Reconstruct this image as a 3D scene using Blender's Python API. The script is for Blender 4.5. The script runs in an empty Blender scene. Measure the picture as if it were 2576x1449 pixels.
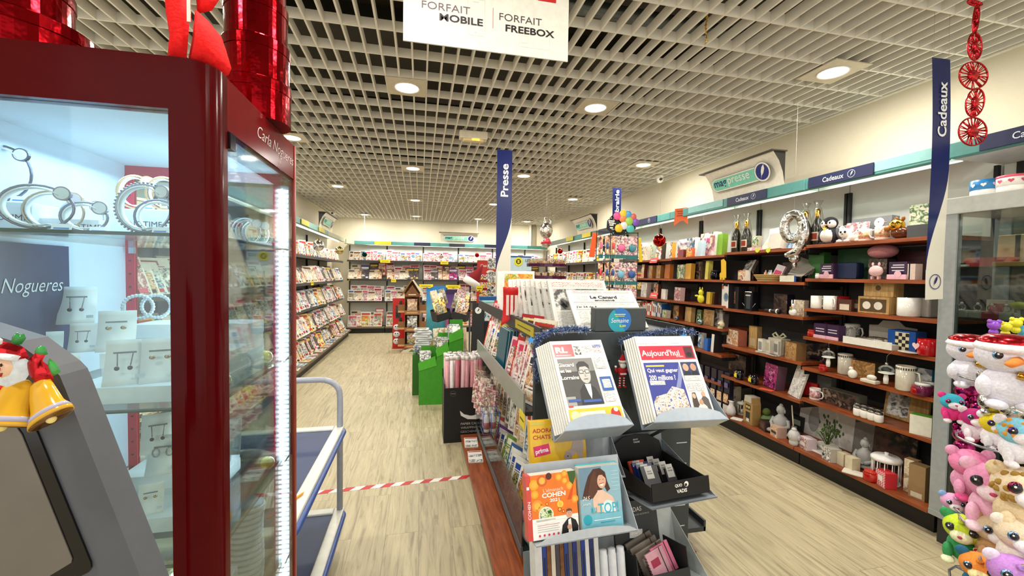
import bpy, bmesh, math, random
from mathutils import Matrix, Vector, Euler
random.seed(7)
SC = bpy.context.scene
COL = SC.collection
PI = math.pi
R = math.radians

# ------------------------------------------------------------------ camera
FPX = 1050.4719
AX = ((0.97677838, -0.0074338, -0.21412317), (-0.2137595, 0.0339227, -0.97629715), (0.01452124, 0.99939681, 0.03154592))
EYE = Vector((0, 0, 1.5))
cd = bpy.data.cameras.new('camera')
cam = bpy.data.objects.new('camera', cd)
COL.objects.link(cam)
cd.sensor_fit = 'HORIZONTAL'
cd.sensor_width = 36
cd.lens = FPX / 2576 * 36
cd.clip_start = 0.02
cam.matrix_world = Matrix(((AX[0][0], AX[0][1], AX[0][2], EYE[0]), (AX[1][0], AX[1][1], AX[1][2], EYE[1]), (AX[2][0], AX[2][1], AX[2][2], EYE[2]), (0, 0, 0, 1)))
SC.camera = cam

def at(x, y, X=None, Y=None, Z=None):
    """the point of the plane X=, Y= or Z= that a pixel of the photograph shows"""
    v = (x - 1288, -(y - 724.5), -FPX)
    d = Vector([sum(AX[i][k] * v[k] for k in range(3)) for i in range(3)])
    t = X / d[0] if X is not None else Y / d[1] if Y is not None else (Z - 1.5) / d[2]
    return EYE + d * t

# ------------------------------------------------------------------ world, exposure
SC.view_settings.view_transform = 'Standard'
SC.view_settings.look = 'None'
SC.view_settings.gamma = 1
SC.view_settings.use_curve_mapping = False
SC.view_settings.exposure = 0.08
w = bpy.data.worlds.new('world')
SC.world = w
w.use_nodes = True
w.node_tree.nodes['Background'].inputs[0].default_value = (1.0, 0.97, 0.92, 1)
w.node_tree.nodes['Background'].inputs[1].default_value = 1.35

def lamp(name, kind, loc, power, color=(1, 1, 1), size=0.2, size_y=None, rot=(0, 0, 0), spread=None):
    l = bpy.data.lights.new(name, kind)
    l.energy = power
    l.color = color
    if kind == 'AREA':
        if size_y:
            l.shape = 'RECTANGLE'; l.size = size; l.size_y = size_y
        else:
            l.shape = 'DISK'; l.size = size
        if spread: l.spread = spread
    o = bpy.data.objects.new(name, l)
    o.location = loc; o.rotation_euler = rot
    COL.objects.link(o)
    return o

DOWN = [(x, y) for x in (-0.11, 1.405) for y in (0.81, 3.28, 5.75, 8.22, 10.5)] + [(x, y) for x in (-1.32, 2.70) for y in (-0.1, 2.33, 4.78, 7.25, 10.6)]
CEIL = 2.9
for x, y in DOWN:
    lamp('downlight_lamp', 'AREA', (x, y, CEIL - 0.015), 21, (1.0, 0.95, 0.85), 0.17)
for yy in (2.25, 3.2, 4.1, 5.05, 6.0, 6.95, 7.9, 8.85, 9.8):
    lamp('fascia_tube_lamp', 'AREA', (3.06, yy, 2.222), 4.2, (1.0, 0.97, 0.90), 0.03, 0.8, (0, R(20), 0))
for yy in (3.2, 4.6, 6.0, 7.4, 8.8, 10.0):
    lamp('fascia_tube_lamp', 'AREA', (-1.82, yy, 2.222), 4.2, (1.0, 0.97, 0.88), 0.03, 1.2, (0, R(-14), 0))
for xx in (-0.9, 0.05, 0.97, 1.9, 2.8):
    lamp('fascia_tube_lamp', 'AREA', (xx, 11.0, 2.222), 4.0, (1.0, 0.97, 0.90), 0.8, 0.03, (R(14), 0, 0))
lamp('cabinet_fill', 'AREA', (3.1, 1.3, 1.85), 3.0, (1.0, 0.96, 0.88), 0.1, 0.7)  # unseen fill added inside the right glass cabinet to brighten its dark interior
# the showcase's own cold lamps
lamp('showcase_lamp', 'AREA', (-0.55, 1.05, 1.735), 2.3, (0.58, 0.80, 1.0), 0.34, 0.4)
lamp('showcase_strip_lamp', 'AREA', (-0.366, 1.255, 1.35), 2.2, (0.68, 0.86, 1.0), 0.75, 0.02, (0, R(90), R(45)))
lamp('showcase_strip_lamp', 'AREA', (-0.40, 0.835, 1.35), 1.6, (0.62, 0.83, 1.0), 0.75, 0.02, (0, R(90), R(-35)))

# ------------------------------------------------------------------ materials
MATS = {}
def lin(h):
    h = h.lstrip('#')
    o = []
    for i in (0, 2, 4):
        c = int(h[i:i + 2], 16) / 255
        o.append(c / 12.92 if c <= 0.04045 else ((c + 0.055) / 1.055) ** 2.4)
    return (*o, 1)

def newmat(name):
    m = bpy.data.materials.new(name)
    m.use_nodes = True
    nt = m.node_tree
    return m, nt, nt.nodes['Principled BSDF'], nt.nodes.new, nt.links.new

def paint(h, kind=''):
    m, nt, b, N, L = newmat('paint_' + h.strip('#') + kind)
    c = lin(h)
    r = {'': 0.5, 'w': 0.8, 'g': 0.12, 'c': 0.95, 'm': 0.25, 's': 0.3, 'k': 0.08, 'r': 0.16, 'p': 0.3}[kind]
    tc = N('ShaderNodeTexCoord'); no = N('ShaderNodeTexNoise'); cr = N('ShaderNodeValToRGB')
    no.inputs['Scale'].default_value = 160 if kind == 'c' else 35
    no.inputs['Detail'].default_value = 2
    L(tc.outputs['Object'], no.inputs['Vector'])
    L(no.outputs['Fac'], cr.inputs['Fac'])
    k = 0.13 if kind == 'c' else 0.015 if kind in ('w', 'p') else 0.07
    e = cr.color_ramp.elements
    e[0].position = 0.3; e[1].position = 0.7
    e[0].color = (*[v * (1 - k) for v in c[:3]], 1)
    e[1].color = (*[min(1, v * (1 + k * 0.6)) for v in c[:3]], 1)
    L(cr.outputs[0], b.inputs['Base Color'])
    b.inputs['Roughness'].default_value = r
    if kind == 'r': b.inputs['Specular IOR Level'].default_value = 0.12
    if kind in 'mk' and kind: b.inputs['Metallic'].default_value = 1 if kind == 'k' else 0.9
    if kind == 'c':
        bu = N('ShaderNodeBump'); bu.inputs['Strength'].default_value = 0.5; bu.inputs['Distance'].default_value = 0.003
        L(no.outputs['Fac'], bu.inputs['Height']); L(bu.outputs[0], b.inputs['Normal'])
    return m

def glow(h, s):
    m, nt, b, N, L = newmat('glow_' + h.strip('#'))
    b.inputs['Base Color'].default_value = lin(h)
    b.inputs['Emission Color'].default_value = lin(h)
    b.inputs['Emission Strength'].default_value = s
    return m

def clear(tint, fac, ior=1.45, rough=0.03, mul=0.7):
    m, nt, b, N, L = newmat('clear_' + tint.strip('#'))
    nt.nodes.remove(b)
    out = nt.nodes['Material Output']
    t = N('ShaderNodeBsdfTransparent'); t.inputs[0].default_value = lin(tint)
    g = N('ShaderNodeBsdfGlossy'); g.inputs['Roughness'].default_value = rough
    fr = N('ShaderNodeFresnel'); fr.inputs[0].default_value = ior
    ad = N('ShaderNodeMath'); ad.operation = 'MULTIPLY_ADD'; ad.inputs[1].default_value = mul; ad.inputs[2].default_value = fac
    mx = N('ShaderNodeMixShader')
    L(fr.outputs[0], ad.inputs[0]); L(ad.outputs[0], mx.inputs[0]); L(t.outputs[0], mx.inputs[1]); L(g.outputs[0], mx.inputs[2]); L(mx.outputs[0], out.inputs[0])
    return m

PAL = {
    'warm': ['3a1d18', 'b0604a', 'e0c8a6', 'c98e54', 'f0e6d6', '7c4434'],
    'pink': ['efe0dc', 'd8a0a4', '9a5660', 'f4ece4', '4b2f34', 'e6c0b0'],
    'cool': ['e9eff2', '6f9fc4', '27466b', 'cfe0e6', 'f5f7f2', '8b8fa8'],
    'grey': ['1a1a1a', '8d8d8a', 'efeeea', '4c4b49', 'c9c8c3', 'f6f5f0'],
    'food': ['f28a1c', 'e85a14', 'f7b23b', '7a9a2b', 'f9e2a8', 'c43b12'],
    'green': ['1f4a22', '7fa83a', 'e6ecd0', '3e6b2b', 'f4f2dc', 'c9b04a'],
    'dark': ['0c0b0b', '2a2322', '5a4036', '18161c', '8a7560', '201a24'],
    'yell': ['f7e03a', 'fdf6c0', 'e2a51a', '3a2d12', 'ffffff', 'd9382a'],
    'mix': ['a8483a', 'ece6da', '3a4e78', 'd8bc5a', '2b2826', '8fa89e', 'd8a8a0'],
    'cream': ['f4ead6', 'd9c6a2', 'efe2cc', 'a98c66', 'fbf7ee', 'c4a27e'],
    'rain': ['e23a6e', 'f29a1c', 'f7e23a', '4aab4e', '2a8ac4', '7a3a9a', 'f6f2ee'],
    'plum': ['3a0d2a', '8a1a5a', 'c43a8a', '2a0a1e', 'e07ab0', '5a1040'],
    'kraft': ['9a7444', 'b68a54', '8a6236', 'c79c66', 'a67c4a', '7a5630'],
    'word': ['f4f2ec', 'f4f2ec', 'c8c6c0', 'f4f2ec', '8a8884', 'f4f2ec'],
    'balls': ['3a4aa0', 'f6f2ea', 'c8b49a', 'fdfbf5', '8a5a3a', 'e9ddc8'],
}
def printed(p, scale):
    m, nt, b, N, L = newmat('print_%s_%d' % (p, scale))
    tc = N('ShaderNodeTexCoord'); oi = N('ShaderNodeObjectInfo'); mu = N('ShaderNodeMath'); mu.operation = 'MULTIPLY'; mu.inputs[1].default_value = 37.0
    ad = N('ShaderNodeVectorMath'); ad.operation = 'ADD'
    L(oi.outputs['Random'], mu.inputs[0]); L(tc.outputs['Object'], ad.inputs[0]); L(mu.outputs[0], ad.inputs[1])
    no = N('ShaderNodeTexNoise'); no.inputs['Scale'].default_value = scale * 0.6; no.inputs['Detail'].default_value = 6; no.inputs['Roughness'].default_value = 0.6; no.inputs['Distortion'].default_value = 0.15
    L(ad.outputs[0], no.inputs['Vector'])
    vo = N('ShaderNodeTexVoronoi'); vo.inputs['Scale'].default_value = scale * 0.8; L(ad.outputs[0], vo.inputs['Vector'])
    sp = N('ShaderNodeSeparateColor'); L(vo.outputs['Color'], sp.inputs[0])
    m1 = N('ShaderNodeMath'); m1.operation = 'MULTIPLY_ADD'; m1.inputs[1].default_value = 0.17; m1.inputs[2].default_value = -0.08; L(sp.outputs[0], m1.inputs[0])
    m2 = N('ShaderNodeMath'); m2.operation = 'ADD'; L(no.outputs['Fac'], m2.inputs[0]); L(m1.outputs[0], m2.inputs[1])
    cr = N('ShaderNodeValToRGB'); cr.color_ramp.interpolation = 'EASE'
    el = cr.color_ramp.elements
    pl = PAL[p]
    while len(el) < len(pl): el.new(0.5)
    for i, c in enumerate(pl):
        el[i].position = 0.33 + 0.34 * i / (len(pl) - 1)
        el[i].color = lin(c)
    L(m2.outputs[0], cr.inputs[0]); L(cr.outputs[0], b.inputs['Base Color'])
    b.inputs['Roughness'].default_value = 0.35
    return m

def words(bg, ink, sx, sz):
    """rows of tiny illegible print"""
    m, nt, b, N, L = newmat('columns_of_print_' + ink)
    tc = N('ShaderNodeTexCoord'); mp = N('ShaderNodeMapping'); br = N('ShaderNodeTexBrick')
    mp.inputs['Rotation'].default_value = (R(-90), 0, 0)
    L(tc.outputs['Object'], mp.inputs[0]); L(mp.outputs[0], br.inputs['Vector'])
    br.inputs['Color1'].default_value = lin(ink); br.inputs['Color2'].default_value = lin(bg); br.inputs['Mortar'].default_value = lin(bg)
    br.inputs['Scale'].default_value = 1; br.inputs['Brick Width'].default_value = sx; br.inputs['Row Height'].default_value = sz
    br.inputs['Mortar Size'].default_value = sz * 0.3; br.inputs['Bias'].default_value = -0.15; br.offset = 0.37; br.squash = 1
    L(br.outputs[0], b.inputs['Base Color']); b.inputs['Roughness'].default_value = 0.7
    return m

def pages():
    m, nt, b, N, L = newmat('page_edges')
    tc = N('ShaderNodeTexCoord'); wv = N('ShaderNodeTexWave'); cr = N('ShaderNodeValToRGB')
    wv.bands_direction = 'Y'; wv.inputs['Scale'].default_value = 260; wv.inputs['Distortion'].default_value = 0.6
    cr.color_ramp.elements[0].color = lin('a8a49a'); cr.color_ramp.elements[1].color = lin('f4f1e8')
    L(tc.outputs['Object'], wv.inputs[0]); L(wv.outputs['Fac'], cr.inputs[0]); L(cr.outputs[0], b.inputs['Base Color'])
    return m

def wood(name, c1, c2, rough=0.35, axis=(1, 12, 1), sc=6):
    m, nt, b, N, L = newmat(name)
    tc = N('ShaderNodeTexCoord'); mp = N('ShaderNodeMapping'); no = N('ShaderNodeTexNoise'); cr = N('ShaderNodeValToRGB')
    mp.inputs['Scale'].default_value = axis
    no.inputs['Scale'].default_value = sc; no.inputs['Detail'].default_value = 5; no.inputs['Distortion'].default_value = 0.4
    cr.color_ramp.elements[0].color = lin(c1); cr.color_ramp.elements[1].color = lin(c2)
    cr.color_ramp.elements[0].position = 0.35; cr.color_ramp.elements[1].position = 0.65
    L(tc.outputs['Object'], mp.inputs[0]); L(mp.outputs[0], no.inputs[0]); L(no.outputs['Fac'], cr.inputs[0]); L(cr.outputs[0], b.inputs['Base Color'])
    b.inputs['Roughness'].default_value = rough
    return m

def floor_mat():
    m, nt, b, N, L = newmat('floor_planks')
    tc = N('ShaderNodeTexCoord'); mp = N('ShaderNodeMapping'); mp.inputs['Rotation'].default_value = (0, 0, R(90))
    br = N('ShaderNodeTexBrick'); br.offset = 0.37
    br.inputs['Scale'].default_value = 1; br.inputs['Brick Width'].default_value = 1.22; br.inputs['Row Height'].default_value = 0.185
    br.inputs['Mortar Size'].default_value = 0.0012; br.inputs['Bias'].default_value = 0
    br.inputs['Color1'].default_value = (0.25, 0.25, 0.25, 1); br.inputs['Color2'].default_value = (0.75, 0.75, 0.75, 1); br.inputs['Mortar'].default_value = (0, 0, 0, 1)
    L(tc.outputs['Object'], mp.inputs[0]); L(mp.outputs[0], br.inputs['Vector'])
    # grain
    m2 = N('ShaderNodeMapping'); m2.inputs['Scale'].default_value = (1, 0.075, 1)
    ad = N('ShaderNodeVectorMath'); ad.operation = 'MULTIPLY_ADD'; ad.inputs[1].default_value = (1, 1, 1)
    sc = N('ShaderNodeVectorMath'); sc.operation = 'SCALE'; sc.inputs['Scale'].default_value = 5.0
    L(br.outputs['Color'], sc.inputs[0]); L(tc.outputs['Object'], ad.inputs[0]); L(sc.outputs[0], ad.inputs[2]); L(ad.outputs[0], m2.inputs[0])
    no = N('ShaderNodeTexNoise'); no.inputs['Scale'].default_value = 30; no.inputs['Detail'].default_value = 6; no.inputs['Distortion'].default_value = 1.2; no.inputs['Roughness'].default_value = 0.65
    L(m2.outputs[0], no.inputs[0])
    cr = N('ShaderNodeValToRGB'); e = cr.color_ramp.elements
    e[0].position = 0.33; e[0].color = lin('95876a'); e[1].position = 0.66; e[1].color = lin('c6b893')
    x = e.new(0.47); x.color = lin('b2a584')
    L(no.outputs['Fac'], cr.inputs[0])
    mx = N('ShaderNodeMix'); mx.data_type = 'RGBA'; mx.blend_type = 'MULTIPLY'; mx.inputs[0].default_value = 1
    r2 = N('ShaderNodeMapRange'); r2.inputs[3].default_value = 0.55; r2.inputs[4].default_value = 1.0
    r2.inputs[1].default_value = 0; r2.inputs[2].default_value = 0.24
    L(br.outputs['Color'], r2.inputs[0]); L(cr.outputs[0], mx.inputs[6]); L(r2.outputs[0], mx.inputs[7])
    L(mx.outputs[2], b.inputs['Base Color'])
    b.inputs['Roughness'].default_value = 0.42
    return m

def tinsel(name, a, c):
    m, nt, b, N, L = newmat(name)
    tc = N('ShaderNodeTexCoord'); vo = N('ShaderNodeTexVoronoi'); vo.inputs['Scale'].default_value = 180
    cr = N('ShaderNodeValToRGB'); cr.color_ramp.elements[0].color = lin(a); cr.color_ramp.elements[1].color = lin(c)
    L(tc.outputs['Object'], vo.inputs[0]); L(vo.outputs['Color'], cr.inputs[0]); L(cr.outputs[0], b.inputs['Base Color'])
    b.inputs['Metallic'].default_value = 0.85; b.inputs['Roughness'].default_value = 0.18
    return m

def foilmat(h, st=0.7, ro=0.12):
    m, nt, b, N, L = newmat('crinkled_foil_' + h)
    tc = N('ShaderNodeTexCoord'); no = N('ShaderNodeTexNoise'); no.inputs['Scale'].default_value = 22; no.inputs['Detail'].default_value = 3
    bu = N('ShaderNodeBump'); bu.inputs['Strength'].default_value = st; bu.inputs['Distance'].default_value = 0.02
    L(tc.outputs['Object'], no.inputs[0]); L(no.outputs['Fac'], bu.inputs['Height']); L(bu.outputs[0], b.inputs['Normal'])
    b.inputs['Base Color'].default_value = lin(h); b.inputs['Metallic'].default_value = 1; b.inputs['Roughness'].default_value = ro
    return m

def gradient(name, cols, h):
    m, nt, b, N, L = newmat(name)
    tc = N('ShaderNodeTexCoord'); sp = N('ShaderNodeSeparateXYZ'); dv = N('ShaderNodeMath'); dv.operation = 'DIVIDE'; dv.inputs[1].default_value = h
    no = N('ShaderNodeTexNoise'); no.inputs['Scale'].default_value = 5; m3 = N('ShaderNodeMath'); m3.operation = 'MULTIPLY_ADD'; m3.inputs[1].default_value = 0.2
    cr = N('ShaderNodeValToRGB'); el = cr.color_ramp.elements
    while len(el) < len(cols): el.new(0.5)
    for i, c in enumerate(cols):
        el[i].position = i / (len(cols) - 1); el[i].color = lin(c)
    L(tc.outputs['Object'], sp.inputs[0]); L(tc.outputs['Object'], no.inputs[0]); L(sp.outputs['Z'], dv.inputs[0]); L(no.outputs['Fac'], m3.inputs[0]); L(dv.outputs[0], m3.inputs[2]); L(m3.outputs[0], cr.inputs[0]); L(cr.outputs[0], b.inputs['Base Color'])
    b.inputs['Roughness'].default_value = 0.4
    return m

SPECIAL = {
    'glass': lambda: clear('f2faf8', 0.03), 'film': lambda: clear('f6f6f4', 0.03, 1.35, 0.15, 0.4), 'acrylic': lambda: clear('d4dad6', 0.06, 1.45, 0.08),
    'glassedge': lambda: paint('#12484a', 'g'), 'smoke': lambda: clear('cfd6d2', 0.05),
    'orange': lambda: wood('orange_wood_board', '7c3a1a', 'a05228', 0.38, (10, 1, 10), 5), 'floor': floor_mat, 'pages': pages,
    'kraftwood': lambda: wood('brown_cardboard', '6e4527', '8f5f38', 0.8, (2, 2, 2), 14), 'pine': lambda: wood('pale_wood', 'a88248', 'cba56a', 0.55, (8, 8, 1), 8),
    'barrier': lambda: None, 'lampdisc': lambda: glow('fff8ec', 12), 'tube': lambda: glow('fdfff6', 5), 'led': lambda: glow('e6f4ff', 16), 'amber': lambda: glow('ffb23a', 3),
    'tinselblue': lambda: tinsel('blue_tinsel', '16398f', 'c9dcf2'), 'tinselred': lambda: tinsel('red_tinsel', '8a0d14', 'e8303a'), 'sequin': lambda: tinsel('pink_sequins', '5a0a38', 'c4307a'),
    'silver': lambda: foilmat('d8d6d2'), 'redfoil': lambda: foilmat('8e0c14', 0.10, 0.16), 'goldfoil': lambda: foilmat('d9a63a'),
    'bodytext': lambda: words('f1efe9', '7d7b78', 0.012, 0.0045), 'bigtext': lambda: words('f1efe9', '454340', 0.03, 0.012), 'redtext': lambda: words('f1efe9', 'c8453c', 0.016, 0.007), 'whitetext': lambda: words('26262a', 'b8b8b4', 0.02, 0.008),
    'beach': lambda: gradient('beach_print', ['c8963a', '2a8f9a', '5fb4cf', '1f7fcf'], 1.3), 'sunset': lambda: gradient('violet_print', ['8a2438', 'b8324a', '7a5a96', '4a2a7a'], 1.2),
    'santafade': lambda: gradient('gold_enamel', ['b5790f', 'e8b93a', 'f5dc7a'], 0.09),
}
def mat(s):
    if s in MATS: return MATS[s]
    if s in SPECIAL: m = SPECIAL[s]()
    elif s[0] == '#':
        a = s.split(':'); m = paint(a[0], a[1] if len(a) > 1 else '')
    elif s[:2] == 'P:':
        a = s.split(':'); m = printed(a[1], float(a[2]))
    elif s[:2] == 'E:':
        a = s.split(':'); m = glow(a[1], float(a[2]))
    MATS[s] = m
    return m
# ------------------------------------------------------------------ mesh builder
TXT = {}
def text_geo(s, bold, shear):
    k = (s, bold, shear)
    if k not in TXT:
        c = bpy.data.curves.new('lettering', 'FONT')
        c.body = s; c.size = 1; c.offset = bold; c.resolution_u = 3; c.shear = shear
        o = bpy.data.objects.new('lettering', c)
        me = bpy.data.meshes.new_from_object(o)
        vs = [tuple(v.co) for v in me.vertices]; fs = [tuple(p.vertices) for p in me.polygons]
        xs = [v[0] for v in vs]; ys = [v[1] for v in vs]
        TXT[k] = (vs, fs, min(xs), max(xs), min(ys), max(ys))
        bpy.data.objects.remove(o); bpy.data.curves.remove(c); bpy.data.meshes.remove(me)
    return TXT[k]

class MB:
    def __init__(s):
        s.v = []; s.f = []; s.mi = []; s.sm = []; s.mats = []; s.M = Matrix()
    def at(s, loc=(0, 0, 0), rot=(0, 0, 0), scale=None):
        s.M = Matrix.Translation(loc) @ Euler(rot).to_matrix().to_4x4()
        if scale: s.M = s.M @ Matrix.Diagonal((*scale, 1))
        return s
    def add(s, vs, fs, m, smooth=False):
        if m not in s.mats: s.mats.append(m)
        k = s.mats.index(m); n = len(s.v)
        s.v += [tuple(s.M @ Vector(v)) for v in vs]
        for f in fs:
            s.f.append([i + n for i in f]); s.mi.append(k); s.sm.append(smooth)
        return s
    def box(s, c, d, m, bev=0, front=None):
        x, y, z = c; a, b, h = d[0] / 2, d[1] / 2, d[2] / 2
        if not bev:
            vs = [(x + i * a, y + j * b, z + k * h) for k in (-1, 1) for j in (-1, 1) for i in (-1, 1)]
            fs = [(0, 2, 3, 1), (4, 5, 7, 6), (2, 6, 7, 3), (0, 4, 6, 2), (1, 3, 7, 5)]
            s.add(vs, fs, m)
            s.add(vs, [(0, 1, 5, 4)], front or m)
            return s
        bm = bmesh.new(); bmesh.ops.create_cube(bm, size=1)
        for v in bm.verts: v.co = Vector((v.co.x * d[0], v.co.y * d[1], v.co.z * d[2]))
        bmesh.ops.bevel(bm, geom=bm.edges[:], offset=bev, segments=2, affect='EDGES', profile=0.5)
        vs = [(v.co.x + x, v.co.y + y, v.co.z + z) for v in bm.verts]
        fs = [[v.index for v in f.verts] for f in bm.faces]
        bm.free()
        return s.add(vs, fs, m)
    def span(s, x0, x1, y0, y1, z0, z1, m, bev=0, front=None):
        return s.box(((x0 + x1) / 2, (y0 + y1) / 2, (z0 + z1) / 2), (abs(x1 - x0), abs(y1 - y0), abs(z1 - z0)), m, bev, front)
    def quad(s, x0, x1, z0, z1, y, m):
        return s.add([(x0, y, z0), (x1, y, z0), (x1, y, z1), (x0, y, z1)], [(0, 1, 2, 3)], m)
    def lathe(s, prof, m, seg=20, c=(0, 0, 0), smooth=True):
        vs = []; fs = []
        for r, z in prof:
            for i in range(seg):
                a = 2 * PI * i / seg; vs.append((c[0] + r * math.cos(a), c[1] + r * math.sin(a), c[2] + z))
        for j in range(len(prof) - 1):
            for i in range(seg):
                k = (i + 1) % seg; fs.append((j * seg + i, j * seg + k, (j + 1) * seg + k, (j + 1) * seg + i))
        if prof[0][0] > 1e-4: fs.append(tuple(reversed(range(seg))))
        if prof[-1][0] > 1e-4: fs.append(tuple((len(prof) - 1) * seg + i for i in range(seg)))
        return s.add(vs, fs, m, smooth)
    def cyl(s, c, r, h, m, seg=20):
        return s.lathe([(r, 0), (r, h)], m, seg, c, False)
    def ell(s, c, r, m, u=16, v=10):
        if not hasattr(r, '__len__'): r = (r, r, r)
        vs = []; fs = []
        for j in range(v + 1):
            t = PI * j / v
            for i in range(u):
                a = 2 * PI * i / u
                vs.append((c[0] + r[0] * math.sin(t) * math.cos(a), c[1] + r[1] * math.sin(t) * math.sin(a), c[2] - r[2] * math.cos(t)))
        for j in range(v):
            for i in range(u):
                k = (i + 1) % u; fs.append((j * u + i, j * u + k, (j + 1) * u + k, (j + 1) * u + i))
        return s.add(vs, fs, m, True)
    def tube(s, pts, r, m, seg=8, closed=False):
        pts = [Vector(p) for p in pts]; n = len(pts); vs = []; fs = []
        rr = r if hasattr(r, '__len__') else [r] * n
        prev = None
        for i, p in enumerate(pts):
            t = (pts[(i + 1) % n] - pts[i - 1]) if closed else (pts[min(i + 1, n - 1)] - pts[max(i - 1, 0)])
            t.normalize()
            if prev is None:
                a = Vector((0, 0, 1)) if abs(t.z) < 0.9 else Vector((1, 0, 0))
                u = t.cross(a).normalized()
            else:
                u = (prev - t * prev.dot(t)).normalized()
            prev = u; w_ = t.cross(u)
            for k in range(seg):
                g = 2 * PI * k / seg
                vs.append(tuple(p + (u * math.cos(g) + w_ * math.sin(g)) * rr[i]))
        for i in range(n if closed else n - 1):
            j = (i + 1) % n
            for k in range(seg):
                l = (k + 1) % seg; fs.append((i * seg + k, i * seg + l, j * seg + l, j * seg + k))
        if not closed:
            fs.append(tuple(range(seg))[::-1]); fs.append(tuple((n - 1) * seg + k for k in range(seg)))
        return s.add(vs, fs, m, True)
    def prism(s, pts, y0, y1, m, side=None):
        n = len(pts)
        vs = [(x, y0, z) for x, z in pts] + [(x, y1, z) for x, z in pts]
        s.add(vs, [tuple(range(n)), tuple(range(2 * n - 1, n - 1, -1))], m)
        return s.add(vs, [(i, i + n, (i + 1) % n + n, (i + 1) % n) for i in range(n)], side or m)
    def disc(s, cx, cz, rx, y, m, rz=None, seg=20, a0=0):
        rz = rz or rx
        return s.add([(cx + rx * math.cos(2 * PI * i / seg + a0), y, cz + rz * math.sin(2 * PI * i / seg + a0)) for i in range(seg)], [tuple(range(seg))], m)
    def poly(s, pts, y, m):
        return s.add([(x, y, z) for x, z in pts], [tuple(range(len(pts)))], m)
    def text(s, t, cx, cz, w, h, y, m, bold=0.0, rot=0, shear=0):
        vs, fs, x0, x1, y0, y1 = text_geo(t, bold, shear)
        sx = w / (x1 - x0); sy = h / (y1 - y0) if h else sx
        c_, s_ = math.cos(rot), math.sin(rot)
        out = []
        for v in vs:
            a = (v[0] - (x0 + x1) / 2) * sx; b = (v[1] - (y0 + y1) / 2) * sy
            out.append((cx + a * c_ - b * s_, y, cz + a * s_ + b * c_))
        return s.add(out, fs, m)
    def mesh(s, name):
        me = bpy.data.meshes.new(name)
        me.from_pydata(s.v, [], s.f)
        for m in s.mats: me.materials.append(mat(m))
        me.polygons.foreach_set('material_index', s.mi)
        me.polygons.foreach_set('use_smooth', s.sm)
        me.update()
        return me
    def build(s, name, parent=None, label=None):
        o = bpy.data.objects.new(name, s.mesh(name))
        COL.objects.link(o)
        if parent: o.parent = parent
        if label: o['label'] = label
        return o

def tag(o, label, cat, group=None, kind=None):
    if label: o['label'] = label
    if cat: o['category'] = cat
    if group: o['group'] = group
    if kind: o['kind'] = kind
    return o
def thing(name, label, cat, loc=(0, 0, 0), rot=(0, 0, 0), group=None):
    o = bpy.data.objects.new(name, None)
    o.empty_display_size = 0.05
    COL.objects.link(o); o.location = loc; o.rotation_euler = rot if hasattr(rot, '__len__') else (0, 0, rot)
    return tag(o, label, cat, group)
def solo(name, mb, label, cat, loc=(0, 0, 0), rot=(0, 0, 0), group=None, kind=None):
    o = mb.build(name) if isinstance(mb, MB) else bpy.data.objects.new(name, mb)
    if not isinstance(mb, MB): COL.objects.link(o)
    o.location = loc; o.rotation_euler = rot if hasattr(rot, '__len__') else (0, 0, rot)
    return tag(o, label, cat, group, kind)
def structure(name, mb, loc=(0, 0, 0)):
    o = mb.build(name); o.location = loc; o['kind'] = 'structure'
    return o
def dup(root, loc, rot=None, label=None, group=None, scale=None):
    r = root.copy(); COL.objects.link(r); r.location = loc
    if rot is not None: r.rotation_euler = rot if hasattr(rot, '__len__') else (0, 0, rot)
    if label: r['label'] = label
    if group: r['group'] = group
    if scale: r.scale = scale if hasattr(scale, '__len__') else (scale,) * 3
    for ch in list(root.children):
        c = ch.copy(); COL.objects.link(c); c.parent = r
        for g in list(ch.children):
            d = g.copy(); COL.objects.link(d); d.parent = c
    return r
ONES = ['', 'first', 'second', 'third', 'fourth', 'fifth', 'sixth', 'seventh', 'eighth', 'ninth', 'tenth', 'eleventh', 'twelfth', 'thirteenth', 'fourteenth', 'fifteenth', 'sixteenth', 'seventeenth', 'eighteenth', 'nineteenth']
TENS = ['', '', 'twent', 'thirt', 'fort', 'fift', 'sixt', 'sevent', 'eight', 'ninet']
def nth(n):
    if n < 20: return ONES[n]
    t, u = divmod(n, 10)
    return TENS[t] + ('ieth' if u == 0 else 'y-' + ONES[u])
# ------------------------------------------------------------------ the room
XL, XR, YB, YF = -2.18, 3.46, 11.35, -1.6
structure('floor', MB().span(-3.6, 4.2, -3.5, YB + 0.1, -0.05, 0, 'floor'))
structure('wall_left', MB().span(XL - 0.1, XL, YF, YB + 0.1, 0, 3.5, '#ddd5bf:w'))
structure('wall_right', MB().span(XR, XR + 0.1, YF, YB + 0.1, 0, 3.5, '#ddd5bf:w'))
structure('wall_back', MB().span(XL, XR, YB, YB + 0.1, 0, 3.5, '#ddd5bf:w'))
m = MB().span(XL, XR, YF, YB, 3.42, 3.5, '#2e281c')
for i in range(7): m.span(XL, XR, -0.6 + i * 1.9, -0.5 + i * 1.9, 3.3, 3.42, '#2a2820')
m.span(XL, XR, YF, YF + 0.05, CEIL, 3.5, '#ddd5bf:w')
structure('ceiling', m)
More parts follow.
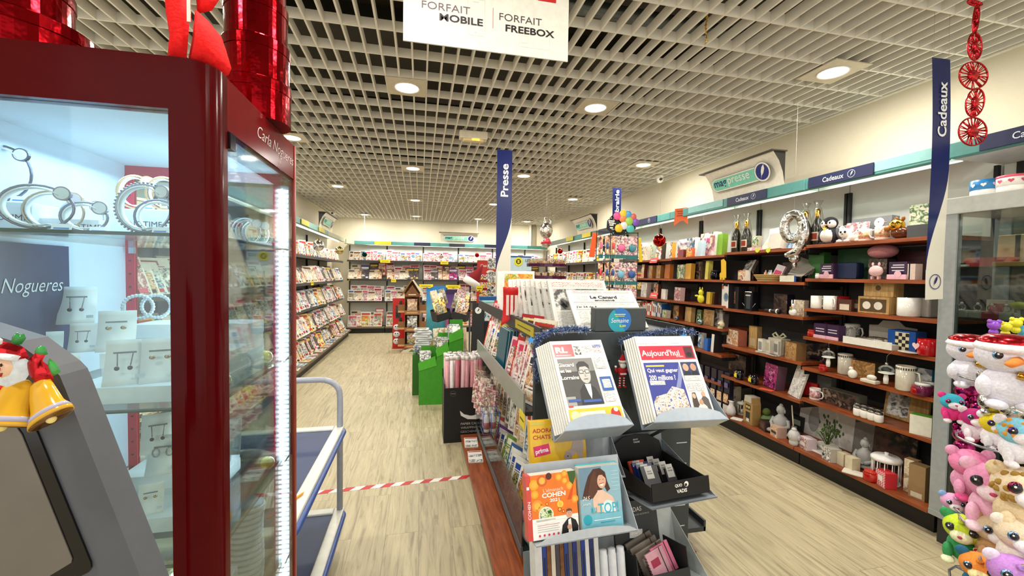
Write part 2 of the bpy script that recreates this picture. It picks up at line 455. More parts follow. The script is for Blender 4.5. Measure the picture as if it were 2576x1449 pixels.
# open white louvre grid
m = MB()
PX, PY, SH = 0.0962, 0.2886, 0.058
k = 0
x = -0.255 - 20 * PX
while x < XR - 0.02:
    if x > XL + 0.02: m.span(x - 0.0055, x + 0.0055, YF, YB - 0.06, CEIL, CEIL + SH, '#f3efe4:w')
    x += PX
y = 3.28 - 0.1443 - 16 * PY
while y < YB - 0.05:
    if y > YF: m.span(XL + 0.03, XR - 0.03, y - 0.0055, y + 0.0055, CEIL + 0.001, CEIL + SH - 0.001, '#f3efe4:w')
    y += PY
m.span(XL, XR, YB - 0.06, YB - 0.03, CEIL - 0.004, CEIL + SH, '#ece7d8')
m.span(XL, XL + 0.03, YF, YB - 0.03, CEIL - 0.004, CEIL + SH, '#ece7d8')
m.span(XR - 0.03, XR, YF, YB - 0.03, CEIL - 0.004, CEIL + SH, '#ece7d8')
structure('ceiling', m)
structure('trim_1', MB().span(2.93, 2.99, YB - 0.12, YB, 2.3, CEIL, '#e9e2cd'))
structure('trim_2', MB().span(3.02, 3.14, YB - 0.06, YB, 2.3, CEIL, '#8f8770'))
# ducts above the grid
m = MB().tube([(XL, 2.45, 3.2), (XR, 2.62, 3.2)], 0.05, '#8e9aa0:m', 10).tube([(XL, 4.6, 3.25), (XR, 4.6, 3.25)], 0.07, '#4a4436', 10)
solo('ventilation_pipe', m, 'grey metal pipes running above the open white grid ceiling', 'pipe')

# downlights
def downlight():
    t = thing('downlight', '', 'ceiling light', (0, 0, 0), 0, 'ceiling downlights')
    MB().span(-0.145, 0.145, -0.145, 0.145, 0, 0.006, '#d9cfb8').build('plate', t)
    MB().lathe([(0.083, -0.001), (0.088, -0.006), (0.095, -0.006), (0.097, 0.0)], '#efe9da', 28).build('ring', t)
    MB().lathe([(0.0, -0.0025), (0.083, -0.0025)], 'lampdisc', 28).build('lamp_disc', t)
    return t
d0 = None
for i, (x, y) in enumerate(sorted(DOWN, key=lambda p: (p[0], p[1]))):
    col = {-1.32: 'leftmost row', -0.11: 'row above the left aisle', 1.405: 'row above the magazine gondola', 2.70: 'row beside the right wall'}[x]
    n = sum(1 for q in DOWN if q[0] == x and q[1] <= y)
    lab = 'round recessed downlight, %s in the %s' % (nth(n) + ' from the front', col)
    if d0 is None:
        d0 = downlight(); d0.location = (x, y, CEIL - 0.008); d0['label'] = lab
    else: dup(d0, (x, y, CEIL - 0.008), None, lab)

# emergency light
p = at(1190, 397, Y=4.1)
t = thing('emergency_light', 'white emergency light box glowing amber below the grid ceiling', 'emergency light', (p.x, 4.1, 2.80))
MB().box((0, 0, 0.045), (0.27, 0.1, 0.075), '#e6ddc6', 0.008).build('housing', t)
MB().box((0, -0.01, -0.002), (0.2, 0.06, 0.025), '#f2d7a0:s', 0.008).box((0.02, -0.042, 0.0), (0.07, 0.008, 0.014), 'amber').build('lens', t)
for s_ in (-0.1, 0.1): MB().tube([(s_, 0, 0.08), (s_, 0, 0.11)], 0.004, '#cfc9ba').build('bracket', t)
# cameras
for px, py, lab, dx in ((1660, 446, 'white dome security camera on the ceiling near the right wall', 0), (838, 541, 'small white security camera in the far left ceiling corner', 0)):
    if px == 1660: q = (3.2, at(1660, 446, X=3.2).y, 2.80)
    else: q = (-1.95, at(838, 541, X=-1.95).y, 2.80)
    t = thing('security_camera', lab, 'camera', q)
    MB().lathe([(0.05, 0.1), (0.05, 0.07), (0.03, 0.05)], '#e9e5da').build('mount', t)
    MB().ell((0, 0, 0.035), 0.045, '#e9e5da:s').build('body', t)
    MB().at((-0.012, -0.035, 0.03), (R(80), 0, 0)).cyl((0, 0, 0), 0.018, 0.02, '#1a1a1c:g').build('lens', t)

# ------------------------------------------------------------------ wall fixtures
TEAL, TEAL2 = '#4f8f8a', '#8fc4c2'
def feather(m, cx, cz, r, y, col, ring=True):
    if ring:
        n = 24
        vs = [(cx + q * math.cos(2 * PI * i / n), y, cz + q * math.sin(2 * PI * i / n)) for q in (r, r * 0.9) for i in range(n)]
        m.add(vs, [(i, (i + 1) % n, (i + 1) % n + n, i + n) for i in range(n)], col)
    q = r * 0.72
    m.poly([(cx - 0.45 * q, cz - 0.95 * q), (cx - 0.2 * q, cz - 0.5 * q), (cx + 0.15 * q, cz - 0.2 * q), (cx + 0.5 * q, cz + 0.4 * q), (cx + 0.5 * q, cz + q), (cx + 0.1 * q, cz + 0.7 * q), (cx - 0.2 * q, cz + 0.1 * q), (cx - 0.28 * q, cz - 0.5 * q)], y - 0.0002, col)

RXF = 3.0     # front plane of the gift shelving
UY = [1.84, 2.75, 3.66, 4.57, 5.48]
USH = [[1.77, 1.505, 1.27, 1.045, 0.80, 0.55], [1.755, 1.475, 1.195, 0.83, 0.52], [1.735, 1.48, 1.215, 0.98, 0.71, 0.42], [1.725, 1.48, 1.215, 0.98, 0.71, 0.42]]
UN = ['nearest to the glass showcase', 'second from the glass showcase', 'third from the glass showcase', 'farthest, behind the baby-goods spinner']
for i in range(4):
    y0, y1 = UY[i] + 0.004, UY[i + 1] - 0.004
    L_ = y1 - y0
    t = thing('gift_shelving_unit', 'grey wall shelving unit with orange-brown wooden shelves, %s' % UN[i], 'shelving', (RXF, (y0 + y1) / 2, 0))
    h = L_ / 2
    MB().span(0.40, 0.44, -h, h, 0, 1.76, '#3e4043').build('back_panel', t)
    MB().span(0.40, 0.44, -h, h, 1.76, 2.276, '#e4e6e0:p').build('header_panel', t, 'white upper back panel')
    for s in (-1, 1):
        MB().span(0.375, 0.40, s * h - s * 0.02, s * h, 0, 2.2, '#17181a').build('upright', t)
    for z in USH[i]:
        mm = MB().span(-0.012, 0.38, -h, h, z - 0.024, z, 'orange')
        sh = mm.build('shelf', t, 'orange-brown wooden shelf')
        MB().span(0.0, 0.36, -h + 0.01, -h + 0.014, z - 0.06, z - 0.025, '#1a1b1d').build('bracket', sh)
        MB().span(0.0, 0.36, h - 0.014, h - 0.01, z - 0.06, z - 0.025, '#1a1b1d').build('bracket', sh)
    MB().span(-0.06, 0.40, -h, h, 0.125, 0.15, 'orange').build('base_shelf', t, 'orange-brown wooden base shelf')
    MB().span(0.0, 0.40, -h, h, 0, 0.125, '#0d0d0e').build('plinth', t)
    MB().span(0.0, 0.44, -h, h, 2.276, 2.288, '#c9ccc4').span(0.09, 0.10, -h, h, 2.2, 2.276, '#c9ccc4').build('top_panel', t)
    f = MB().span(-0.045, 0.0, -h - 0.003, h + 0.003, 2.2, 2.29, TEAL, 0.006).build('fascia', t, 'teal fascia band')
    if i in (0, 2): MB().span(-0.047, -0.045, -h, -0.02 if i == 0 else 0.1, 2.222, 2.288, TEAL2).build('fascia_insert', f, 'pale turquoise strip')
    MB().span(0.02, 0.04, -h + 0.05, h - 0.05, 2.24, 2.26, 'tube').build('tube_light', t)
# continuing fascia to the right of the post
t = thing('gift_shelving_unit', 'white-backed wall unit behind the right glass showcase', 'shelving', (RXF, 0.9, 0))
MB().span(0.40, 0.44, -0.93, 0.93, 0, 2.2, '#e4e6e0:p').build('back_panel', t)
MB().span(-0.045, 0.0, -0.93, 0.93, 2.2, 2.29, TEAL, 0.006).build('fascia', t, 'teal fascia band')
MB().span(0.0, 0.44, -0.93, 0.93, 2.2, 2.212, '#c9ccc4').build('top_panel', t)
MB().span(0.385, 0.40, 0.84, 0.87, 0, 2.2, '#17181a').span(0.385, 0.40, 0.0, 0.03, 0, 2.2, '#17181a').build('upright', t)

# category signs on the fascia
def fascia_sign(txt, label, loc, rot, L_=0.5, col='#141d4a', tcol='#d5dae4', fe=True):
    t = thing('category_sign', label, 'sign', loc, rot)
    MB().span(-L_ / 2, L_ / 2, -0.008, 0.0, -0.041, 0.041, col, 0.002).build('panel', t)
    m = MB()
    if txt: m.text(txt, -0.04 if fe else 0, 0, 0.16 if fe else L_ * 0.7, 0.036, -0.0095, tcol, 0.012)
    if fe: feather(m, 0.095, 0.0, 0.027, -0.0095, tcol)
    m.build('lettering', t)
RR = R(-90)
for (a, b, lab) in ((2197, 2033, 'dark blue Cadeaux sign on the teal band right of the large lightbox sign'), (1930, 1830, 'dark blue Cadeaux sign directly below the large lightbox sign')):
    ya, yb = at(a, 460, X=2.95).y, at(b, 500, X=2.95).y
    fascia_sign('Cadeaux', lab, (2.952, (ya + yb) / 2, 2.245), RR, abs(yb - ya))
fascia_sign('Cadeaux', 'dark blue Cadeaux sign at the right edge, below the red garland', (2.952, at(2465, 370, X=2.95).y - 0.25, 2.245), RR, 0.5)
fascia_sign('', 'dark blue sign on the band behind the balloon cut-out', (2.952, at(1624, 560, X=2.95).y, 2.245), RR, 0.55)
fascia_sign('', 'dark sign on the band below the far right lightbox sign', (2.952, at(1522, 580, X=2.95).y, 2.245), RR, 0.5, fe=False)
for px, lab in ((1475, 'yellow sign on the right wall band, under the far lightbox'), (1433, 'small yellow sign at the far end of the right wall band')):
    fascia_sign('', lab, (2.952, at(px, 600, X=2.95).y, 2.245), RR, 0.4, '#c9b92e', fe=False)

# lightbox signs
def lightbox(label, loc, rot, W=1.0, word=True):
    t = thing('lightbox_sign', label, 'illuminated sign', loc, rot, 'magazine shop lightbox signs')
    pr = [(-0.0, 0.0), (-0.02, 0.1), (-0.06, 0.19), (-0.12, 0.265)]
    vs = [(s * W / 2, y, z) for s in (-1, 1) for y, z in pr]
    MB().add(vs, [(i, i + 4, i + 5, i + 1) for i in range(3)], '#efeadb:s', True).build('curved_panel', t)
    MB().add([(s * W / 2, y, z) for s in (-1, 1) for y, z in pr + [(0.0, 0.265)]], [(0, 1, 2, 3, 4), (5, 9, 8, 7, 6)], '#1d1c1b').build('side_cheek', t)
    MB().span(-W / 2 - 0.05, W / 2 + 0.02, -0.15, 0.0, 0.266, 0.276, '#3b352c').build('top_cap', t)
    m = MB()
    m.M = Matrix.Translation((0, -0.02, 0.02)) @ Matrix.Rotation(R(19), 4, 'X')
    def rrect(cx, cz, w_, h_, y, c):
        r = h_ / 2; pts = []
        for i in range(9): a = -PI / 2 + PI * i / 8; pts.append((cx + w_ / 2 - r + r * math.cos(a), cz + r * math.sin(a)))
        for i in range(9): a = PI / 2 + PI * i / 8; pts.append((cx - w_ / 2 + r + r * math.cos(a), cz + r * math.sin(a)))
        m.poly(pts, y, c)
    rrect(-0.03, 0.12, W * 0.80, 0.135, -0.010, '#14503c'); rrect(-0.03, 0.12, W * 0.795, 0.129, -0.0105, '#efeadb'); rrect(-0.03, 0.12, W * 0.76, 0.105, -0.011, '#7fd3bc')
    m.disc(W * 0.31, 0.125, 0.088, -0.0112, '#2a2a30'); m.disc(W * 0.31, 0.125, 0.085, -0.0114, '#f2efe4'); m.disc(W * 0.31, 0.125, 0.070, -0.0118, '#1c2c7a')
    feather(m, W * 0.31, 0.125, 0.085, -0.0122, '#f2efe4', False)
    m.text('mag', -0.29 * W, 0.115, 0.17, 0.075, -0.012, '#15406a', 0.02)
    if word: m.text('presse', -0.015 * W, 0.118, 0.27, 0.075, -0.012, '#f4f2e8', 0.0)
    m.build('logo', t)
lightbox('large cream magpresse lightbox sign above the gift shelves', (2.965, 3.38, 2.292), RR, 0.86)
lightbox('smaller-looking lightbox sign far down the right wall, left of the balloons', (2.965, 7.2, 2.292), RR, 0.9)
lightbox('lightbox sign above the racks on the back wall', (0.98, 10.99, 2.292), 0, 0.95)
lightbox('lightbox sign seen edge-on at the far end of the left wall', (-1.765, 8.45, 2.292), R(90), 0.95)

# magazine wall racks
def wall_rack(label, W, loc, rot, tiers, base_d, fasc=TEAL, deep=0.40, back='#9b9a92', shelfcol='#4a4b48'):
    t = thing('magazine_rack', label, 'magazine rack', loc, rot)
    h = W / 2 - 0.003
    MB().span(-h, h, deep - 0.03, deep, 0, tiers[0], back).build('back_panel', t)
    MB().span(-h, h, deep - 0.03, deep, tiers[0], 2.276, '#e4e6e0:p').build('header_panel', t, 'white upper back panel')
    MB().span(-h, -h + 0.022, deep - 0.06, deep - 0.03, 0, 2.2, '#141516').build('upright', t)
    for z in tiers:
        MB().span(-h, h, 0.03, deep - 0.03, z - 0.015, z, shelfcol).span(-h, h, 0.022, 0.03, z - 0.03, z + 0.015, shelfcol).build('shelf', t)
    MB().span(-h, h, -base_d, deep - 0.03, 0.12, 0.145, '#6a5a48').build('base_shelf', t)
    MB().span(-h, h, -base_d + 0.06, deep - 0.03, 0, 0.12, '#0d0d0e').build('plinth', t)
    MB().span(-h - 0.003, h + 0.003, -0.03, 0.012, 2.2, 2.29, fasc, 0.006).build('fascia', t, 'teal fascia band')
    MB().span(-h, h, 0.012, deep, 2.276, 2.288, '#c9ccc4').span(-h, h, 0.10, 0.11, 2.2, 2.276, '#c9ccc4').build('top_panel', t)
    MB().span(-h + 0.05, h - 0.05, 0.02, 0.04, 2.24, 2.26, 'tube').build('tube_light', t)
for i in range(9):
    y = 2.55 + 0.93 * i
    wall_rack('grey magazine rack on the left wall, %s from the front' % nth(i + 1), 0.93, (-1.76, y, 0), R(90), [1.75, 1.31, 0.89, 0.50], 0.16, '#6d9690' if i < 7 else '#a9ad94')
structure('trim_3', MB().prism([(-1.80, 10.56), (-1.73, 10.56), (-1.73, 10.75), (-1.55, 10.99), (-1.62, 11.02), (-1.80, 10.80)], 0, 0.09, '#b9b79b'))
bpy.data.objects['trim_3'].matrix_world = Matrix(((1, 0, 0, 0), (0, 0, 1, 0), (0, 1, 0, 2.2), (0, 0, 0, 1)))
XB = [-1.78, -0.86, 0.06, 0.98, 1.90, 2.82]
for i in range(5):
    w_ = 0.91
    wall_rack('dark magazine rack on the back wall, %s from the left' % nth(i + 1), w_, (-0.865 - 0.46 + 0.92 * i, 10.95, 0), 0, [1.80, 1.33, 0.78], 0.14, TEAL, 0.38, '#d9dbd2', '#2e2c2a')
wall_rack('narrow dark rack in the right corner of the back wall', 0.55, (3.09, 10.95, 0), 0, [1.80, 1.33, 0.78], 0.0, '#35685f', 0.38, '#d9dbd2', '#2e2c2a')
for i in range(5):
    y = 5.95 + 0.93 * i
    wall_rack('pale rack on the right wall beyond the gift shelves, %s from the front' % nth(i + 1), 0.93, (3.0, y, 0), RR, [1.75, 1.31, 0.89, 0.50], 0.06, TEAL if i < 3 else '#7c8f84')
def back_sign(px, lab, c, L_=0.4): fascia_sign('', lab, (at(px, 615, Y=10.91).x, 10.915, 2.245), 0, L_, c, fe=False)
back_sign(963, 'yellow sign on the back wall band above the leftmost rack', '#c9b92e')
back_sign(1062, 'dark sign on the back wall band, left of the lightbox', '#1b1f3a')
back_sign(1150, 'dark sign on the back wall band directly under the lightbox', '#2a2c3c')
back_sign(1238, 'dark sign on the back wall band beside the hanging banner', '#1b1f3a')
for y, lab in ((6.9, 'yellow sign on the left wall band, nearest'), (8.0, 'faded yellow sign on the left wall band, farther')):
    fascia_sign('', lab, (-1.722, y, 2.245), R(90), 0.42, '#b9ad4a', fe=False)
# orange pennant on the band
m = MB().prism([(-0.075, 0.0), (0.075, 0.0), (0.085, -0.19), (0.03, -0.145), (-0.01, -0.15), (-0.085, -0.2)], 0, 0.002, '#f0703a').quad(-0.05, 0.05, -0.04, -0.03, -0.001, '#9a3a12').quad(-0.04, 0.05, -0.065, -0.055, -0.001, '#9a3a12').quad(-0.05, 0.03, -0.09, -0.08, -0.001, '#9a3a12')
solo('paper_pennant', m, 'orange swallow-tailed paper pennant taped to the teal band', 'pennant', (2.945, at(1712, 540, X=2.94).y, 2.30), (0, 0, R(-62)))

# ------------------------------------------------------------------ hanging banners
def banner(word, label, loc, W, H, rot=0, mark=True):
    t = thing('hanging_banner', label, 'banner', loc, rot)
    n = 24
    def wob(z): return -0.008 * math.sin(-z / H * 5)
    def edge(z):     # x of the blue / white boundary
        u = -z / H
        if u < 0.45: return W / 2
        if u > 0.88: return -W / 2 - 0.001
        q = (u - 0.45) / 0.43
        return W / 2 - W * (q * q * (3 - 2 * q))
    for nm, c, f in (('blue_field', '#13205e', lambda z: (-W / 2, edge(z))), ('white_field', '#e9e4d4', lambda z: (edge(z), W / 2))):
        vs = []; fs = []
        zs = [-H * i / n for i in range(n + 1)]
        if c == '#13205e': zs = [z for z in zs if z >= -H * 0.89]
        else: zs = [z for z in zs if z <= -H * 0.44]
        for z in zs:
            a, b = f(z)
            a = max(a, -W / 2)
            vs += [(a, wob(z), z), (b if b > a else a, wob(z), z)]
        for i in range(len(zs) - 1):
            if vs[2 * i + 1][0] - vs[2 * i][0] > 1e-4 or vs[2 * i + 3][0] - vs[2 * i + 2][0] > 1e-4:
                fs.append((2 * i, 2 * i + 2, 2 * i + 3, 2 * i + 1))
        o = MB().add(vs, fs, c + ':p').build(nm, t)
        md = o.modifiers.new('thickness', 'SOLIDIFY'); md.thickness = 0.0012
    z0 = -0.205 * H - 0.035
    MB().text(word, 0, -H * 0.21 if word != 'Librairie' else -0.2, H * (0.225 if len(word) < 8 else 0.29), W * 0.5, -0.0105, '#eef0f4', 0.02, PI / 2).build('lettering', t)
    if mark:
        m = MB(); feather(m, 0, -H * 0.925, W * 0.33, wob(-H * 0.925) - 0.004, '#2f2a72'); m.build('feather_mark', t)
    top = CEIL + 0.05 - loc[2]
    MB().tube([(-W * 0.42, 0, -0.01), (-W * 0.42, 0, top)], 0.0008, '#9a958a', 4).tube([(W * 0.42, 0, -0.01), (W * 0.42, 0, top)], 0.0008, '#9a958a', 4).build('hanging_wire', t)
p = at(2368, 147, Z=2.67); banner('Cadeaux', 'tall blue and white Cadeaux banner hanging beside the red garland', (p.x, p.y, 2.67), 0.124, 1.27, (0, R(-1.8), 0))
p = at(1270, 377, Z=2.62); banner('Presse', 'tall blue and white Presse banner hanging above the newspapers', (p.x, p.y, 2.62), 0.138, 1.3)
p = at(1552, 473, Z=2.62); banner('Librairie', 'blue Librairie banner half hidden behind the balloon cut-out', (p.x, p.y, 2.62), 0.115, 1.2, mark=False)

# hanging telecom sign
p = at(1014, 106, Y=1.7); q = at(1427.7, 152.7, Y=1.7)
W_ = q.x - p.x
t = thing('hanging_sign', 'white rectangular sign about mobile and box plans hanging from the ceiling', 'sign', ((p.x + q.x) / 2, 1.7, (p.z + q.z) / 2))
MB().span(-W_ / 2, W_ / 2, -0.003, 0.003, 0, 0.40, '#e7e5da').build('board', t)
def sx(px): return -W_ / 2 + (px - 1014) / 413.7 * W_
k = W_ / 413.7
m = MB()
m.text('FORFAIT', sx(1115), 91 * k, 116 * k, 17.5 * k, -0.0045, '#6b5a60', -0.004)
m.text('MOBILE', sx(1152), 67 * k, 106 * k, 17.5 * k, -0.0045, '#2a1c2a', 0.022)
m.text('FORFAIT', sx(1301), 89 * k, 110 * k, 17.5 * k, -0.0045, '#4a4048', -0.004)
m.text('FREEBOX', sx(1326), 63 * k, 128 * k, 17.5 * k, -0.0045, '#1a1018', 0.022)
m.quad(sx(1230) - 0.0008, sx(1230) + 0.0008, 57 * k, 107 * k, -0.0045, '#b8454a')
m.quad(sx(1345), sx(1393), 143 * k, 175 * k, -0.0045, '#c81e20')
m.build('lettering', t)
m = MB()
def frame(m, x0, x1, z0, z1, w_, y, c):
    m.quad(x0, x1, z0, z0 + w_, y, c); m.quad(x0, x1, z1 - w_, z1, y, c); m.quad(x0, x0 + w_, z0 + w_, z1 - w_, y, c); m.quad(x1 - w_, x1, z0 + w_, z1 - w_, y, c)
frame(m, sx(1167), sx(1210), 34 * k, 122 * k, 0.0015, -0.0035, '#c9c8c0'); m.disc(sx(1187), 42 * k, 0.004, -0.0035, '#c9c8c0')
m.quad(sx(1180), sx(1195), 114 * k, 116 * k, -0.0035, '#c9c8c0')
frame(m, sx(1297), sx(1378), 22 * k, 60 * k, 0.0012, -0.0035, '#cfcec6'); frame(m, sx(1303), sx(1320), 32 * k, 50 * k, 0.001, -0.0036, '#cfcec6')
m.build('pictogram', t)
MB().tube([(-W_ * 0.4, 0, 0.4), (-W_ * 0.4, 0, CEIL + 0.03 - p.z)], 0.001, '#9a958a', 4).tube([(W_ * 0.4, 0, 0.4), (W_ * 0.4, 0, CEIL + 0.03 - p.z)], 0.001, '#9a958a', 4).build('hanging_wire', t)

# red garland of open discs
t = thing('hanging_garland', 'garland of glittery red openwork paper discs hanging at the right', 'garland', (2.29, 1.35, 0))
rnd = random.Random(3)
def rosette(cx, cz, rx, rz, tilt):
    m = MB(); n = 30
    m.at((0, 0, 0), (0, 0, 0))
    ring = [(cx + rx * math.cos(2 * PI * i / n), 0.0, cz + rz * math.sin(2 * PI * i / n)) for i in range(n)]
    ca, sa = math.cos(tilt), math.sin(tilt)
    rot = lambda p: (cx + (p[0] - cx) * ca - (p[2] - cz) * sa, p[1], cz + (p[0] - cx) * sa + (p[2] - cz) * ca)
    m.tube([rot(p) for p in ring], 0.0035, 'tinselred', 5, True)
    m.ell((cx, 0, cz), (rx * 0.42, 0.008, rz * 0.42), 'tinselred', 12, 8)
    for i in range(34):
        a = 2 * PI * i / 34 + rnd.uniform(-.05, .05); b = a + rnd.uniform(-.15, .15)
        m.tube([rot((cx + rx * 0.3 * math.cos(a), rnd.uniform(-.006, .006), cz + rz * 0.3 * math.sin(a))), rot((cx + rx * math.cos(b), 0, cz + rz * math.sin(b)))], rnd.uniform(0.0016, 0.0034), 'tinselred', 4)
    return m
G = [(2452, 8, 24, 6, 0), (2455, 47, 9, 36, -0.1), (2452, 117, 23, 33, 0.0), (2449, 190, 47, 33, 0.16), (2453, 258, 28, 37, -0.5), (2447, 331, 47, 34, 0.12)]
prev = None
for (gx, gy, a, b, ti) in G:
    q = at(gx, gy, Y=1.35); s = 1.82 / 1050
    rosette(q.x - 2.29, q.z, a * s, b * s, ti).build('paper_disc', t)
    if prev is None: MB().tube([(q.x - 2.29, 0, q.z), (q.x - 2.29, 0, CEIL)], 0.001, '#8a1018', 4).build('thread', t)
    prev = q
# tinsel strand
m = MB(); p = at(1777, 60, Y=2.0)
pts = [(0.004 * math.sin(i), 0, CEIL + 0.03 - p.z - i * 0.02) for i in range(int((CEIL + 0.03 - at(1777, 125, Y=2.0).z) / 0.02))]
m.tube(pts, 0.003, 'goldfoil', 6)
for i in range(60):
    q = pts[rnd.randrange(len(pts))]; a = rnd.uniform(0, 6.28)
    m.tube([q, (q[0] + 0.008 * math.cos(a), 0.008 * math.sin(a), q[2] - 0.004)], 0.0012, 'goldfoil', 3)
solo('tinsel_strand', m, 'short golden string hanging from the grid ceiling', 'decoration', (p.x, 2.0, p.z))
# floor tape
a, b = at(745, 1245, Z=0), at(1172, 1200, Z=0)
L_ = (b - a).length; ang = math.atan2(b.y - a.y, b.x - a.x); n = 17
m = MB(); w_ = 0.024
for i in range(n):
    x0, x1 = L_ * i / n, L_ * (i + 1) / n; s = 0.02
    m.add([(x0, -w_, 0), (x1, -w_, 0), (x1 + s * 2, w_, 0), (x0 + s * 2, w_, 0), (x0, -w_, 0.0012), (x1, -w_, 0.0012), (x1 + s * 2, w_, 0.0012), (x0 + s * 2, w_, 0.0012)], [(4, 5, 6, 7), (0, 1, 5, 4), (2, 3, 7, 6), (0, 4, 7, 3), (1, 2, 6, 5), (3, 2, 1, 0)], '#c22a30' if i % 2 == 0 else '#efece4')
solo('floor_tape', m, 'red and white striped distance tape stuck across the aisle floor', 'tape', (a.x, a.y, 0.0002), ang)
# ------------------------------------------------------------------ red jewellery showcase
CX0, CX1, CY0, CY1, CZ1 = -0.76, -0.345, 0.80, 1.29, 1.85
t = thing('jewellery_showcase', 'tall dark red glass jewellery showcase lit from inside, at the left', 'showcase', ((CX0 + CX1) / 2, (CY0 + CY1) / 2, 0))
def wm(root):
    m = MB(); m.M = Matrix.Translation(-Vector(root.location)); return m
RED, RED2 = '#4c0206:r', '#70060e:r'
# rounded corner post
pts = []
for i in range(25):
    a = -PI / 2 + PI / 2 * i / 24
    pts.append((CX1 - 0.045 + 0.045 * math.cos(a), CY0 + 0.045 + 0.045 * math.sin(a)))
pts += [(CX1, CY0 + 0.062), (CX1 - 0.05, CY0 + 0.062), (CX1 - 0.062, CY0 + 0.03), (CX1 - 0.062, CY0)]
def vprism(m, pts, z0, z1, c, smooth=False):
    n = len(pts)
    m.add([(x, y, z0) for x, y in pts] + [(x, y, z1) for x, y in pts], [tuple(range(n))[::-1], tuple(range(n, 2 * n))], c)
    return m.add([(x, y, z0) for x, y in pts] + [(x, y, z1) for x, y in pts], [(i, (i + 1) % n, (i + 1) % n + n, i + n) for i in range(n)], c, smooth)
vprism(wm(t), pts, 0, CZ1, RED).build('corner_post', t)
wm(t).span(CX0, CX1 - 0.062, CY0 + 0.0005, CY0 + 0.03, 1.765, CZ1, RED).build('front_cornice', t)
wm(t).span(CX1 - 0.02, CX1 - 0.002, CY0 + 0.062, CY1, 1.757, CZ1, RED2).build('side_cornice', t)
m = wm(t); m.M = m.M @ Matrix.Translation((CX1 - 0.0012, 1.12, 1.80)) @ Matrix.Rotation(R(90), 4, 'Z')
m.text('Carla Nogueres', 0.02, 0, 0.26, 0.034, 0, '#eadfe0', -0.01, 0, 0.35)
m.build('lettering', t)
wm(t).span(CX0, CX0 + 0.03, CY0, CY0 + 0.03, 0, CZ1, RED).build('corner_post', t)
wm(t).span(CX1 - 0.012, CX1, CY1 - 0.012, CY1, 0, CZ1, '#8a2a1a:s').build('corner_post', t)
wm(t).span(CX0 + 0.03, CX1 - 0.02, CY0 + 0.03, CY1 - 0.012, CZ1 - 0.01, CZ1 - 0.001, RED).build('top_panel', t)
wm(t).span(CX0 + 0.01, CX1 - 0.02, CY0 + 0.03, CY1 - 0.01, 1.768, 1.775, '#d3dfea:w').build('ceiling_panel', t, 'white inner ceiling')
wm(t).span(CX0, CX0 + 0.012, CY0 + 0.03, CY1, 0, 1.768, '#cbd9e8:p').build('side_panel', t, 'white inner side wall')
PK = '#c81e44'
m = wm(t).span(CX0 + 0.012, CX1 - 0.03, CY1 - 0.014, CY1 - 0.004, 1.742, 1.768, PK)
m.build('back_rail', t, 'pinkish red top rail')
for x in (CX0 + 0.012, CX1 - 0.054):
    m = wm(t).span(x, x + 0.020, CY1 - 0.016, CY1 - 0.004, 0.3, 1.742, PK)
    for i in range(36): m.span(x + 0.007, x + 0.013, CY1 - 0.0166, CY1 - 0.016, 0.5 + 0.034 * i, 0.504 + 0.034 * i, '#4a0614')
    m.build('slotted_upright', t, 'pinkish red slotted upright')
wm(t).span(CX0 + 0.03, CX1 - 0.062, CY0 + 0.012, CY0 + 0.016, 0.3, 1.765, 'glass').build('front_glass', t)
wm(t).span(CX1 - 0.008, CX1 - 0.004, CY0 + 0.062, CY1 - 0.012, 0.3, 1.757, 'glass').build('side_glass', t)
wm(t).span(CX0 + 0.032, CX1 - 0.036, CY1 - 0.012, CY1 - 0.008, 0.3, 1.742, 'glass').build('back_glass', t)
wm(t).span(CX0, CX1, CY0 + 0.02, CY1, 0, 0.3, RED).build('base', t)
SHZ = (1.563, 1.262, 0.985, 0.70)
for z in SHZ:
    sh = wm(t).span(CX0 + 0.014, CX1 - 0.014, CY0 + 0.025, CY1 - 0.02, z - 0.006, z, 'glass').build('glass_shelf', t)
    wm(t).span(CX0 + 0.014, CX1 - 0.012, CY0 + 0.0235, CY0 + 0.025, z - 0.006, z, 'glassedge').span(CX1 - 0.014, CX1 - 0.0125, CY0 + 0.025, CY1 - 0.02, z - 0.006, z, 'glassedge').build('polished_edge', sh)
    wm(t).box((CX1 - 0.03, CY1 - 0.021, z - 0.014), (0.012, 0.008, 0.016), '#b9c4d2:m').box((CX0 + 0.03, CY1 - 0.021, z - 0.014), (0.012, 0.008, 0.016), '#b9c4d2:m').build('shelf_clip', sh)
m = wm(t).span(CX1 - 0.033, CX1 - 0.012, CY1 - 0.024, CY1 - 0.018, 0.55, 1.735, '#d8dee4')
for i in range(88): m.span(CX1 - 0.031, CX1 - 0.014, CY1 - 0.027, CY1 - 0.024, 0.56 + 0.0133 * i, 0.5665 + 0.0133 * i, 'led')
m.build('light_strip', t, 'bright vertical strip of white lamps')
wm(t).box((CX1 - 0.006, CY0 + 0.075, 1.738), (0.02, 0.022, 0.03), '#1a1416:g').build('lock', t)

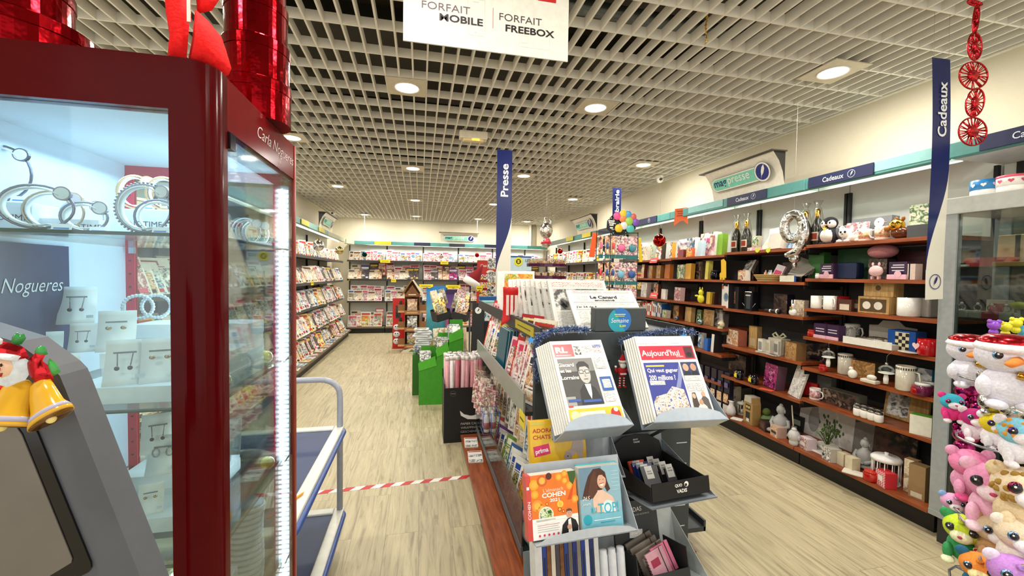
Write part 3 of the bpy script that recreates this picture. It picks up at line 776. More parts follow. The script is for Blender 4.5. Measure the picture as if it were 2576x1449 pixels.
# display contents
def bangle(rx, rz, col, dial='#e9eef2', bead=False, square=False):
    t = thing('bangle_watch', '', 'watch')
    n = 28
    ring = [(rx * math.cos(2 * PI * i / n), 0, rz + 0.004 + rz * math.sin(2 * PI * i / n)) for i in range(n)]
    m = MB().tube(ring, 0.0022, col, 6, True)
    if bead:
        for i in range(44): m.ell(((rx + 0.003) * math.cos(2 * PI * i / 44), 0, rz + 0.004 + (rz + 0.003) * math.sin(2 * PI * i / 44)), 0.0022, col, 6, 4)
    m.build('band', t)
    MB().at((rx * 0.72, -0.002, rz * 1.78), (R(90), R(42), 0)).cyl((0, 0, -0.003), 0.012, 0.006, col, 18).cyl((0, 0, 0.003), 0.0098, 0.0006, dial, 18).build('dial', t)
    rr = [((rx - 0.008) * math.cos(a), 0, rz + 0.004 + (rz - 0.006) * math.sin(a)) for a in [R(40 + 11 * i) for i in range(24)]]
    vs = []
    for p in rr: vs += [(p[0], -0.006, p[2]), (p[0], 0.006, p[2])]
    o = MB().add(vs, [(2 * i, 2 * i + 2, 2 * i + 3, 2 * i + 1) for i in range(len(rr) - 1)], '#f4f7fa', True).build('stand', t, 'white curved holder')
    o.modifiers.new('thick', 'SOLIDIFY').thickness = 0.002
    MB().at((rx * 0.75, -0.012, 0), (R(-20), 0, 0)).span(-0.013, 0.013, -0.0006, 0.0006, 0, 0.013, '#f2f6fa').quad(-0.01, 0.01, 0.003, 0.006, -0.0008, '#5a8fd0').build('price_tag', t)
    return t
def put(o, lab, px, py, Y, z, rz=0, group='bangle watches on the top glass shelf'):
    p = at(px, py, Y=Y); o.location = (p.x, Y, z); o.rotation_euler = (0, 0, rz); tag(o, lab, None, group); return o
ZA = SHZ[0]
put(bangle(0.048, 0.036, '#8b8a9c:m'), 'large plain silver bangle lying in front, left on the top glass shelf', 92, 560, 0.86, ZA, R(10))
put(bangle(0.044, 0.042, '#a6aab6:m', bead=True), 'beaded white bangle at the right front of the top glass shelf', 362, 560, 0.87, ZA, R(-5))
put(bangle(0.036, 0.033, '#7f8496:m'), 'silver bangle behind the right beaded bangle', 400, 560, 0.93, ZA, R(15))
put(bangle(0.034, 0.026, '#8f94a4:m'), 'small silver bangle beside the brand block, centre of the top glass shelf', 212, 560, 0.9, ZA, R(5))
# raised acrylic block at the back with four watches
def block(px0, px1, Y, z, h, d, word=None, lab='', wx=0.5):
    a, b = at(px0, 600, Y=Y).x, at(px1, 600, Y=Y).x
    m = MB().span(0, b - a, 0, d, 0, h, '#e9f0f6:s', 0.001)
    if word: m.text(word, (b - a) * wx, h * 0.5, 0.062, 0.011, -0.0005, '#2a3038', -0.004)
    return solo('display_block', m, lab, 'display block', (a, Y, z))
block(95, 250, 0.945, ZA, 0.03, 0.03, 'INOTIME', 'low white block with thin black brand lettering, centre left of top glass shelf', 0.72)
block(262, 425, 1.0, ZA, 0.06, 0.09, 'INOTIME', 'taller white block at the back right of top glass shelf', 0.62)
block(-60, 82, 0.93, ZA, 0.055, 0.06, 'INOTIME', 'white block with brand lettering at the left of top glass shelf', 0.55)
a_ = put(bangle(0.030, 0.034, '#d8b48a:m', '#f0e6ea'), 'rose gold watch standing on the back right white block', 340, 500, 1.03, ZA + 0.061, R(10))
p = at(385, 500, Y=1.03); dup(a_, (p.x + 0.02, 1.03, ZA + 0.061), (0, 0, R(14)), 'silver watch with turquoise band beside the rose gold one')
a_ = put(bangle(0.045, 0.05, '#6a7086:m'), 'tall dark silver watch at the left edge of the top glass shelf', 0, 470, 0.955, ZA + 0.056, R(5))
put(bangle(0.042, 0.036, '#cdb9a2:m', '#e8dce8'), 'gold and violet watch behind the large plain bangle', 135, 520, 0.93, ZA + 0.001, R(10))
put(bangle(0.036, 0.036, '#c4ccd4:m'), 'silver watch standing behind the low brand block', 205, 500, 1.03, ZA + 0.001, R(8))
for i, (px, Y, lab) in enumerate(((548, 1.05, 'glass-domed watch at the right side of the top glass shelf'), (632, 1.17, 'white-strapped watch at the far right of the top glass shelf'), (655, 1.22, 'second white-strapped watch at the far right corner of the top glass shelf'))):
    put(bangle(0.03, 0.032, '#f0f4f8:m'), lab, px - 12, 590, Y, ZA, R(30))

def earring_card(seed):
    t = thing('earring_card', '', 'earring card')
    n = 8; vs = []
    for i in range(n + 1):
        u = i / n; z = 0.078 * u; y = 0.028 * math.sin(u * PI / 2) - 0.003
        vs += [(-0.029, y, z), (0.029, y, z)]
    o = MB().add(vs, [(2 * i, 2 * i + 1, 2 * i + 3, 2 * i + 2) for i in range(n)], '#f4f8fb', True).build('card', t); o.modifiers.new('thick', 'SOLIDIFY').thickness = 0.001
    for s in (-1, 1):
        m = MB()
        if seed % 3 == 0: m.tube([(s * 0.012 + 0.006 * math.cos(a), 0.008, 0.046 + 0.009 * math.sin(a)) for a in [i * PI / 5 for i in range(10)]], 0.0016, '#a8acb8:m', 5, True)
        elif seed % 3 == 1: m.tube([(s * 0.011, 0.014, 0.056), (s * 0.009, 0.004, 0.034)], 0.0009, '#8a8f9a:m', 4).ell((s * 0.009, 0.001, 0.030), 0.004, '#4a4e58:m', 10, 6)
        else: m.ell((s * 0.011, 0.008, 0.045), (0.005, 0.003, 0.004), '#b8a48a:m', 10, 6)
        m.build('earring', t)
    MB().span(-0.016, 0.016, 0.011, 0.0125, 0.055, 0.058, '#7a8290').span(0.016, 0.027, 0.0, 0.001, 0.012, 0.018, '#cfe0f0').build('clip', t)
    return t
def steps(px0, Y0, z, lab, n=3, X1=CX1 - 0.03, h=0.03, top_text=False):
    a = at(px0, 900, Y=Y0).x
    m = MB()
    for i in range(n):
        m.span(0, X1 - a, i * 0.09, n * 0.09, h * i * 1.5, h * (i * 1.5 + 1), '#eef4f9:s', 0.001)
        if i: m.span(0.002, X1 - a - 0.002, i * 0.09 + 0.002, n * 0.09, h * (i - 1) * 1.5 + h, h * i * 1.5, '#dfe8f0')
    return solo('stepped_display', m, lab, 'display block', (a, Y0, z))
ZB, ZC = SHZ[1], SHZ[2]
steps(150, 0.86, ZB, 'white stepped display block on the middle glass shelf', 3, CX1 - 0.03)
steps(200, 0.93, ZC, 'white stepped display block on the lower glass shelf', 3, CX1 - 0.11)
cards = [(310, 930, 0.872, ZB + 0.03, 1, 'earring card with long drop earrings, front of the middle glass shelf'), (400, 890, 0.885, ZB + 0.03, 2, 'earring card at the right front of the middle block, by the red post'),
         (205, 870, 0.965, ZB + 0.075, 1, 'earring card with a small pendant chain, second step of the middle block'), (290, 840, 0.97, ZB + 0.075, 2, 'earring card on the second step, right one'),
         (95, 830, 1.0, ZB + 0.03, 0, 'earring card with two hoops at the left of the middle shelf'), (190, 800, 1.055, ZB + 0.12, 1, 'faint earring card on the topmost step of the middle block'), (5, 840, 0.96, ZB + 0.03, 0, 'earring card with one large hoop at the left photo edge'), (130, 870, 0.90, ZB + 0.001, 2, 'narrow white card leaning left of the middle block'),
         (265, 1110, 0.955, ZC + 0.03, 0, 'earring card with round studs on the lower glass shelf'), (375, 1160, 0.945, ZC + 0.03, 2, 'small earring card with dark flower studs on the lower shelf'), (395, 1060, 1.03, ZC + 0.12, 1, 'upper earring card beside the red post on the lower block'), (405, 1110, 1.02, ZC + 0.075, 0, 'lower earring card beside the red post on the lower block'),
         (543, 1140, 1.06, ZC + 0.075, 1, 'earring card right of the red post, left of two'), (568, 1110, 1.10, ZC + 0.075, 1, 'earring card right of the red post, right of two')]
rnd = random.Random(5)
for px, py, Y, z, s, lab in cards:
    o = earring_card(s); p = at(px, py, Y=Y)
    o.location = (p.x, Y, z + 0.001); o.rotation_euler = (0, 0, R(rnd.uniform(8, 22))); tag(o, lab, None, 'earring cards in the showcase')
    if 'small' in lab: o.scale = (0.7,) * 3
# spring-like bracelets and bows on the lower shelves
for i, (px, Y, z, lab) in enumerate(((585, 1.0, ZB, 'beaded white bracelet pair on the middle glass shelf behind the post'), (375, 1.1, ZB + 0.121, 'twisted white bracelets on the topmost step near the post'), (310, 1.02, SHZ[3], 'white looped bracelet low in the showcase'), (375, 0.93, SHZ[3], 'chunky white bracelet low beside the red post'), (400, 1.05, SHZ[3] , 'pale grey bracelet low behind the chunky one'))):
    m = MB()
    for k in range(2):
        cx = k * 0.03
        for j in range(26):
            a = 2 * PI * j / 26
            m.ell((cx + 0.026 * math.cos(a), k * 0.012, 0.031 + 0.026 * math.sin(a)), 0.0042 if i != 3 else 0.006, '#e4ebf4:s', 7, 5)
    p = at(px, 900, Y=Y); solo('bead_bracelet', m, lab, 'bracelet', (p.x - 0.02, Y, z + 0.001), R(20))
for px, Y, z, lab in ((565, 0.93, ZB, 'nearest gold glass ball on the middle glass shelf'), (668, 1.18, ZB, 'gold glass ball far back on the middle glass shelf'), (565, 0.93, ZC, 'nearest gold glass ball on the lower glass shelf'), (677, 1.18, ZC, 'gold glass ball far back on the lower glass shelf')):
    p = at(px, 900, Y=Y)
    m = MB().ell((0, 0, 0.0175), 0.0165, '#e0d060:g', 20, 12)
    solo('glass_ball', m, lab, 'glass ball', (min(p.x, CX1 - 0.04), Y, z), 0, 'gold glass balls in the showcase')
# poster inside
a, b = 0.835, 1.085
t2 = thing('brand_plaque', 'dark blue plaque with white script on the inner side wall of the showcase', 'plaque', (CX0 + 0.0135, a, ZB), R(90))
z1 = 0.285
MB().span(0, b - a, -0.006, 0, 0.06, z1, '#31456e:s').build('panel', t2)
MB().span(0.01, 0.02, -0.006, 0, 0.001, 0.06, '#cfd8e2').span(b - a - 0.02, b - a - 0.01, -0.006, 0, 0.001, 0.06, '#cfd8e2').build('leg', t2)
MB().text('Carla Nogueres', (b - a) * 0.5, 0.20, (b - a) * 0.86, 0.036, -0.007, '#eef2f6', -0.008, 0, 0.35).build('lettering', t2)
MB().add([(0.0, -0.0066, 0.07), (0.10, -0.0066, 0.07), (0.075, -0.0066, 0.12), (0.05, -0.0066, 0.22), (0.0, -0.0066, 0.27)], [(0, 1, 2, 3, 4)], '#7f9cc4').build('picture', t2)
# stacked white cards and red cup at the bottom right
m = MB()
for i in range(16):
    m.at((0.003 * math.sin(i * 0.4), 0.0018 * i, 0.013 * i), (R(-4), R(3), 0))
    m.lathe([(0.042, 0), (0.042, 0.007)], '#e9f0f8', 20, (0, 0, 0), False).lathe([(0.038, 0.007), (0.038, 0.013)], '#9fb0c6', 20, (0, 0, 0), False)
q = at(610, 1345, Y=1.14)
solo('ring_stack', m, 'tall leaning stack of round white jewellery cards at the showcase bottom', 'card stack', (q.x, 1.14, 0.7015))
m = MB().lathe([(0.022, 0), (0.03, 0.09), (0.028, 0.092), (0.021, 0.01)], '#d0182e', 20)
solo('paper_cup', m, 'red cup with white rim beside the red post at the bottom', 'cup', (at(530, 1400, Y=0.93).x - 0.012, 0.93, 0.87))
solo('display_block', MB().span(-0.05, 0.05, -0.04, 0.04, 0, 0.1685, '#e9f0f6:s', 0.002), 'tall white block under the red cup', 'display block', (at(530, 1400, Y=0.93).x - 0.02, 0.94, 0.7005))

# on top of the showcase
def hatbox(r, h, loc, lab):
    t = thing('gift_tin', lab, 'gift box', loc, rnd.uniform(0, 3), 'shiny red round gift boxes')
    MB().lathe([(r * 0.975, 0), (r * 0.98, h * 0.8)], 'redfoil', 48, smooth=False).build('body', t)
    MB().lathe([(r, h * 0.74), (r, h - 0.002), (r * 0.99, h), (0.0, h)], 'redfoil', 48, smooth=False).build('lid', t)
z = CZ1 + 0.0005
for i, (r, lab) in enumerate(((0.074, 'bottom box of the tall red stack'), (0.071, 'second box of the tall red stack'), (0.067, 'third box of the tall red stack'), (0.063, 'fourth box of the tall red stack'), (0.058, 'top box of the tall red stack'))):
    hatbox(r, 0.092, (-0.385, 1.12, z + 0.0925 * i), 'shiny red round gift box, ' + lab)
hatbox(0.108, 0.085, (-0.725, 0.95, z), 'shiny red round gift box at the top left corner, lower one')
hatbox(0.092, 0.085, (-0.745, 0.96, z + 0.0855), 'shiny red round gift box at the top left corner, upper one')
Yb = 0.885
def pl(x, y, Y, o=(0, 0)): q = at(x, y, Y=Y); return (q.x - o[0], q.z - o[1])
o0 = pl(490, 150, Yb)
t = thing('ribbon_bow', 'bright red fabric bow with loose ends on top of the showcase', 'bow', (o0[0], Yb, CZ1 + 0.003))
o1 = (o0[0], CZ1 + 0.003)
def ribbon(pts, y, name, bulge=0.005):
    q = [pl(a, b, Yb, o1) for a, b in pts]
    n = len(q)
    c = (sum(p[0] for p in q) / n, sum(p[1] for p in q) / n)
    vs = [(p[0], y, p[1]) for p in q] + [(c[0] + (p[0] - c[0]) * .5, y - bulge, c[1] + (p[1] - c[1]) * .5) for p in q] + [(c[0], y - bulge * 1.2, c[1])]
    fs = [(i, (i + 1) % n, (i + 1) % n + n, i + n) for i in range(n)] + [(i + n, (i + 1) % n + n, 2 * n) for i in range(n)]
    ob = MB().add(vs, fs, '#ee0e0e:c', True).build(name, t); ob.modifiers.new('thick', 'SOLIDIFY').thickness = 0.002
ribbon([(412, -60), (470, -60), (476, 60), (470, 146), (430, 150), (424, 138), (430, 90), (420, 30)], 0, 'ribbon_end')
ribbon([(484, 15), (515, 45), (548, 85), (560, 120), (574, 165), (568, 180), (556, 188), (530, 166), (500, 152), (466, 146), (478, 90)], 0.012, 'ribbon_loop', 0.016)
ribbon([(478, -50), (560, -50), (520, 10), (484, 18)], 0.02, 'ribbon_loop')
q = pl(481, 30, Yb, o1); MB().box((q[0], -0.008, q[1]), (0.006, 0.002, 0.045), '#e6e2dc:m').build('tag', t)

# ------------------------------------------------------------------ terminal in the foreground with its Christmas sticker
YT = 0.42
def P2(x, y, Y=YT): q = at(x, y, Y=Y); return (q.x, q.z)
t = thing('sales_terminal', 'grey sales terminal screen with black bezel in the bottom left corner', 'terminal', (-0.42, YT, 0))
def PP(lst, Y=YT): return [(a + 0.42, b) for a, b in (P2(x, y, Y) for x, y in lst)]
cas = PP([(-500, 700), (40, 860), (130, 925), (150, 945), (163, 975), (300, 1320), (352, 1449), (420, 1620), (430, 1680), (400, 1720), (-500, 1900)])
MB().prism(cas, 0, 0.03, '#55585f').build('casing', t)
MB().prism(PP([(-480, 800), (30, 985), (60, 1010), (100, 1090), (232, 1412), (233, 1425), (226, 1436), (160, 1470), (-480, 1800)]), -0.002, 0.0, '#0b0b0c:g').build('bezel', t)
MB().prism(PP([(-470, 840), (20, 1030), (62, 1090), (188, 1400), (186, 1410), (120, 1450), (-470, 1760)]), -0.003, -0.0021, '#6d6760:s').build('screen', t)
MB().span(-0.08, 0.0, 0.03, 0.06, 0.02, 1.2, '#3c3f45').lathe([(0.16, 0), (0.16, 0.015), (0.05, 0.03)], '#3c3f45', 24, (-0.04, 0.05, 0)).build('stand', t)
YS = 0.412
t = thing('christmas_sticker', 'glittery bearded Christmas face above two golden bells, stuck on the terminal', 'Christmas decoration', (at(60, 960, Y=YS).x, YS, at(60, 960, Y=YS).z))
ox, oz = t.location.x, t.location.z
def QQ(lst): return [(a - ox, b - oz) for a, b in (P2(x, y, YS) for x, y in lst)]
def blob(pts, y0, th, c, name, lab=None):
    q = QQ(pts); n = len(q); cx = sum(p[0] for p in q) / n; cz = sum(p[1] for p in q) / n
    vs = []
    for k, yy in ((1, 0), (0.8, -th * .75), (0.4, -th)): vs += [(cx + (p[0] - cx) * k, y0 + yy, cz + (p[1] - cz) * k) for p in q]
    vs.append((cx, y0 - th * 1.02, cz))
    fs = [tuple(range(n))]
    for L in (0, 1): fs += [(L * n + i, L * n + (i + 1) % n, (L + 1) * n + (i + 1) % n, (L + 1) * n + i) for i in range(n)]
    fs += [(2 * n + i, 2 * n + (i + 1) % n, 3 * n) for i in range(n)]
    m = MB().add(vs, fs, c, True)
    return m
MBs = [
 ('bow', blob([(80, 905), (100, 885), (125, 890), (118, 905), (140, 925), (146, 960), (125, 955), (108, 965), (88, 945)], -0.004, 0.004, 'tinselred', '')),
 ('bow', blob([(5, 950), (20, 965), (10, 1000), (-20, 1010), (-30, 960)], -0.004, 0.004, 'tinselred', '')),
 ('holly_leaf', blob([(95, 885), (100, 872), (112, 868), (122, 875), (126, 890), (110, 895)], -0.002, 0.003, '#3f9a4a:g', '')),
 ('holly_leaf', blob([(130, 900), (150, 915), (158, 935), (140, 945), (128, 930)], -0.002, 0.003, '#4aa64e:g', '')),
 ('holly_leaf', blob([(40, 845), (50, 835), (62, 848), (66, 838), (72, 850), (60, 865), (35, 868)], -0.002, 0.003, '#2f8a3e:g', '')),
 ('hat', blob([(-20, 880), (0, 850), (40, 860), (75, 872), (88, 895), (75, 905), (0, 890), (-25, 905)], -0.005, 0.006, 'tinselred', '')),
 ('pompom', blob([(8, 848), (20, 842), (32, 850), (30, 864), (14, 866)], -0.008, 0.005, '#e9eef0:c', '')),
 ('beard', blob([(-25, 905), (-10, 890), (70, 890), (92, 905), (92, 935), (75, 960), (58, 987), (40, 970), (0, 960), (-20, 935)], -0.006, 0.005, '#dfe8ee:c', '')),
 ('hat_trim', blob([(-20, 890), (0, 880), (50, 882), (82, 890), (72, 902), (40, 897), (0, 898)], -0.010, 0.004, '#eef2f4:c', '')),
 ('face', blob([(10, 905), (30, 898), (58, 902), (66, 918), (58, 936), (38, 944), (14, 936)], -0.0105, 0.003, '#f2c8a8', '')),
 ('nose', blob([(33, 916), (38, 913), (43, 916), (42, 924), (35, 924)], -0.013, 0.004, '#b81e22:g', '')),
 ('eye', blob([(26, 908), (30, 906), (32, 912), (28, 915)], -0.0135, 0.001, '#2a1810', '')),
 ('eye', blob([(42, 906), (46, 905), (48, 911), (44, 914)], -0.0135, 0.001, '#2a1810', '')),
 ('mouth', blob([(36, 930), (48, 928), (44, 938), (38, 938)], -0.0132, 0.001, '#a01818', '')),
]
for nm, m in MBs: m.build(nm, t)
for (px, py, L_, rr, ry_) in ((66, 952, .036, .0185, 4), (108, 955, .036, .0165, -34)):
    q = P2(px, py, YS); m = MB(); M_ = Matrix.Translation((q[0] - ox, -.004, q[1] - oz)) @ Matrix.Rotation(R(ry_), 4, 'Y') @ Matrix.Rotation(R(-24), 4, 'X') @ Matrix.Diagonal((1, .45, 1, 1))
    m.M = M_; m.lathe([(rr * .25, 0), (rr * .5, -L_ * .10), (rr * .62, -L_ * .4), (rr * .74, -L_ * .7), (rr, -L_ * .93), (rr * 1.03, -L_)][::-1], '#d9a42a:g', 28)
    b_ = m.build('bell', t, 'golden bell')
    m = MB(); m.M = M_; m.lathe([(rr * .99, -L_ * .90), (rr * .87, -L_ * .80), (rr * .85, -L_ * .79)], '#b9b4cc:g', 28)
    m.build('silver_band', b_)
    m = MB(); m.M = M_; m.lathe([(rr * .98, -L_ * 1.004), (0, -L_ * .97)], '#8a5a10:g', 28).ell((0, 0, -L_ * 1.0), (rr * .22, rr * .4, rr * .2), '#f4dc8a:g', 10, 8); m.build('clapper', b_)

# ------------------------------------------------------------------ two-deck trolley
t = thing('platform_trolley', 'two-deck steel trolley with blue decks and tubular handles in the left aisle', 'trolley', (-0.70, 1.92, 0))
X0, X1, Y0, Y1 = -1.02, -0.40, 1.42, 2.40
STL = '#a4a9b8:s'
for z in (0.655, 0.20):
    d = wm(t).span(X0 + 0.045, X1 - 0.045, Y0 + 0.05, Y1 - 0.05, z - 0.01, z + 0.004, '#22345f').build('deck', t, 'dark blue deck mat')
    m = wm(t)
    for a, b, c, e in ((X0, X0 + 0.05, Y0, Y1), (X1 - 0.05, X1, Y0, Y1), (X0 + 0.05, X1 - 0.05, Y0, Y0 + 0.055), (X0 + 0.05, X1 - 0.05, Y1 - 0.055, Y1)):
        m.span(a, b, c, e, z - 0.03, z + 0.012, '#d5d6cc:s', 0.006)
    m.build('deck_frame', t)
    r = 0.012; o_ = 0.004
    pts = []
    for cx, cy, a0 in ((X1 - 0.05, Y1 - 0.05, 0), (X0 + 0.05, Y1 - 0.05, 90), (X0 + 0.05, Y0 + 0.05, 180), (X1 - 0.05, Y0 + 0.05, 270)):
        for i in range(6): a = R(a0 + 18 * i); pts.append((cx + (0.05 + o_) * math.cos(a), cy + (0.05 + o_) * math.sin(a), z - 0.012))
    wm(t).tube(pts, 0.013, '#2b4a8c:s', 8, True).build('bumper', t, 'blue rubber bumper edge')
for yy in (Y1 - 0.02, Y0 + 0.02):
    pts = [(X1 - 0.02, yy, 0.16), (X1 - 0.02, yy, 0.82)]
    for i in range(1, 7): a = R(15 * i); pts.append((X1 - 0.12 + 0.10 * math.cos(a), yy, 0.84 + 0.085 * math.sin(a)))
    for i in range(0, 7): a = R(90 + 15 * i); pts.append((X0 + 0.12 + 0.10 * math.cos(a), yy, 0.84 + 0.085 * math.sin(a)))
    pts += [(X0 + 0.02, yy, 0.82), (X0 + 0.02, yy, 0.16)]
    wm(t).tube(pts, 0.0155, STL, 12).build('handle', t)
for x in (X0 + 0.07, X1 - 0.07):
    for y in (Y0 + 0.1, Y1 - 0.1):
        m = wm(t).span(x - 0.012, x + 0.012, y - 0.02, y + 0.02, 0.10, 0.17, '#8a8d94:m')
        m.M = m.M @ Matrix.Translation((x - 0.015, y, 0.055)) @ Matrix.Rotation(R(90), 4, 'Y')
        m.cyl((0, 0, 0), 0.055, 0.03, '#2a2a2c', 20)
        m.build('wheel', t)
pz = 0.6675
solo('paper_sheet', MB().box((0, 0, 0.001), (0.21, 0.297, 0.002), 'bodytext'), 'white printed sheet lying on the upper deck of the trolley', 'paper', (-0.60, 1.72, pz), R(12))
m = MB().at((0, 0, 0.005), (R(90), 0, 0)).lathe([(0.001, -0.08), (0.004, -0.07), (0.0045, 0.06)], '#e8a01c', 10).lathe([(0.0046, 0.06), (0.0046, 0.09), (0.003, 0.095)], '#c02a22', 10)
solo('pencil', m, 'orange and red pencil on the upper deck of the trolley', 'pencil', (-0.455, 1.60, pz), R(-25))
m = MB().box((0, 0, 0.012), (0.22, 0.30, 0.024), '#cfcabd', 0).box((0, 0, 0.026), (0.2, 0.28, 0.004), 'P:mix:14')
solo('catalogue', m, 'catalogue lying on the lower trolley deck, seen through the showcase', 'catalogue', (-0.78, 2.0, 0.2125), R(-10))
# ------------------------------------------------------------------ magazines
MAGS = []
rnd = random.Random(11)
DEF = [('white', 'f2efe8', 'cool', 'c81e2a'), ('cream', 'efe6cf', 'cream', '7a2a1e'), ('pink', 'f0c4c8', 'pink', 'd02a5a'), ('red', 'c8282c', 'warm', 'f6f2ea'), ('white', 'f4f2ec', 'warm', '1a1a1e'),
       ('yellow', 'ecc93a', 'yell', 'c8281e'), ('blue', '2f5f9a', 'cool', 'f4f2ea'), ('black', '1b1a1c', 'dark', 'e8c23a'), ('beige', 'd9c8a4', 'cream', '3a2a1e'), ('grey', 'a9a8a2', 'grey', '1a1a1c'),
       ('white', 'f1ece4', 'pink', 'e0486a'), ('green', '6f9a3e', 'green', 'f6f4e4'), ('brown', '6a4028', 'warm', 'f0dcae'), ('teal', '2f7f86', 'cool', 'f2f2ea'), ('orange', 'e07a28', 'food', 'fff6e4'),
       ('pale pink', 'f6ded8', 'pink', 'a82848'), ('white', 'f6f3ea', 'mix', '2a4aa0'), ('purple', '6a3a8a', 'plum', 'f6e8f4'), ('cream', 'f3ead2', 'mix', 'c8281e'), ('navy', '1c2448', 'dark', 'd8dce8'),
       ('white', 'eeeae0', 'grey', 'a01e22'), ('light blue', 'b9d2de', 'cool', '1c3c6a'), ('red', 'b81e2e', 'mix', 'fbe9a0'), ('white', 'f4f0e6', 'food', 'd0461e')]
def mag_mesh(i, w, h, th):
    c, base, pal, ti = DEF[i % len(DEF)]
    m = MB()
    m.box((0, th / 2, h / 2), (w, th, h), 'pages', 0, '#' + base + ':s')
    m.quad(-w / 2, w / 2, 0, h, th + 0.0003, '#' + base + ':s')
    y = -0.0006
    k = i % 4
    m.quad(-w * .44, w * .44, h * .06, h * (.72 if k != 2 else .93), y, 'P:%s:%d' % (pal, 26 if k != 1 else 16))
    m.quad(-w * .42, w * (.42 if k else .15), h * .79, h * .92, y * 1.6, '#' + ti)
    if k != 2: m.quad(-w * .42, w * .3, h * .745, h * .765, y * 1.6, '#' + ti)
    m.quad(-w * .38, -w * .05, h * .30, h * .34, y * 2, '#f6f4ee'); m.quad(-w * .38, w * .02, h * .23, h * .27, y * 2, '#f6f4ee')
    m.quad(w * .12, w * .38, h * .10, h * .2, y * 2, '#' + ti)
    return m.mesh('magazine_mesh')
for i in range(24):
    MAGS.append(mag_mesh(i, 0.205 + 0.02 * (i % 3), 0.265 + 0.015 * (i % 4), 0.006))
BOOKS = [mag_mesh(i * 5 + 1, 0.13 + 0.01 * (i % 3), 0.19 + 0.015 * (i % 3), 0.02) for i in range(16)]
def bcol(i): return DEF[(i * 5 + 1) % len(DEF)][0]
def magazine(i, label, group, loc, rot, scale=1, kind='magazine'):
    o = bpy.data.objects.new(kind, (MAGS if kind == 'magazine' else BOOKS)[i])
    COL.objects.link(o); o.location = loc; o.rotation_euler = rot; o.scale = scale if hasattr(scale, '__len__') else (scale,) * 3
    return tag(o, label, kind if kind != 'magazine' else 'magazine', group)

# left wall
rows = [(1.752, -1.92, 'top shelf', 0.9, -10), (1.312, -1.84, 'upper tier', 1.05, -24), (0.892, -1.82, 'middle tier', 1.1, -25), (0.502, -1.79, 'low tier', 1.05, -25), (0.147, -1.77, 'lowest tier', 1, -26)]
for ri, (z, x, nm, sc, tilt) in enumerate(rows):
    y = 2.35; n = 0
    while y < 10.55:
        n += 1
        pool = [0, 1, 4, 8, 9, 18, 20, 9, 10, 7, 12, 5, 8, 21, 19, 15] if ri != 0 else [0, 1, 4, 8, 16, 18, 20, 21]
        i = rnd.choice(pool)
        magazine(i, '%s magazine on the left wall rack, %s, %s from the front' % (DEF[i][0], nm, nth(n)), 'magazines on the left wall rack',
                 (x + rnd.uniform(-.012, .012), y, z + 0.002), (R(tilt + rnd.uniform(-2, 2)), 0, R(70 + rnd.uniform(-3, 3))), (sc, sc * rnd.choice((2, 3.5, 4.5)), sc * rnd.uniform(.85, 1.12)))
        y += 0.108 + rnd.uniform(0, 0.03)
# flat piles on the left base shelf
for k in range(22):
    y = 4.6 + 0.27 * k; n = rnd.randrange(1, 4)
    for j in range(n):
        i = rnd.choice([0, 1, 4, 5, 8, 16, 18, 21, 3])
        magazine(i, '%s magazine flat on the left base shelf, %s pile from the front, %s up' % (DEF[i][0], nth(k + 1), nth(j + 1)), 'flat magazines on the left base shelf', (-1.60 - 0.02 + rnd.uniform(-.01, .01), y, 0.1475 + 0.0075 * j), (R(-90), 0, R(90 + rnd.uniform(-5, 5))), 0.8)
# back wall
for (z, nm, sc, yy) in ((1.802, 'top shelf', 0.95, 11.10), (1.332, 'second shelf', 1.1, 11.05), (0.782, 'third shelf', 1.15, 11.04), (0.147, 'base shelf', 1.15, 11.0)):
    n = 0
    for row in ((0, 1) if nm != 'top shelf' else (0,)):
        x = -1.66 + 0.06 * row
        while x < 3.15:
            if min(abs(x - u) for u in (-1.785, -0.865, 0.055, 0.975, 1.895, 2.78)) < 0.09: x += 0.05; continue
            n += 1
            pool = {'top shelf': [0, 4, 10, 15, 16, 2, 1], 'second shelf': [2, 3, 10, 7, 12, 15, 8, 17, 19, 12], 'third shelf': [4, 10, 15, 1, 20, 16, 8, 9], 'base shelf': [15, 3, 10, 8, 16, 5, 18, 1, 23]}[nm]
            i = rnd.choice(pool)
            magazine(i, '%s magazine on the back wall rack, %s, %s from the left' % (DEF[i][0], nm, nth(n)), 'magazines on the back wall racks',
                     (x, yy + 0.075 * row, z + 0.003 + (0.10 if row and nm != 'top shelf' else 0)), (R(-14 - rnd.uniform(0, 3)), 0, R(rnd.uniform(-5, 5))), (sc * .85, sc, sc * rnd.uniform(.8, 1.05)))
            x += (0.12 if nm != 'top shelf' else 0.09) + rnd.uniform(0, 0.07) if row == 0 else 0.15 + rnd.uniform(0, 0.08)
# right wall beyond the gift shelves
for (z, nm, sc) in ((1.752, 'top shelf', 0.95), (1.312, 'second shelf', 0.9), (0.892, 'third shelf', 0.9)):
    y = 5.62; n = 0
    while y < 10.1:
        n += 1; i = rnd.choice([0, 1, 4, 8, 18, 20, 10, 16, 5, 12])
        magazine(i, '%s magazine on the far right wall rack, %s, %s from the front' % (DEF[i][0], nm, nth(n)), 'magazines on the far right wall racks', (3.12 + rnd.uniform(0, .02), y, z + 0.002), (R(-14), 0, R(-48 + rnd.uniform(-4, 4))), sc)
        y += 0.11 + rnd.uniform(0, 0.06)
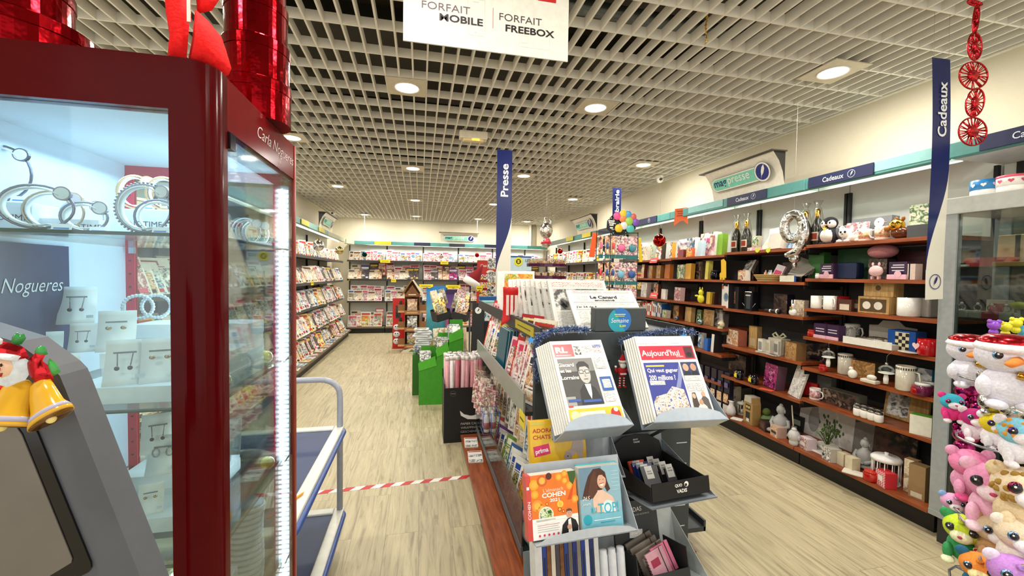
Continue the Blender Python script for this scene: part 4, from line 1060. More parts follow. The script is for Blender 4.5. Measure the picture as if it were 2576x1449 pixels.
# hanging baubles and yellow shelf tags around the racks
def bauble(c, r, loc, lab, top):
    t = thing('hanging_bauble', lab, 'Christmas bauble', loc, 0)
    MB().ell((0, 0, 0), r, c, 24, 14).build('ball', t)
    MB().lathe([(r * .16, r * .96), (r * .16, r * 1.15), (0, r * 1.15)], 'goldfoil', 10).build('cap', t)
    MB().tube([(0, 0, r * 1.15), (0, 0, top - loc[2])], 0.0009, '#b9b4a6', 4).build('thread', t)
def hb(px, py, r, c, lab, X=None, Y=None, top=CEIL):
    p = at(px, py, X=X, Y=Y); bauble(c, r, tuple(p), lab, top)
hb(1659, 605, 0.073, '#b01a12:k', 'large shiny red bauble hanging before the gift shelves', X=2.75)
hb(1409, 632, 0.058, '#b01216:k', 'red bauble hanging near the far right corner', Y=8.6)
hb(917, 640, 0.062, '#0e3540:k', 'dark teal bauble at the left end of the back wall', Y=10.7)
hb(801, 618, 0.085, '#e2e2e6:k', 'large clear silver bauble over the left wall top shelf', X=-1.55)
hb(854, 630, 0.075, '#d8c88a:k', 'pale gold bauble over the left wall, near the far corner', X=-1.5)
hb(1110, 644, 0.06, '#e4e2da:k', 'silver bauble before the back wall, under the lightbox', Y=10.6)
hb(1200, 642, 0.055, '#a8121a:k', 'red bauble before the back wall, left of the banner', Y=10.6)
hb(1525, 625, 0.06, '#0f2f3a:k', 'dark teal bauble left of the baby-goods spinner', X=2.7)
def tagcard(name, lab, loc, rot, w, h, c='#ecd81e', word=None, tc='#4a3a0a', wave=False):
    m = MB()
    if wave: m.prism([(-w / 2, h / 2), (-w / 2, -h * .1), (-w * .25, -h / 2), (0, -h * .2), (w * .25, -h / 2), (w / 2, -h * .1), (w / 2, h / 2)][::-1], 0, 0.002, c)
    else: m.box((0, 0.001, 0), (w, 0.002, h), c)
    if word: m.text(word, 0, 0, w * .8, None, -0.0006, tc, 0.01)
    else: m.quad(-w * .35, w * .35, -h * .06, h * .06, -0.0006, tc)
    return solo(name, m, lab, 'shelf tag', loc, rot, 'shelf tags')
for px, py, Y, w_, lab in ((969, 657, 10.9, .24, 'yellow tag on the top shelf of the back wall, left rack'), (990, 706, 10.9, .12, 'round yellow tag on the back wall second shelf'), (1072, 720, 8.79, .28, 'yellow wavy card above the blue beach standee'), (1140, 722, 8.64, .3, 'yellow wavy card above the violet standee'), (1206, 726, 5.58, .09, 'yellow wavy card right of the plush Christmas hat'), (1118, 661, 10.9, .2, 'yellow tag on the top shelf under the lightbox')):
    p = at(px, py, Y=Y); tagcard('shelf_tag', lab, tuple(p), 0, w_, .08, wave='wavy' in lab)
for px, py, X, lab in ((1503, 650, 2.96, 'yellow tag on the far right wall top shelf'), (786, 712, -1.72, 'yellow tag on the left wall upper tier'), (880, 703, -1.72, 'yellow tag near the far end of the left wall upper tier')):
    p = at(px, py, X=X); tagcard('shelf_tag', lab, tuple(p), RR if X > 0 else R(90), .16, .07)

# ------------------------------------------------------------------ magazine gondola in the middle
GX0, GX1, GY0, GY1 = 0.532, 1.384, 1.90, 4.12
t = thing('magazine_gondola', 'long dark grey magazine gondola with orange-brown base in the middle of the shop', 'gondola', (0.96, 2.9, 0))
GR, GD = '#454b4e', '#2c3032'
wm(t).span(0.76, 1.16, GY0 + 0.03, GY1, 0, 1.19, GD).build('spine', t)
m = wm(t).span(GX0, GX1, GY0, GY0 + 0.03, 0.06, 1.225, '#3a4144', 0.004)
for i in range(9):
    for x in (0.62, 0.86, 1.12, 1.30): m.span(x, x + 0.06, GY0 - 0.0006, GY0, 0.2 + 0.11 * i, 0.205 + 0.11 * i, '#c9cccc' if x > 1.2 else '#15181a')
m.build('end_panel', t)
wm(t).span(0.575, 1.345, GY0 + 0.03, GY1, 1.19, 1.215, GR).build('top_board', t)
wm(t).span(0.565, 0.577, GY0 + 0.03, GY1, 1.17, 1.245, '#2a2d2f').build('top_rail', t)
wm(t).span(1.343, 1.355, GY0 + 0.03, GY1, 1.17, 1.245, '#2a2d2f').build('top_rail', t)
wm(t).span(0.355, 0.76, 1.35, 3.66, 0.055, 0.08, 'orange').build('base_board', t, 'orange-brown wooden base board')
wm(t).span(1.16, 1.42, 1.88, 4.12, 0.03, 0.07, 'orange').build('base_board', t, 'orange-brown wooden base board')
wm(t).span(0.40, 0.76, 1.38, 3.64, 0, 0.055, '#0d0d0e').span(1.16, 1.38, 1.9, 4.1, 0, 0.03, '#0d0d0e').build('plinth', t)
for (z0, z1, s) in ((0.13, 0.40, 0), (0.82, 0.93, 1)):
    tr = wm(t).span(0.50, 0.76, GY0 + 0.03, 3.62, z0, z0 + 0.02, GD).build('magazine_tray', t)
    if s: wm(t).span(0.488, 0.497, GY0 + 0.03, 3.62, z0, z1, '#8b918c:s').build('front_lip', tr)
    else:
        wm(t).span(0.486, 0.497, GY0 + 0.03, 3.62, z0, z0 + 0.045, '#5c6166').build('front_lip', tr)
        wm(t).span(0.489, 0.493, GY0 + 0.03, 3.62, z0 + 0.045, z1, 'acrylic').build('acrylic_front', tr)
wm(t).span(1.16, 1.55, GY0 + 0.08, 4.0, 0.10, 0.125, '#3a3f40').span(1.538, 1.55, GY0 + 0.08, 4.0, 0.10, 0.16, '#3a3f40').build('magazine_tray', t)
wm(t).span(1.16, 1.46, GY0 + 0.08, 4.0, 0.75, 0.77, '#3a3f40').build('magazine_tray', t)

# magazines on its left side
g = 'magazines on the left side of the gondola'
for (z, x, nm, y0, y1, pool, st, tl) in ((0.843, 0.548, 'upper tray front row', 2.02, 3.5, [2, 15, 10, 16, 3, 20, 4], 0.075, -15), (0.99, 0.60, 'upper tray back row', 2.0, 3.55, [3, 12, 2, 22, 5, 18, 10], 0.115, -12),
                                     (0.153, 0.548, 'lower tray front row', 2.02, 3.5, [17, 5, 14, 16, 6, 11, 3], 0.09, -15), (0.47, 0.62, 'lower tray back row', 2.0, 3.55, [0, 4, 9, 16, 8, 20], 0.11, -6)):
    y = y0; n = 0
    while y < y1:
        n += 1
        if z > 0.8 and 2.48 < y < 2.95: y += 0.05; n -= 1; continue
        i = rnd.choice(pool)
        magazine(i, '%s magazine in the gondola %s, %s from the near end' % (DEF[i][0], nm, nth(n)), g, (x, y, z), (R(tl), 0, R(-70 + rnd.uniform(-3, 3))), 0.95)
        y += st * rnd.uniform(.9, 1.3)
# teal folders
for i in range(9):
    m = MB().box((0, 0.006, 0.15), (0.235, 0.012, 0.30), '#12566a:s', 0.002).box((0.002, 0.0145, 0.152), (0.233, 0.003, 0.30), '#c9dce0')
    solo('document_folder', m, 'teal blue document folder in the gondola, %s from the near end' % nth(i + 1), 'folder', (0.508 + 0.0195 * i, 2.72 - 0.012 * i, 0.842 + 0.001 * i), (R(-7), 0, R(-88)), 'teal folders in the gondola upper tray')
# wrapped items in a blue wire basket
t = thing('wire_basket', 'blue wire basket clipped to the gondola, holding film-wrapped gifts', 'basket', (0.44, 2.62, 0.50))
m = MB()
for z in (0.0, 0.13): m.tube([(-0.05, -0.07, z), (0.05, -0.07, z), (0.05, 0.07, z), (-0.05, 0.07, z)], 0.0022, '#4a6ac0:s', 6, True)
for x, y in ((-0.05, -0.07), (0.05, -0.07), (0.05, 0.07), (-0.05, 0.07), (0, -0.07), (-0.05, 0)): m.tube([(x, y, 0), (x, y, 0.13)], 0.0018, '#4a6ac0:s', 6)
m.tube([(0, -0.07, 0), (0, 0.07, 0)], 0.0018, '#4a6ac0:s', 6)
m.build('wire_frame', t)
for i, (dx, dy) in enumerate(((-0.025, -0.035), (0.018, -0.03), (-0.02, 0.03), (0.022, 0.035))):
    t = thing('wrapped_gift', 'film-wrapped cosmetic gift in the blue wire basket, %s one' % ('front left', 'front right', 'back left', 'back right')[i], 'gift', (0.44 + dx, 2.62 + dy, 0.503), (R(-6), 0, R(20 * i)), 'film-wrapped gifts in the blue wire basket')
    MB().lathe([(0.015, 0), (0.019, 0.01), (0.019, 0.09), (0.008, 0.10), (0.008, 0.13), (0.0, 0.13)], '#eceaf0:s', 14).lathe([(0.0195, 0.02), (0.0195, 0.06)], '#b86a6e', 14).build('bottle', t)
    MB().lathe([(0.02, 0), (0.0235, 0.1), (0.009, 0.17), (0.02, 0.23)], 'film', 10).build('film_wrap', t)
# pinkish wrapped sets in front of the tray
for i in range(6):
    m = MB().box((0, 0.015, 0.13), (0.11, 0.03, 0.26), 'P:pink:%d' % (22), 0.004).prism([(-0.06, 0.25), (0.06, 0.25), (0.075, 0.31), (0.0, 0.29), (-0.07, 0.315)], 0.0, 0.004, 'film')
    solo('gift_pouch', m, 'pink patterned gift pouch hanging on the gondola side, %s from the near end' % nth(i + 1), 'gift pouch', (0.455 - 0.004 * i, 2.82 + 0.085 * i, 0.44 + 0.02 * (i % 3)), (R(-6), 0, R(-55)), 'gift pouches on the gondola side')
# two flyers on the base board, a bag in the acrylic tray
for i, y in enumerate((3.18, 3.46)):
    m = MB().box((0, 0, 0.004), (0.11, 0.20, 0.008), '#efece6')
    for a in (-1, 1):
        for b in (-1, 1): m.add([(a * .027 - .024, b * .045 - .04 - .012, .0085), (a * .027 + .024, b * .045 - .04 - .012, .0085), (a * .027 + .024, b * .045 + .0 - .012, .0085), (a * .027 - .024, b * .045 + .0 - .012, .0085)], [(0, 1, 2, 3)], 'P:grey:30')
    m.add([(-.05, .075, .0085), (.05, .075, .0085), (.05, .092, .0085), (-.05, .092, .0085)], [(0, 1, 2, 3)], '#c8402a')
    solo('booklet', m, ('nearer' if i == 0 else 'farther') + ' booklet with four grey pictures on the orange base board', 'booklet', (0.425, y, 0.081), R(-4))
m = MB().ell((0, 0, 0.05), (0.035, 0.06, 0.05), '#eef0f2:s', 12, 8).ell((0.0, 0.06, 0.10), (0.03, 0.03, 0.03), '#f29ab8', 10, 8)
solo('gift_sachet', m, 'white and pink sachet inside the clear lower tray front', 'sachet', (0.545, 2.0, 0.152), 0)
m = MB().box((0, 0, 0.05), (0.012, 0.07, 0.10), '#7fd0c8:s', 0.004).box((0, 0, 0.12), (0.01, 0.05, 0.05), '#e8ece8', 0.003)
solo('blister_pack', m, 'mint green card pack inside the clear lower tray front', 'pack', (0.54, 1.965, 0.152), R(8))
p = at(1312, 1055, X=0.484); tagcard('shelf_tag', 'yellow price tag on the grey lip of the gondola upper tray', (0.4855, p.y, p.z), RR, .11, .075)
p = at(1440, 815, X=0.563); tagcard('shelf_tag', 'long yellow strip tag on the gondola top rail', (0.563, 2.25, 1.207), RR, .42, .05, '#b8a81c')
# dark tall rack with white feather disc leaning at the gondola's far end
t = thing('leaflet_stand', 'narrow black leaflet stand with a white feather disc behind the gondola', 'stand', (0.56, 4.34, 0), (0, 0, R(-20)))
MB().at((0, 0, 0), (R(-8), 0, 0)).span(-0.065, 0.065, 0, 0.03, 0.0, 1.20, '#101113').build('panel', t)
m = MB().at((0, 0, 0), (R(-8), 0, 0)); m.disc(0, 1.12, 0.036, -0.001, '#eceae4'); feather(m, 0, 1.12, 0.032, -0.002, '#1a1a1c', False); m.build('feather_disc', t)
MB().span(-0.09, 0.09, -0.02, 0.2, 0.0, 0.012, '#17181a').build('foot', t)

# newspapers
def newspaper(w, h, th, heads, label, loc, rot, group=None, cols=None):
    """heads: list of (kind, args) drawn in page fractions"""
    m = MB()
    m.box((0, th / 2, h / 2), (w, th, h), 'pages', 0, '#f3f1ea')
    y = -0.0005
    for hd in heads:
        k = hd[0]
        if k == 'q': m.quad(-w / 2 + hd[1] * w, -w / 2 + hd[2] * w, hd[3] * h, hd[4] * h, y, hd[5])
        elif k == 't': m.text(hd[1], -w / 2 + hd[2] * w, hd[3] * h, hd[4] * w, hd[5] * h if hd[5] else None, y, hd[6], hd[7] if len(hd) > 7 else 0.02)
        elif k == 'p': m.poly([(-w / 2 + a * w, b * h) for a, b in hd[1]], y, hd[2])
        elif k == 'o': m.disc(-w / 2 + hd[1] * w, hd[2] * h, hd[3] * w, y, hd[5], hd[4] * h)
        y -= 0.00012
    return solo('newspaper', m, label, 'newspaper', loc, rot, group)
WH, RD = '#f5f3ee', '#c8202c:s'
RLH = [('q', .04, .40, .80, .955, RD), ('t', 'RL', .18, .885, .22, .075, WH, .05), ('q', .06, .34, .815, .823, WH), ('q', .42, .54, .82, .93, 'P:grey:60'), ('q', .57, .76, .84, .92, 'bodytext'),
       ('t', 'LOTO', .87, .92, .16, .035, '#2a4aa8', .04), ('q', .79, .95, .84, .895, 'redtext'), ('q', .06, .70, .24, .775, '#4e4d4b'), ('q', .06, .70, .62, .775, '#8b8a86'), ('q', .06, .22, .24, .34, '#a9a8a4'),
       ('p', [(.30, .24), (.33, .40), (.42, .47), (.52, .47), (.62, .42), (.68, .30), (.69, .24)], '#2a2a2b'), ('p', [(.44, .47), (.47, .36), (.50, .30), (.53, .36), (.55, .47)], '#eceae4'),
       ('o', .49, .59, .105, .115, '#c9c6c0'), ('p', [(.375, .60), (.38, .70), (.44, .735), (.54, .735), (.605, .69), (.60, .64), (.54, .675), (.43, .67)], '#3c3b3b'),
       ('q', .40, .475, .59, .635, '#1f1f20'), ('q', .51, .585, .59, .635, '#1f1f20'), ('q', .408, .467, .597, .628, '#d9d7d0'), ('q', .518, .577, .597, .628, '#d9d7d0'), ('q', .475, .51, .612, .618, '#1f1f20'),
       ('p', [(.49, .60), (.512, .555), (.484, .553)], '#a8a49c'), ('q', .455, .53, .522, .530, '#5a5652'),
       ('t', 'Giscard', .19, .70, .29, .045, WH, .03), ('t', 'et les', .16, .63, .2, .04, WH, .03), ('t', 'Lorrains', .21, .55, .32, .045, WH, .03), ('q', .08, .30, .28, .31, '#3a5aa8'), ('q', .34, .66, .265, .295, '#3a5aa8'), ('q', .06, .14, .225, .245, RD),
       ('q', .74, .93, .64, .77, 'bodytext'), ('q', .74, .95, .38, .54, '#2a62b0'), ('q', .77, .92, .41, .51, 'bodytext'), ('q', .74, .93, .26, .36, 'bodytext'),
       ('q', .04, .96, .03, .205, '#e6c832'), ('o', .14, .13, .08, .055, '#f3eab0'), ('q', .22, .66, .105, .17, '#f6f2dc'), ('t', 'au Click & Collect', .43, .125, .34, None, '#3a3428', .01), ('o', .84, .12, .085, .07, '#c62a22'), ('o', .86, .17, .04, .025, '#f4e9dc'), ('q', .30, .62, .05, .075, '#3a3a30')]
tl = R(-38)
bl, br, tlp = at(1428.5, 1082.6, Y=1.55), at(1585, 1069, Y=1.51), None
wRL = 0.255
NP = Vector((0.705, 1.535, 0.895))
nrm = Vector((0, math.cos(R(38)), -math.sin(R(38))))  # into the stack... local +Y
nrm = Vector((0, math.cos(tl), math.sin(tl)))
RL = newspaper(wRL, 0.395, 0.006, RLH, 'front copy of the local newspaper with a bespectacled man on its cover', tuple(NP), (tl, 0, R(4)), 'stack of local newspapers')
for i in range(7):
    o = dup(RL, tuple(NP + nrm * (0.0085 * (i + 1)) + Vector((-0.007 * (i + 1), 0, 0.001))), None, 'copy of the local newspaper behind the front one, %s behind' % nth(i + 1))
AUH = [('q', .02, .98, .905, .915, 'bodytext'), ('q', .03, .78, .70, .875, '#dd2c44:s'), ('q', .78, .97, .70, .875, '#dd2c44:s'), ('t', "Aujourd'hui", .38, .775, .66, .1, WH, .02), ('t', 'en France', .70, .74, .12, .02, WH, .01), ('q', .80, .95, .715, .86, '#5a2430'), ('o', .875, .76, .05, .03, '#1a1216'),
       ('q', .04, .64, .05, .665, '#38409a'), ('q', .07, .38, .615, .635, '#e6d23a'), ('t', 'Qui veut gagner', .335, .565, .52, .06, WH, .025), ('t', '200 millions ?', .30, .485, .44, .06, WH, .025), ('q', .07, .32, .40, .45, 'bodytext'), ('p', [(.48, .36), (.56, .48), (.63, .64), (.64, .5), (.56, .36)], '#8a92c4'),
       ('p', [(.05, .06), (.05, .2), (.12, .27), (.3, .30), (.42, .38), (.6, .34), (.62, .2), (.62, .06)], 'P:balls:95'),
       ('q', .67, .95, .44, .665, '#2f3a6a'), ('o', .74, .60, .05, .045, '#d8a888'), ('o', .87, .60, .05, .045, '#c89878'), ('p', [(.68, .5), (.70, .55), (.79, .55), (.81, .5)], '#1c2030'), ('p', [(.81, .5), (.83, .55), (.92, .55), (.94, .5)], '#15182a'), ('q', .67, .95, .44, .50, '#efeee8'), ('q', .69, .93, .45, .49, 'bodytext'),
       ('q', .67, .80, .32, .41, 'bodytext'), ('q', .82, .95, .32, .41, 'bodytext'), ('p', [(.68, .06), (.69, .2), (.72, .3), (.77, .3), (.78, .2), (.80, .06)], '#4a3a34'), ('o', .735, .26, .028, .03, '#e0b498'), ('p', [(.83, .06), (.84, .22), (.9, .27), (.96, .22), (.97, .06)], '#5a5450'), ('o', .90, .28, .03, .03, '#d8a888'), ('p', [(.74, .06), (.76, .14), (.83, .19), (.90, .14), (.92, .06)], '#eae0dc'), ('o', .83, .19, .03, .032, '#c89878')]
NA = Vector((1.108, 1.555, 0.893)); 
AU = newspaper(0.285, 0.39, 0.006, AUH, "front copy of the red-headed national newspaper about a lottery", tuple(NA), (R(-33), 0, R(-3)), 'stack of national newspapers')
nr2 = Vector((0, math.cos(R(-33)), math.sin(R(-33))))
for i in range(5):
    dup(AU, tuple(NA + nr2 * (0.009 * (i + 1)) + Vector((-0.007 * (i + 1), 0, 0.001))), None, 'copy of the national newspaper behind the front one, %s behind' % nth(i + 1))

def holder(label, loc, rot, w, h, depth=0.05, col='#a6b2bf:s', lip=0.055, back=True):
    """steel paper holder: leaning back plate, floor and curved front lip"""
    t = thing('paper_holder', label, 'holder', loc, rot)
    if back: MB().span(-w / 2, w / 2, depth + 0.02, depth + 0.024, -0.008, h, col, 0).build('back_plate', t)
    pts = []
    for i in range(13):
        u = -1 + 2 * i / 12; pts.append((u * w / 2, lip * (1 - u * u) ** 0.5 - 0.008))
    MB().prism([(-w / 2, -0.012)] + pts + [(w / 2, -0.012)], -0.028, -0.025, col).build('front_lip', t)
    MB().span(-w / 2, w / 2, -0.028, depth + 0.024, -0.012, -0.008, col).build('floor_plate', t)
    MB().add([(w / 2, -0.028, -0.012), (w / 2, depth + 0.024, -0.012), (w / 2, depth + 0.024, h * .8), (w / 2 + 0.002, -0.028, -0.012), (w / 2 + 0.002, depth + 0.024, -0.012), (w / 2 + 0.002, depth + 0.024, h * .8)], [(0, 1, 2), (3, 5, 4), (0, 2, 5, 3), (0, 3, 4, 1), (1, 4, 5, 2)], col).build('side_cheek', t)
    # arm to the end panel
    MB().tube([(0, depth + 0.024, 0.012), (0, max(depth + 0.03, (1.897 - loc[1]) / math.cos(rot[0])), 0.012)], 0.008, '#4a4f52').build('bracket', t)
    return t
holder('grey-blue metal holder carrying the stack of local newspapers', (0.69, 1.535, 0.895), (tl, 0, R(4)), 0.30, 0.37, 0.085)
holder('grey-blue metal holder carrying the stack of national newspapers', (1.115, 1.555, 0.893), (R(-33), 0, R(-3)), 0.34, 0.36, 0.075)

# top of the gondola: newspapers in a row, holder with round sticker
CAH = [('q', .08, .52, .93, .99, 'redtext'), ('q', .55, .94, .93, .99, 'bodytext'), ('q', .08, .94, .922, .925, '#6a6864'), ('t', 'Le Canard', .52, .80, .40, .085, '#1f1d1c', .035), ('t', 'enchainé', .52, .715, .30, .05, '#1f1d1c', .03), ('q', .12, .28, .72, .84, 'bodytext'), ('q', .76, .90, .72, .84, 'bodytext'), ('q', .05, .96, .655, .66, '#4a4846'),
       ('q', .07, .93, .60, .63, 'bodytext'), ('t', "J'ai 24 de F", .22, .53, .30, .06, '#2a2826', .015), ('q', .05, .30, .46, .465, '#4a4846'), ('q', .08, .2, .1, .43, 'bodytext'), ('q', .24, .40, .25, .43, 'P:grey:40'), ('q', .45, .93, .1, .43, 'bodytext')]
newspaper(0.395, 0.275, 0.012, CAH, 'newspaper titled Le Canard enchainé lying on the gondola top behind the round sticker', (0.985, 2.00, 1.232), (R(-47), 0, R(-1)), 'newspapers on the gondola top')
GEN = [('q', .05, .95, .84, .95, 'bigtext'), ('q', .06, .50, .45, .80, 'P:grey:14'), ('q', .54, .94, .45, .80, 'bodytext'), ('q', .06, .94, .06, .42, 'bodytext')]
GEN2 = [('q', .05, .95, .84, .95, 'redtext'), ('q', .06, .94, .35, .80, 'P:grey:10'), ('q', .06, .94, .06, .32, 'bodytext')]
for i in range(9):
    newspaper(0.36 - 0.01 * i, 0.30, 0.022, GEN if i % 2 else GEN2, 'grey newspaper leaning in the row on the gondola top, %s behind the nearest one' % nth(i + 1), (0.90 - 0.018 * i, 2.16 + 0.085 * i, 1.217 + 0.002), (R(-32 - 1.5 * (i % 3)), 0, R(2 - i)), 'newspapers on the gondola top')
for i in range(6):
    c_ = [('orange', 'P:food:20'), ('blue', 'P:cool:20'), ('yellow', 'P:yell:20'), ('red', 'P:warm:20'), ('white', 'bodytext'), ('pink', 'P:pink:20')][i]
    newspaper(0.24, 0.33, 0.012, [('q', .06, .94, .5, .93, c_[1]), ('q', .06, .94, .06, .46, 'bodytext')], 'magazine with %s picture standing in the gondola top row, far part' % c_[0], (0.70 + 0.012 * i, 2.98 + 0.11 * i, 1.219), (R(-20), 0, R(-14)), 'magazines at the far end of the gondola top')
# red pennon paper hanging over the rail
m = MB()
n = 8; vs = []
for i in range(n + 1):
    u = i / n; wv = 0.03 * math.sin(u * 3)
    vs += [(-0.055 - 0.01 * u, wv, -0.25 * u), (0.045 - 0.02 * u * u * 3, wv - 0.01 * u, -0.25 * u + 0.03 * u)]
m.add(vs, [(2 * i, 2 * i + 2, 2 * i + 3, 2 * i + 1) for i in range(n)], '#d8262c:s', True)
for k in range(3): m.quad(-0.03 + 0.028 * k, -0.012 + 0.028 * k, -0.18, -0.05, 0.002 - 0.012, '#f3dcd4')
p = at(1286, 716, Y=2.55)
o = solo('paper_flyer', m, 'red and white flyer drooping over the left edge of the gondola top', 'flyer', (0.57, 2.62, 1.42), R(-25)); o.modifiers.new('t', 'SOLIDIFY').thickness = 0.002
# dark holder with blue-green round sticker
t = thing('price_holder', 'dark grey holder box with a round blue-green sticker at the gondola end', 'holder', (0.975, 1.94, 1.226))
MB().span(-0.135, 0.14, -0.03, 0.03, 0, 0.115, '#3d4446', 0.004).build('box', t)
m = MB().at((-0.005, -0.0315, 0.055))
m.disc(0, 0, 0.062, 0, '#2aa0b4', None, 32); m.add([(0.062 * math.cos(a), -0.0004, 0.062 * math.sin(a)) for a in [R(-60 + 10 * i) for i in range(19)]], [tuple(range(19))], '#2a74c0')
m.text('Semaine', 0, 0.0, 0.095, 0.022, -0.0012, '#eaf4f4', 0.0, 0, 0.2); m.text('3,20', 0.015, -0.028, 0.035, 0.012, -0.0012, '#e8ee4a', 0.03); m.quad(-0.03, 0.03, 0.028, 0.032, -0.0012, '#e8ee4a'); m.quad(-0.025, 0.025, 0.02, 0.023, -0.0012, '#e8ee4a')
m.build('round_sticker', t)
# blue tinsel garland
def tinsel_line(label, pts, r, n, seed):
    rr = random.Random(seed)
    P_ = [Vector(p) for p in pts]; o = P_[0]
    m = MB().tube([tuple(p - o) for p in P_], 0.004, 'tinselblue', 6)
    for k in range(n):
        u = rr.random() * (len(P_) - 1); i = int(u); f = u - i
        c = P_[i].lerp(P_[i + 1], f) - o
        d = Vector((rr.gauss(0, 1), rr.gauss(0, 1), rr.gauss(0, 1))).normalized() * r * rr.uniform(.6, 1.15)
        s = Vector((rr.gauss(0, 1), rr.gauss(0, 1), rr.gauss(0, 1))).normalized() * 0.0022
        m.add([tuple(c - s), tuple(c + s), tuple(c + d)], [(0, 1, 2)], 'tinselblue')
    return solo('tinsel_garland', m, label, 'garland', tuple(o))
a, b, c, d = at(1350, 960, Y=1.87), at(1352, 850, Y=1.87), at(1440, 826, Y=1.87), at(1480, 830, Y=1.87)
tinsel_line('blue tinsel garland draped over the left corner of the gondola end', [a, at(1346, 900, Y=1.87), b, at(1390, 832, Y=1.87), c, d], 0.028, 2400, 1)
tinsel_line('blue tinsel garland along the right top edge of the gondola end', [at(1560, 862, Y=1.87), at(1590, 850, Y=1.87), at(1640, 838, Y=1.87), at(1690, 832, Y=1.87), at(1748, 836, Y=1.87)], 0.028, 2200, 2)
for i, (px, py) in enumerate(((1336, 856), (1720, 846))):
    p = at(px, py, Y=1.845); m = MB(); pts = []
    for k in range(10): a = PI / 2 + k * PI / 5; r_ = 0.02 if k % 2 == 0 else 0.009; pts.append((r_ * math.cos(a), r_ * math.sin(a)))
    m.prism(pts[::-1], 0, 0.005, '#3a9ae8:g')
    solo('tinsel_star', m, 'shiny blue star in the tinsel at the %s of the gondola end' % ('left' if i == 0 else 'right'), 'star', tuple(p))
# hanging Santa toy between the papers
p = at(1565, 935, Y=1.84)
t = thing('hanging_ornament', 'red and white felt Christmas figure with candy-striped legs hanging between the newspapers', 'ornament', tuple(p))
MB().ell((0, 0, 0.0), (0.022, 0.014, 0.028), '#b81a20:c', 12, 8).box((0, -0.013, -0.008), (0.03, 0.006, 0.008), '#e8e2da').build('body', t)
MB().ell((0, 0, 0.04), (0.017, 0.013, 0.017), '#e8b898:c', 12, 8).build('head', t)
MB().ell((0, -0.009, 0.031), (0.016, 0.008, 0.014), '#f2efe8:c', 10, 8).build('beard', t)
MB().lathe([(0.018, 0.05), (0.012, 0.065), (0.003, 0.085)], '#c01a22:c', 12).lathe([(0.019, 0.046), (0.020, 0.052), (0.018, 0.056)], '#f2efe8:c', 12).build('hat', t)
for s in (-1, 1):
    MB().tube([(s * 0.018, 0, 0.015), (s * 0.032, 0, 0.0), (s * 0.036, -0.004, 0.02)], 0.006, '#b81a20:c').ell((s * 0.036, -0.004, 0.026), 0.006, '#f2efe8:c', 8, 6).build('arm', t)
    m = MB()
    for k in range(8): m.tube([(s * 0.01, 0, -0.022 - 0.006 * k), (s * 0.011, 0, -0.028 - 0.006 * k)], 0.005, '#f2efe8:c' if k % 2 else '#c01a22:c')
    m.ell((s * 0.014, -0.004, -0.073), (0.009, 0.010, 0.005), '#b81a20:c', 10, 6).build('leg', t)
MB().tube([(0, 0, 0.085), (0, 0.02, 0.13)], 0.0006, '#c9c4b8', 4).build('thread', t)

# kitten kit box
t = thing('craft_kit_box', 'yellow kitten craft box behind the orange almanac', 'box', (0.565, 1.60, 0.668), (R(-12), 0, R(2)))
w_, h_ = 0.245, 0.235
MB().span(-w_ / 2, w_ / 2, 0, 0.035, 0, h_, '#e6b92e:s', 0.002).build('carton', t)
m = MB(); X = lambda f: -w_ / 2 + f * w_; Z = lambda f: f * h_
m.text('ADORABLES', X(.33), Z(.83), w_ * .56, .0165, -.0008, '#b83a2a', .02); m.text('CHATS', X(.21), Z(.72), w_ * .31, .0165, -.0008, '#b83a2a', .02)
m.quad(X(.03), X(.22), Z(.93), Z(.96), -.0008, '#c8c86a'); m.quad(X(.36), X(.60), Z(.64), Z(.76), -.0008, '#d8c47a'); m.text('A monter', X(.48), Z(.72), w_ * .18, None, -.001, '#5a4a1a', .02); m.text('soi-même', X(.48), Z(.67), w_ * .18, None, -.001, '#5a4a1a', .02)
m.M = Matrix.Translation((X(.2), 0, Z(.50))) @ Matrix.Rotation(R(-8), 4, 'Y'); m.quad(-w_ * .14, w_ * .14, -.02, .02, -.001, '#d82a6a'); m.text('prima', 0, -.004, w_ * .23, None, -.0014, '#f6eef0', .03); m.M = Matrix()
m.disc(X(.85), Z(.80), .024, -.001, '#e8e23a'); m.text('9€99', X(.85), Z(.80), .034, .012, -.0014, '#2a2a1a', .03)
m.text('+ de 50', X(.24), Z(.035), w_ * .36, None, -.001, '#8a2a2a', .03)
m.poly([(X(.60), Z(.28)), (X(.62), Z(.44)), (X(.72), Z(.48)), (X(.76), Z(.60)), (X(.80), Z(.74)), (X(.90), Z(.72)), (X(.95), Z(.55)), (X(.92), Z(.30)), (X(.88), Z(.10)), (X(.85), Z(.28)), (X(.83), Z(.42)), (X(.74), Z(.36)), (X(.66), Z(.30))], -.0012, '#b7a8a4')
m.disc(X(.66), Z(.36), .017, -.0016, '#a89a9a'); m.disc(X(.655), Z(.365), .003, -.002, '#3a3a4a', None, 8); m.poly([(X(.5), Z(.08)), (X(.62), Z(.2)), (X(.70), Z(.08))], -.0012, '#6a6258')
m.poly([(X(.03), Z(0.02)), (X(.05), Z(.16)), (X(.07), Z(.06)), (X(.09), Z(.20)), (X(.11), Z(.02))], -.0012, '#4a7a2a')
m.build('printed_front', t)
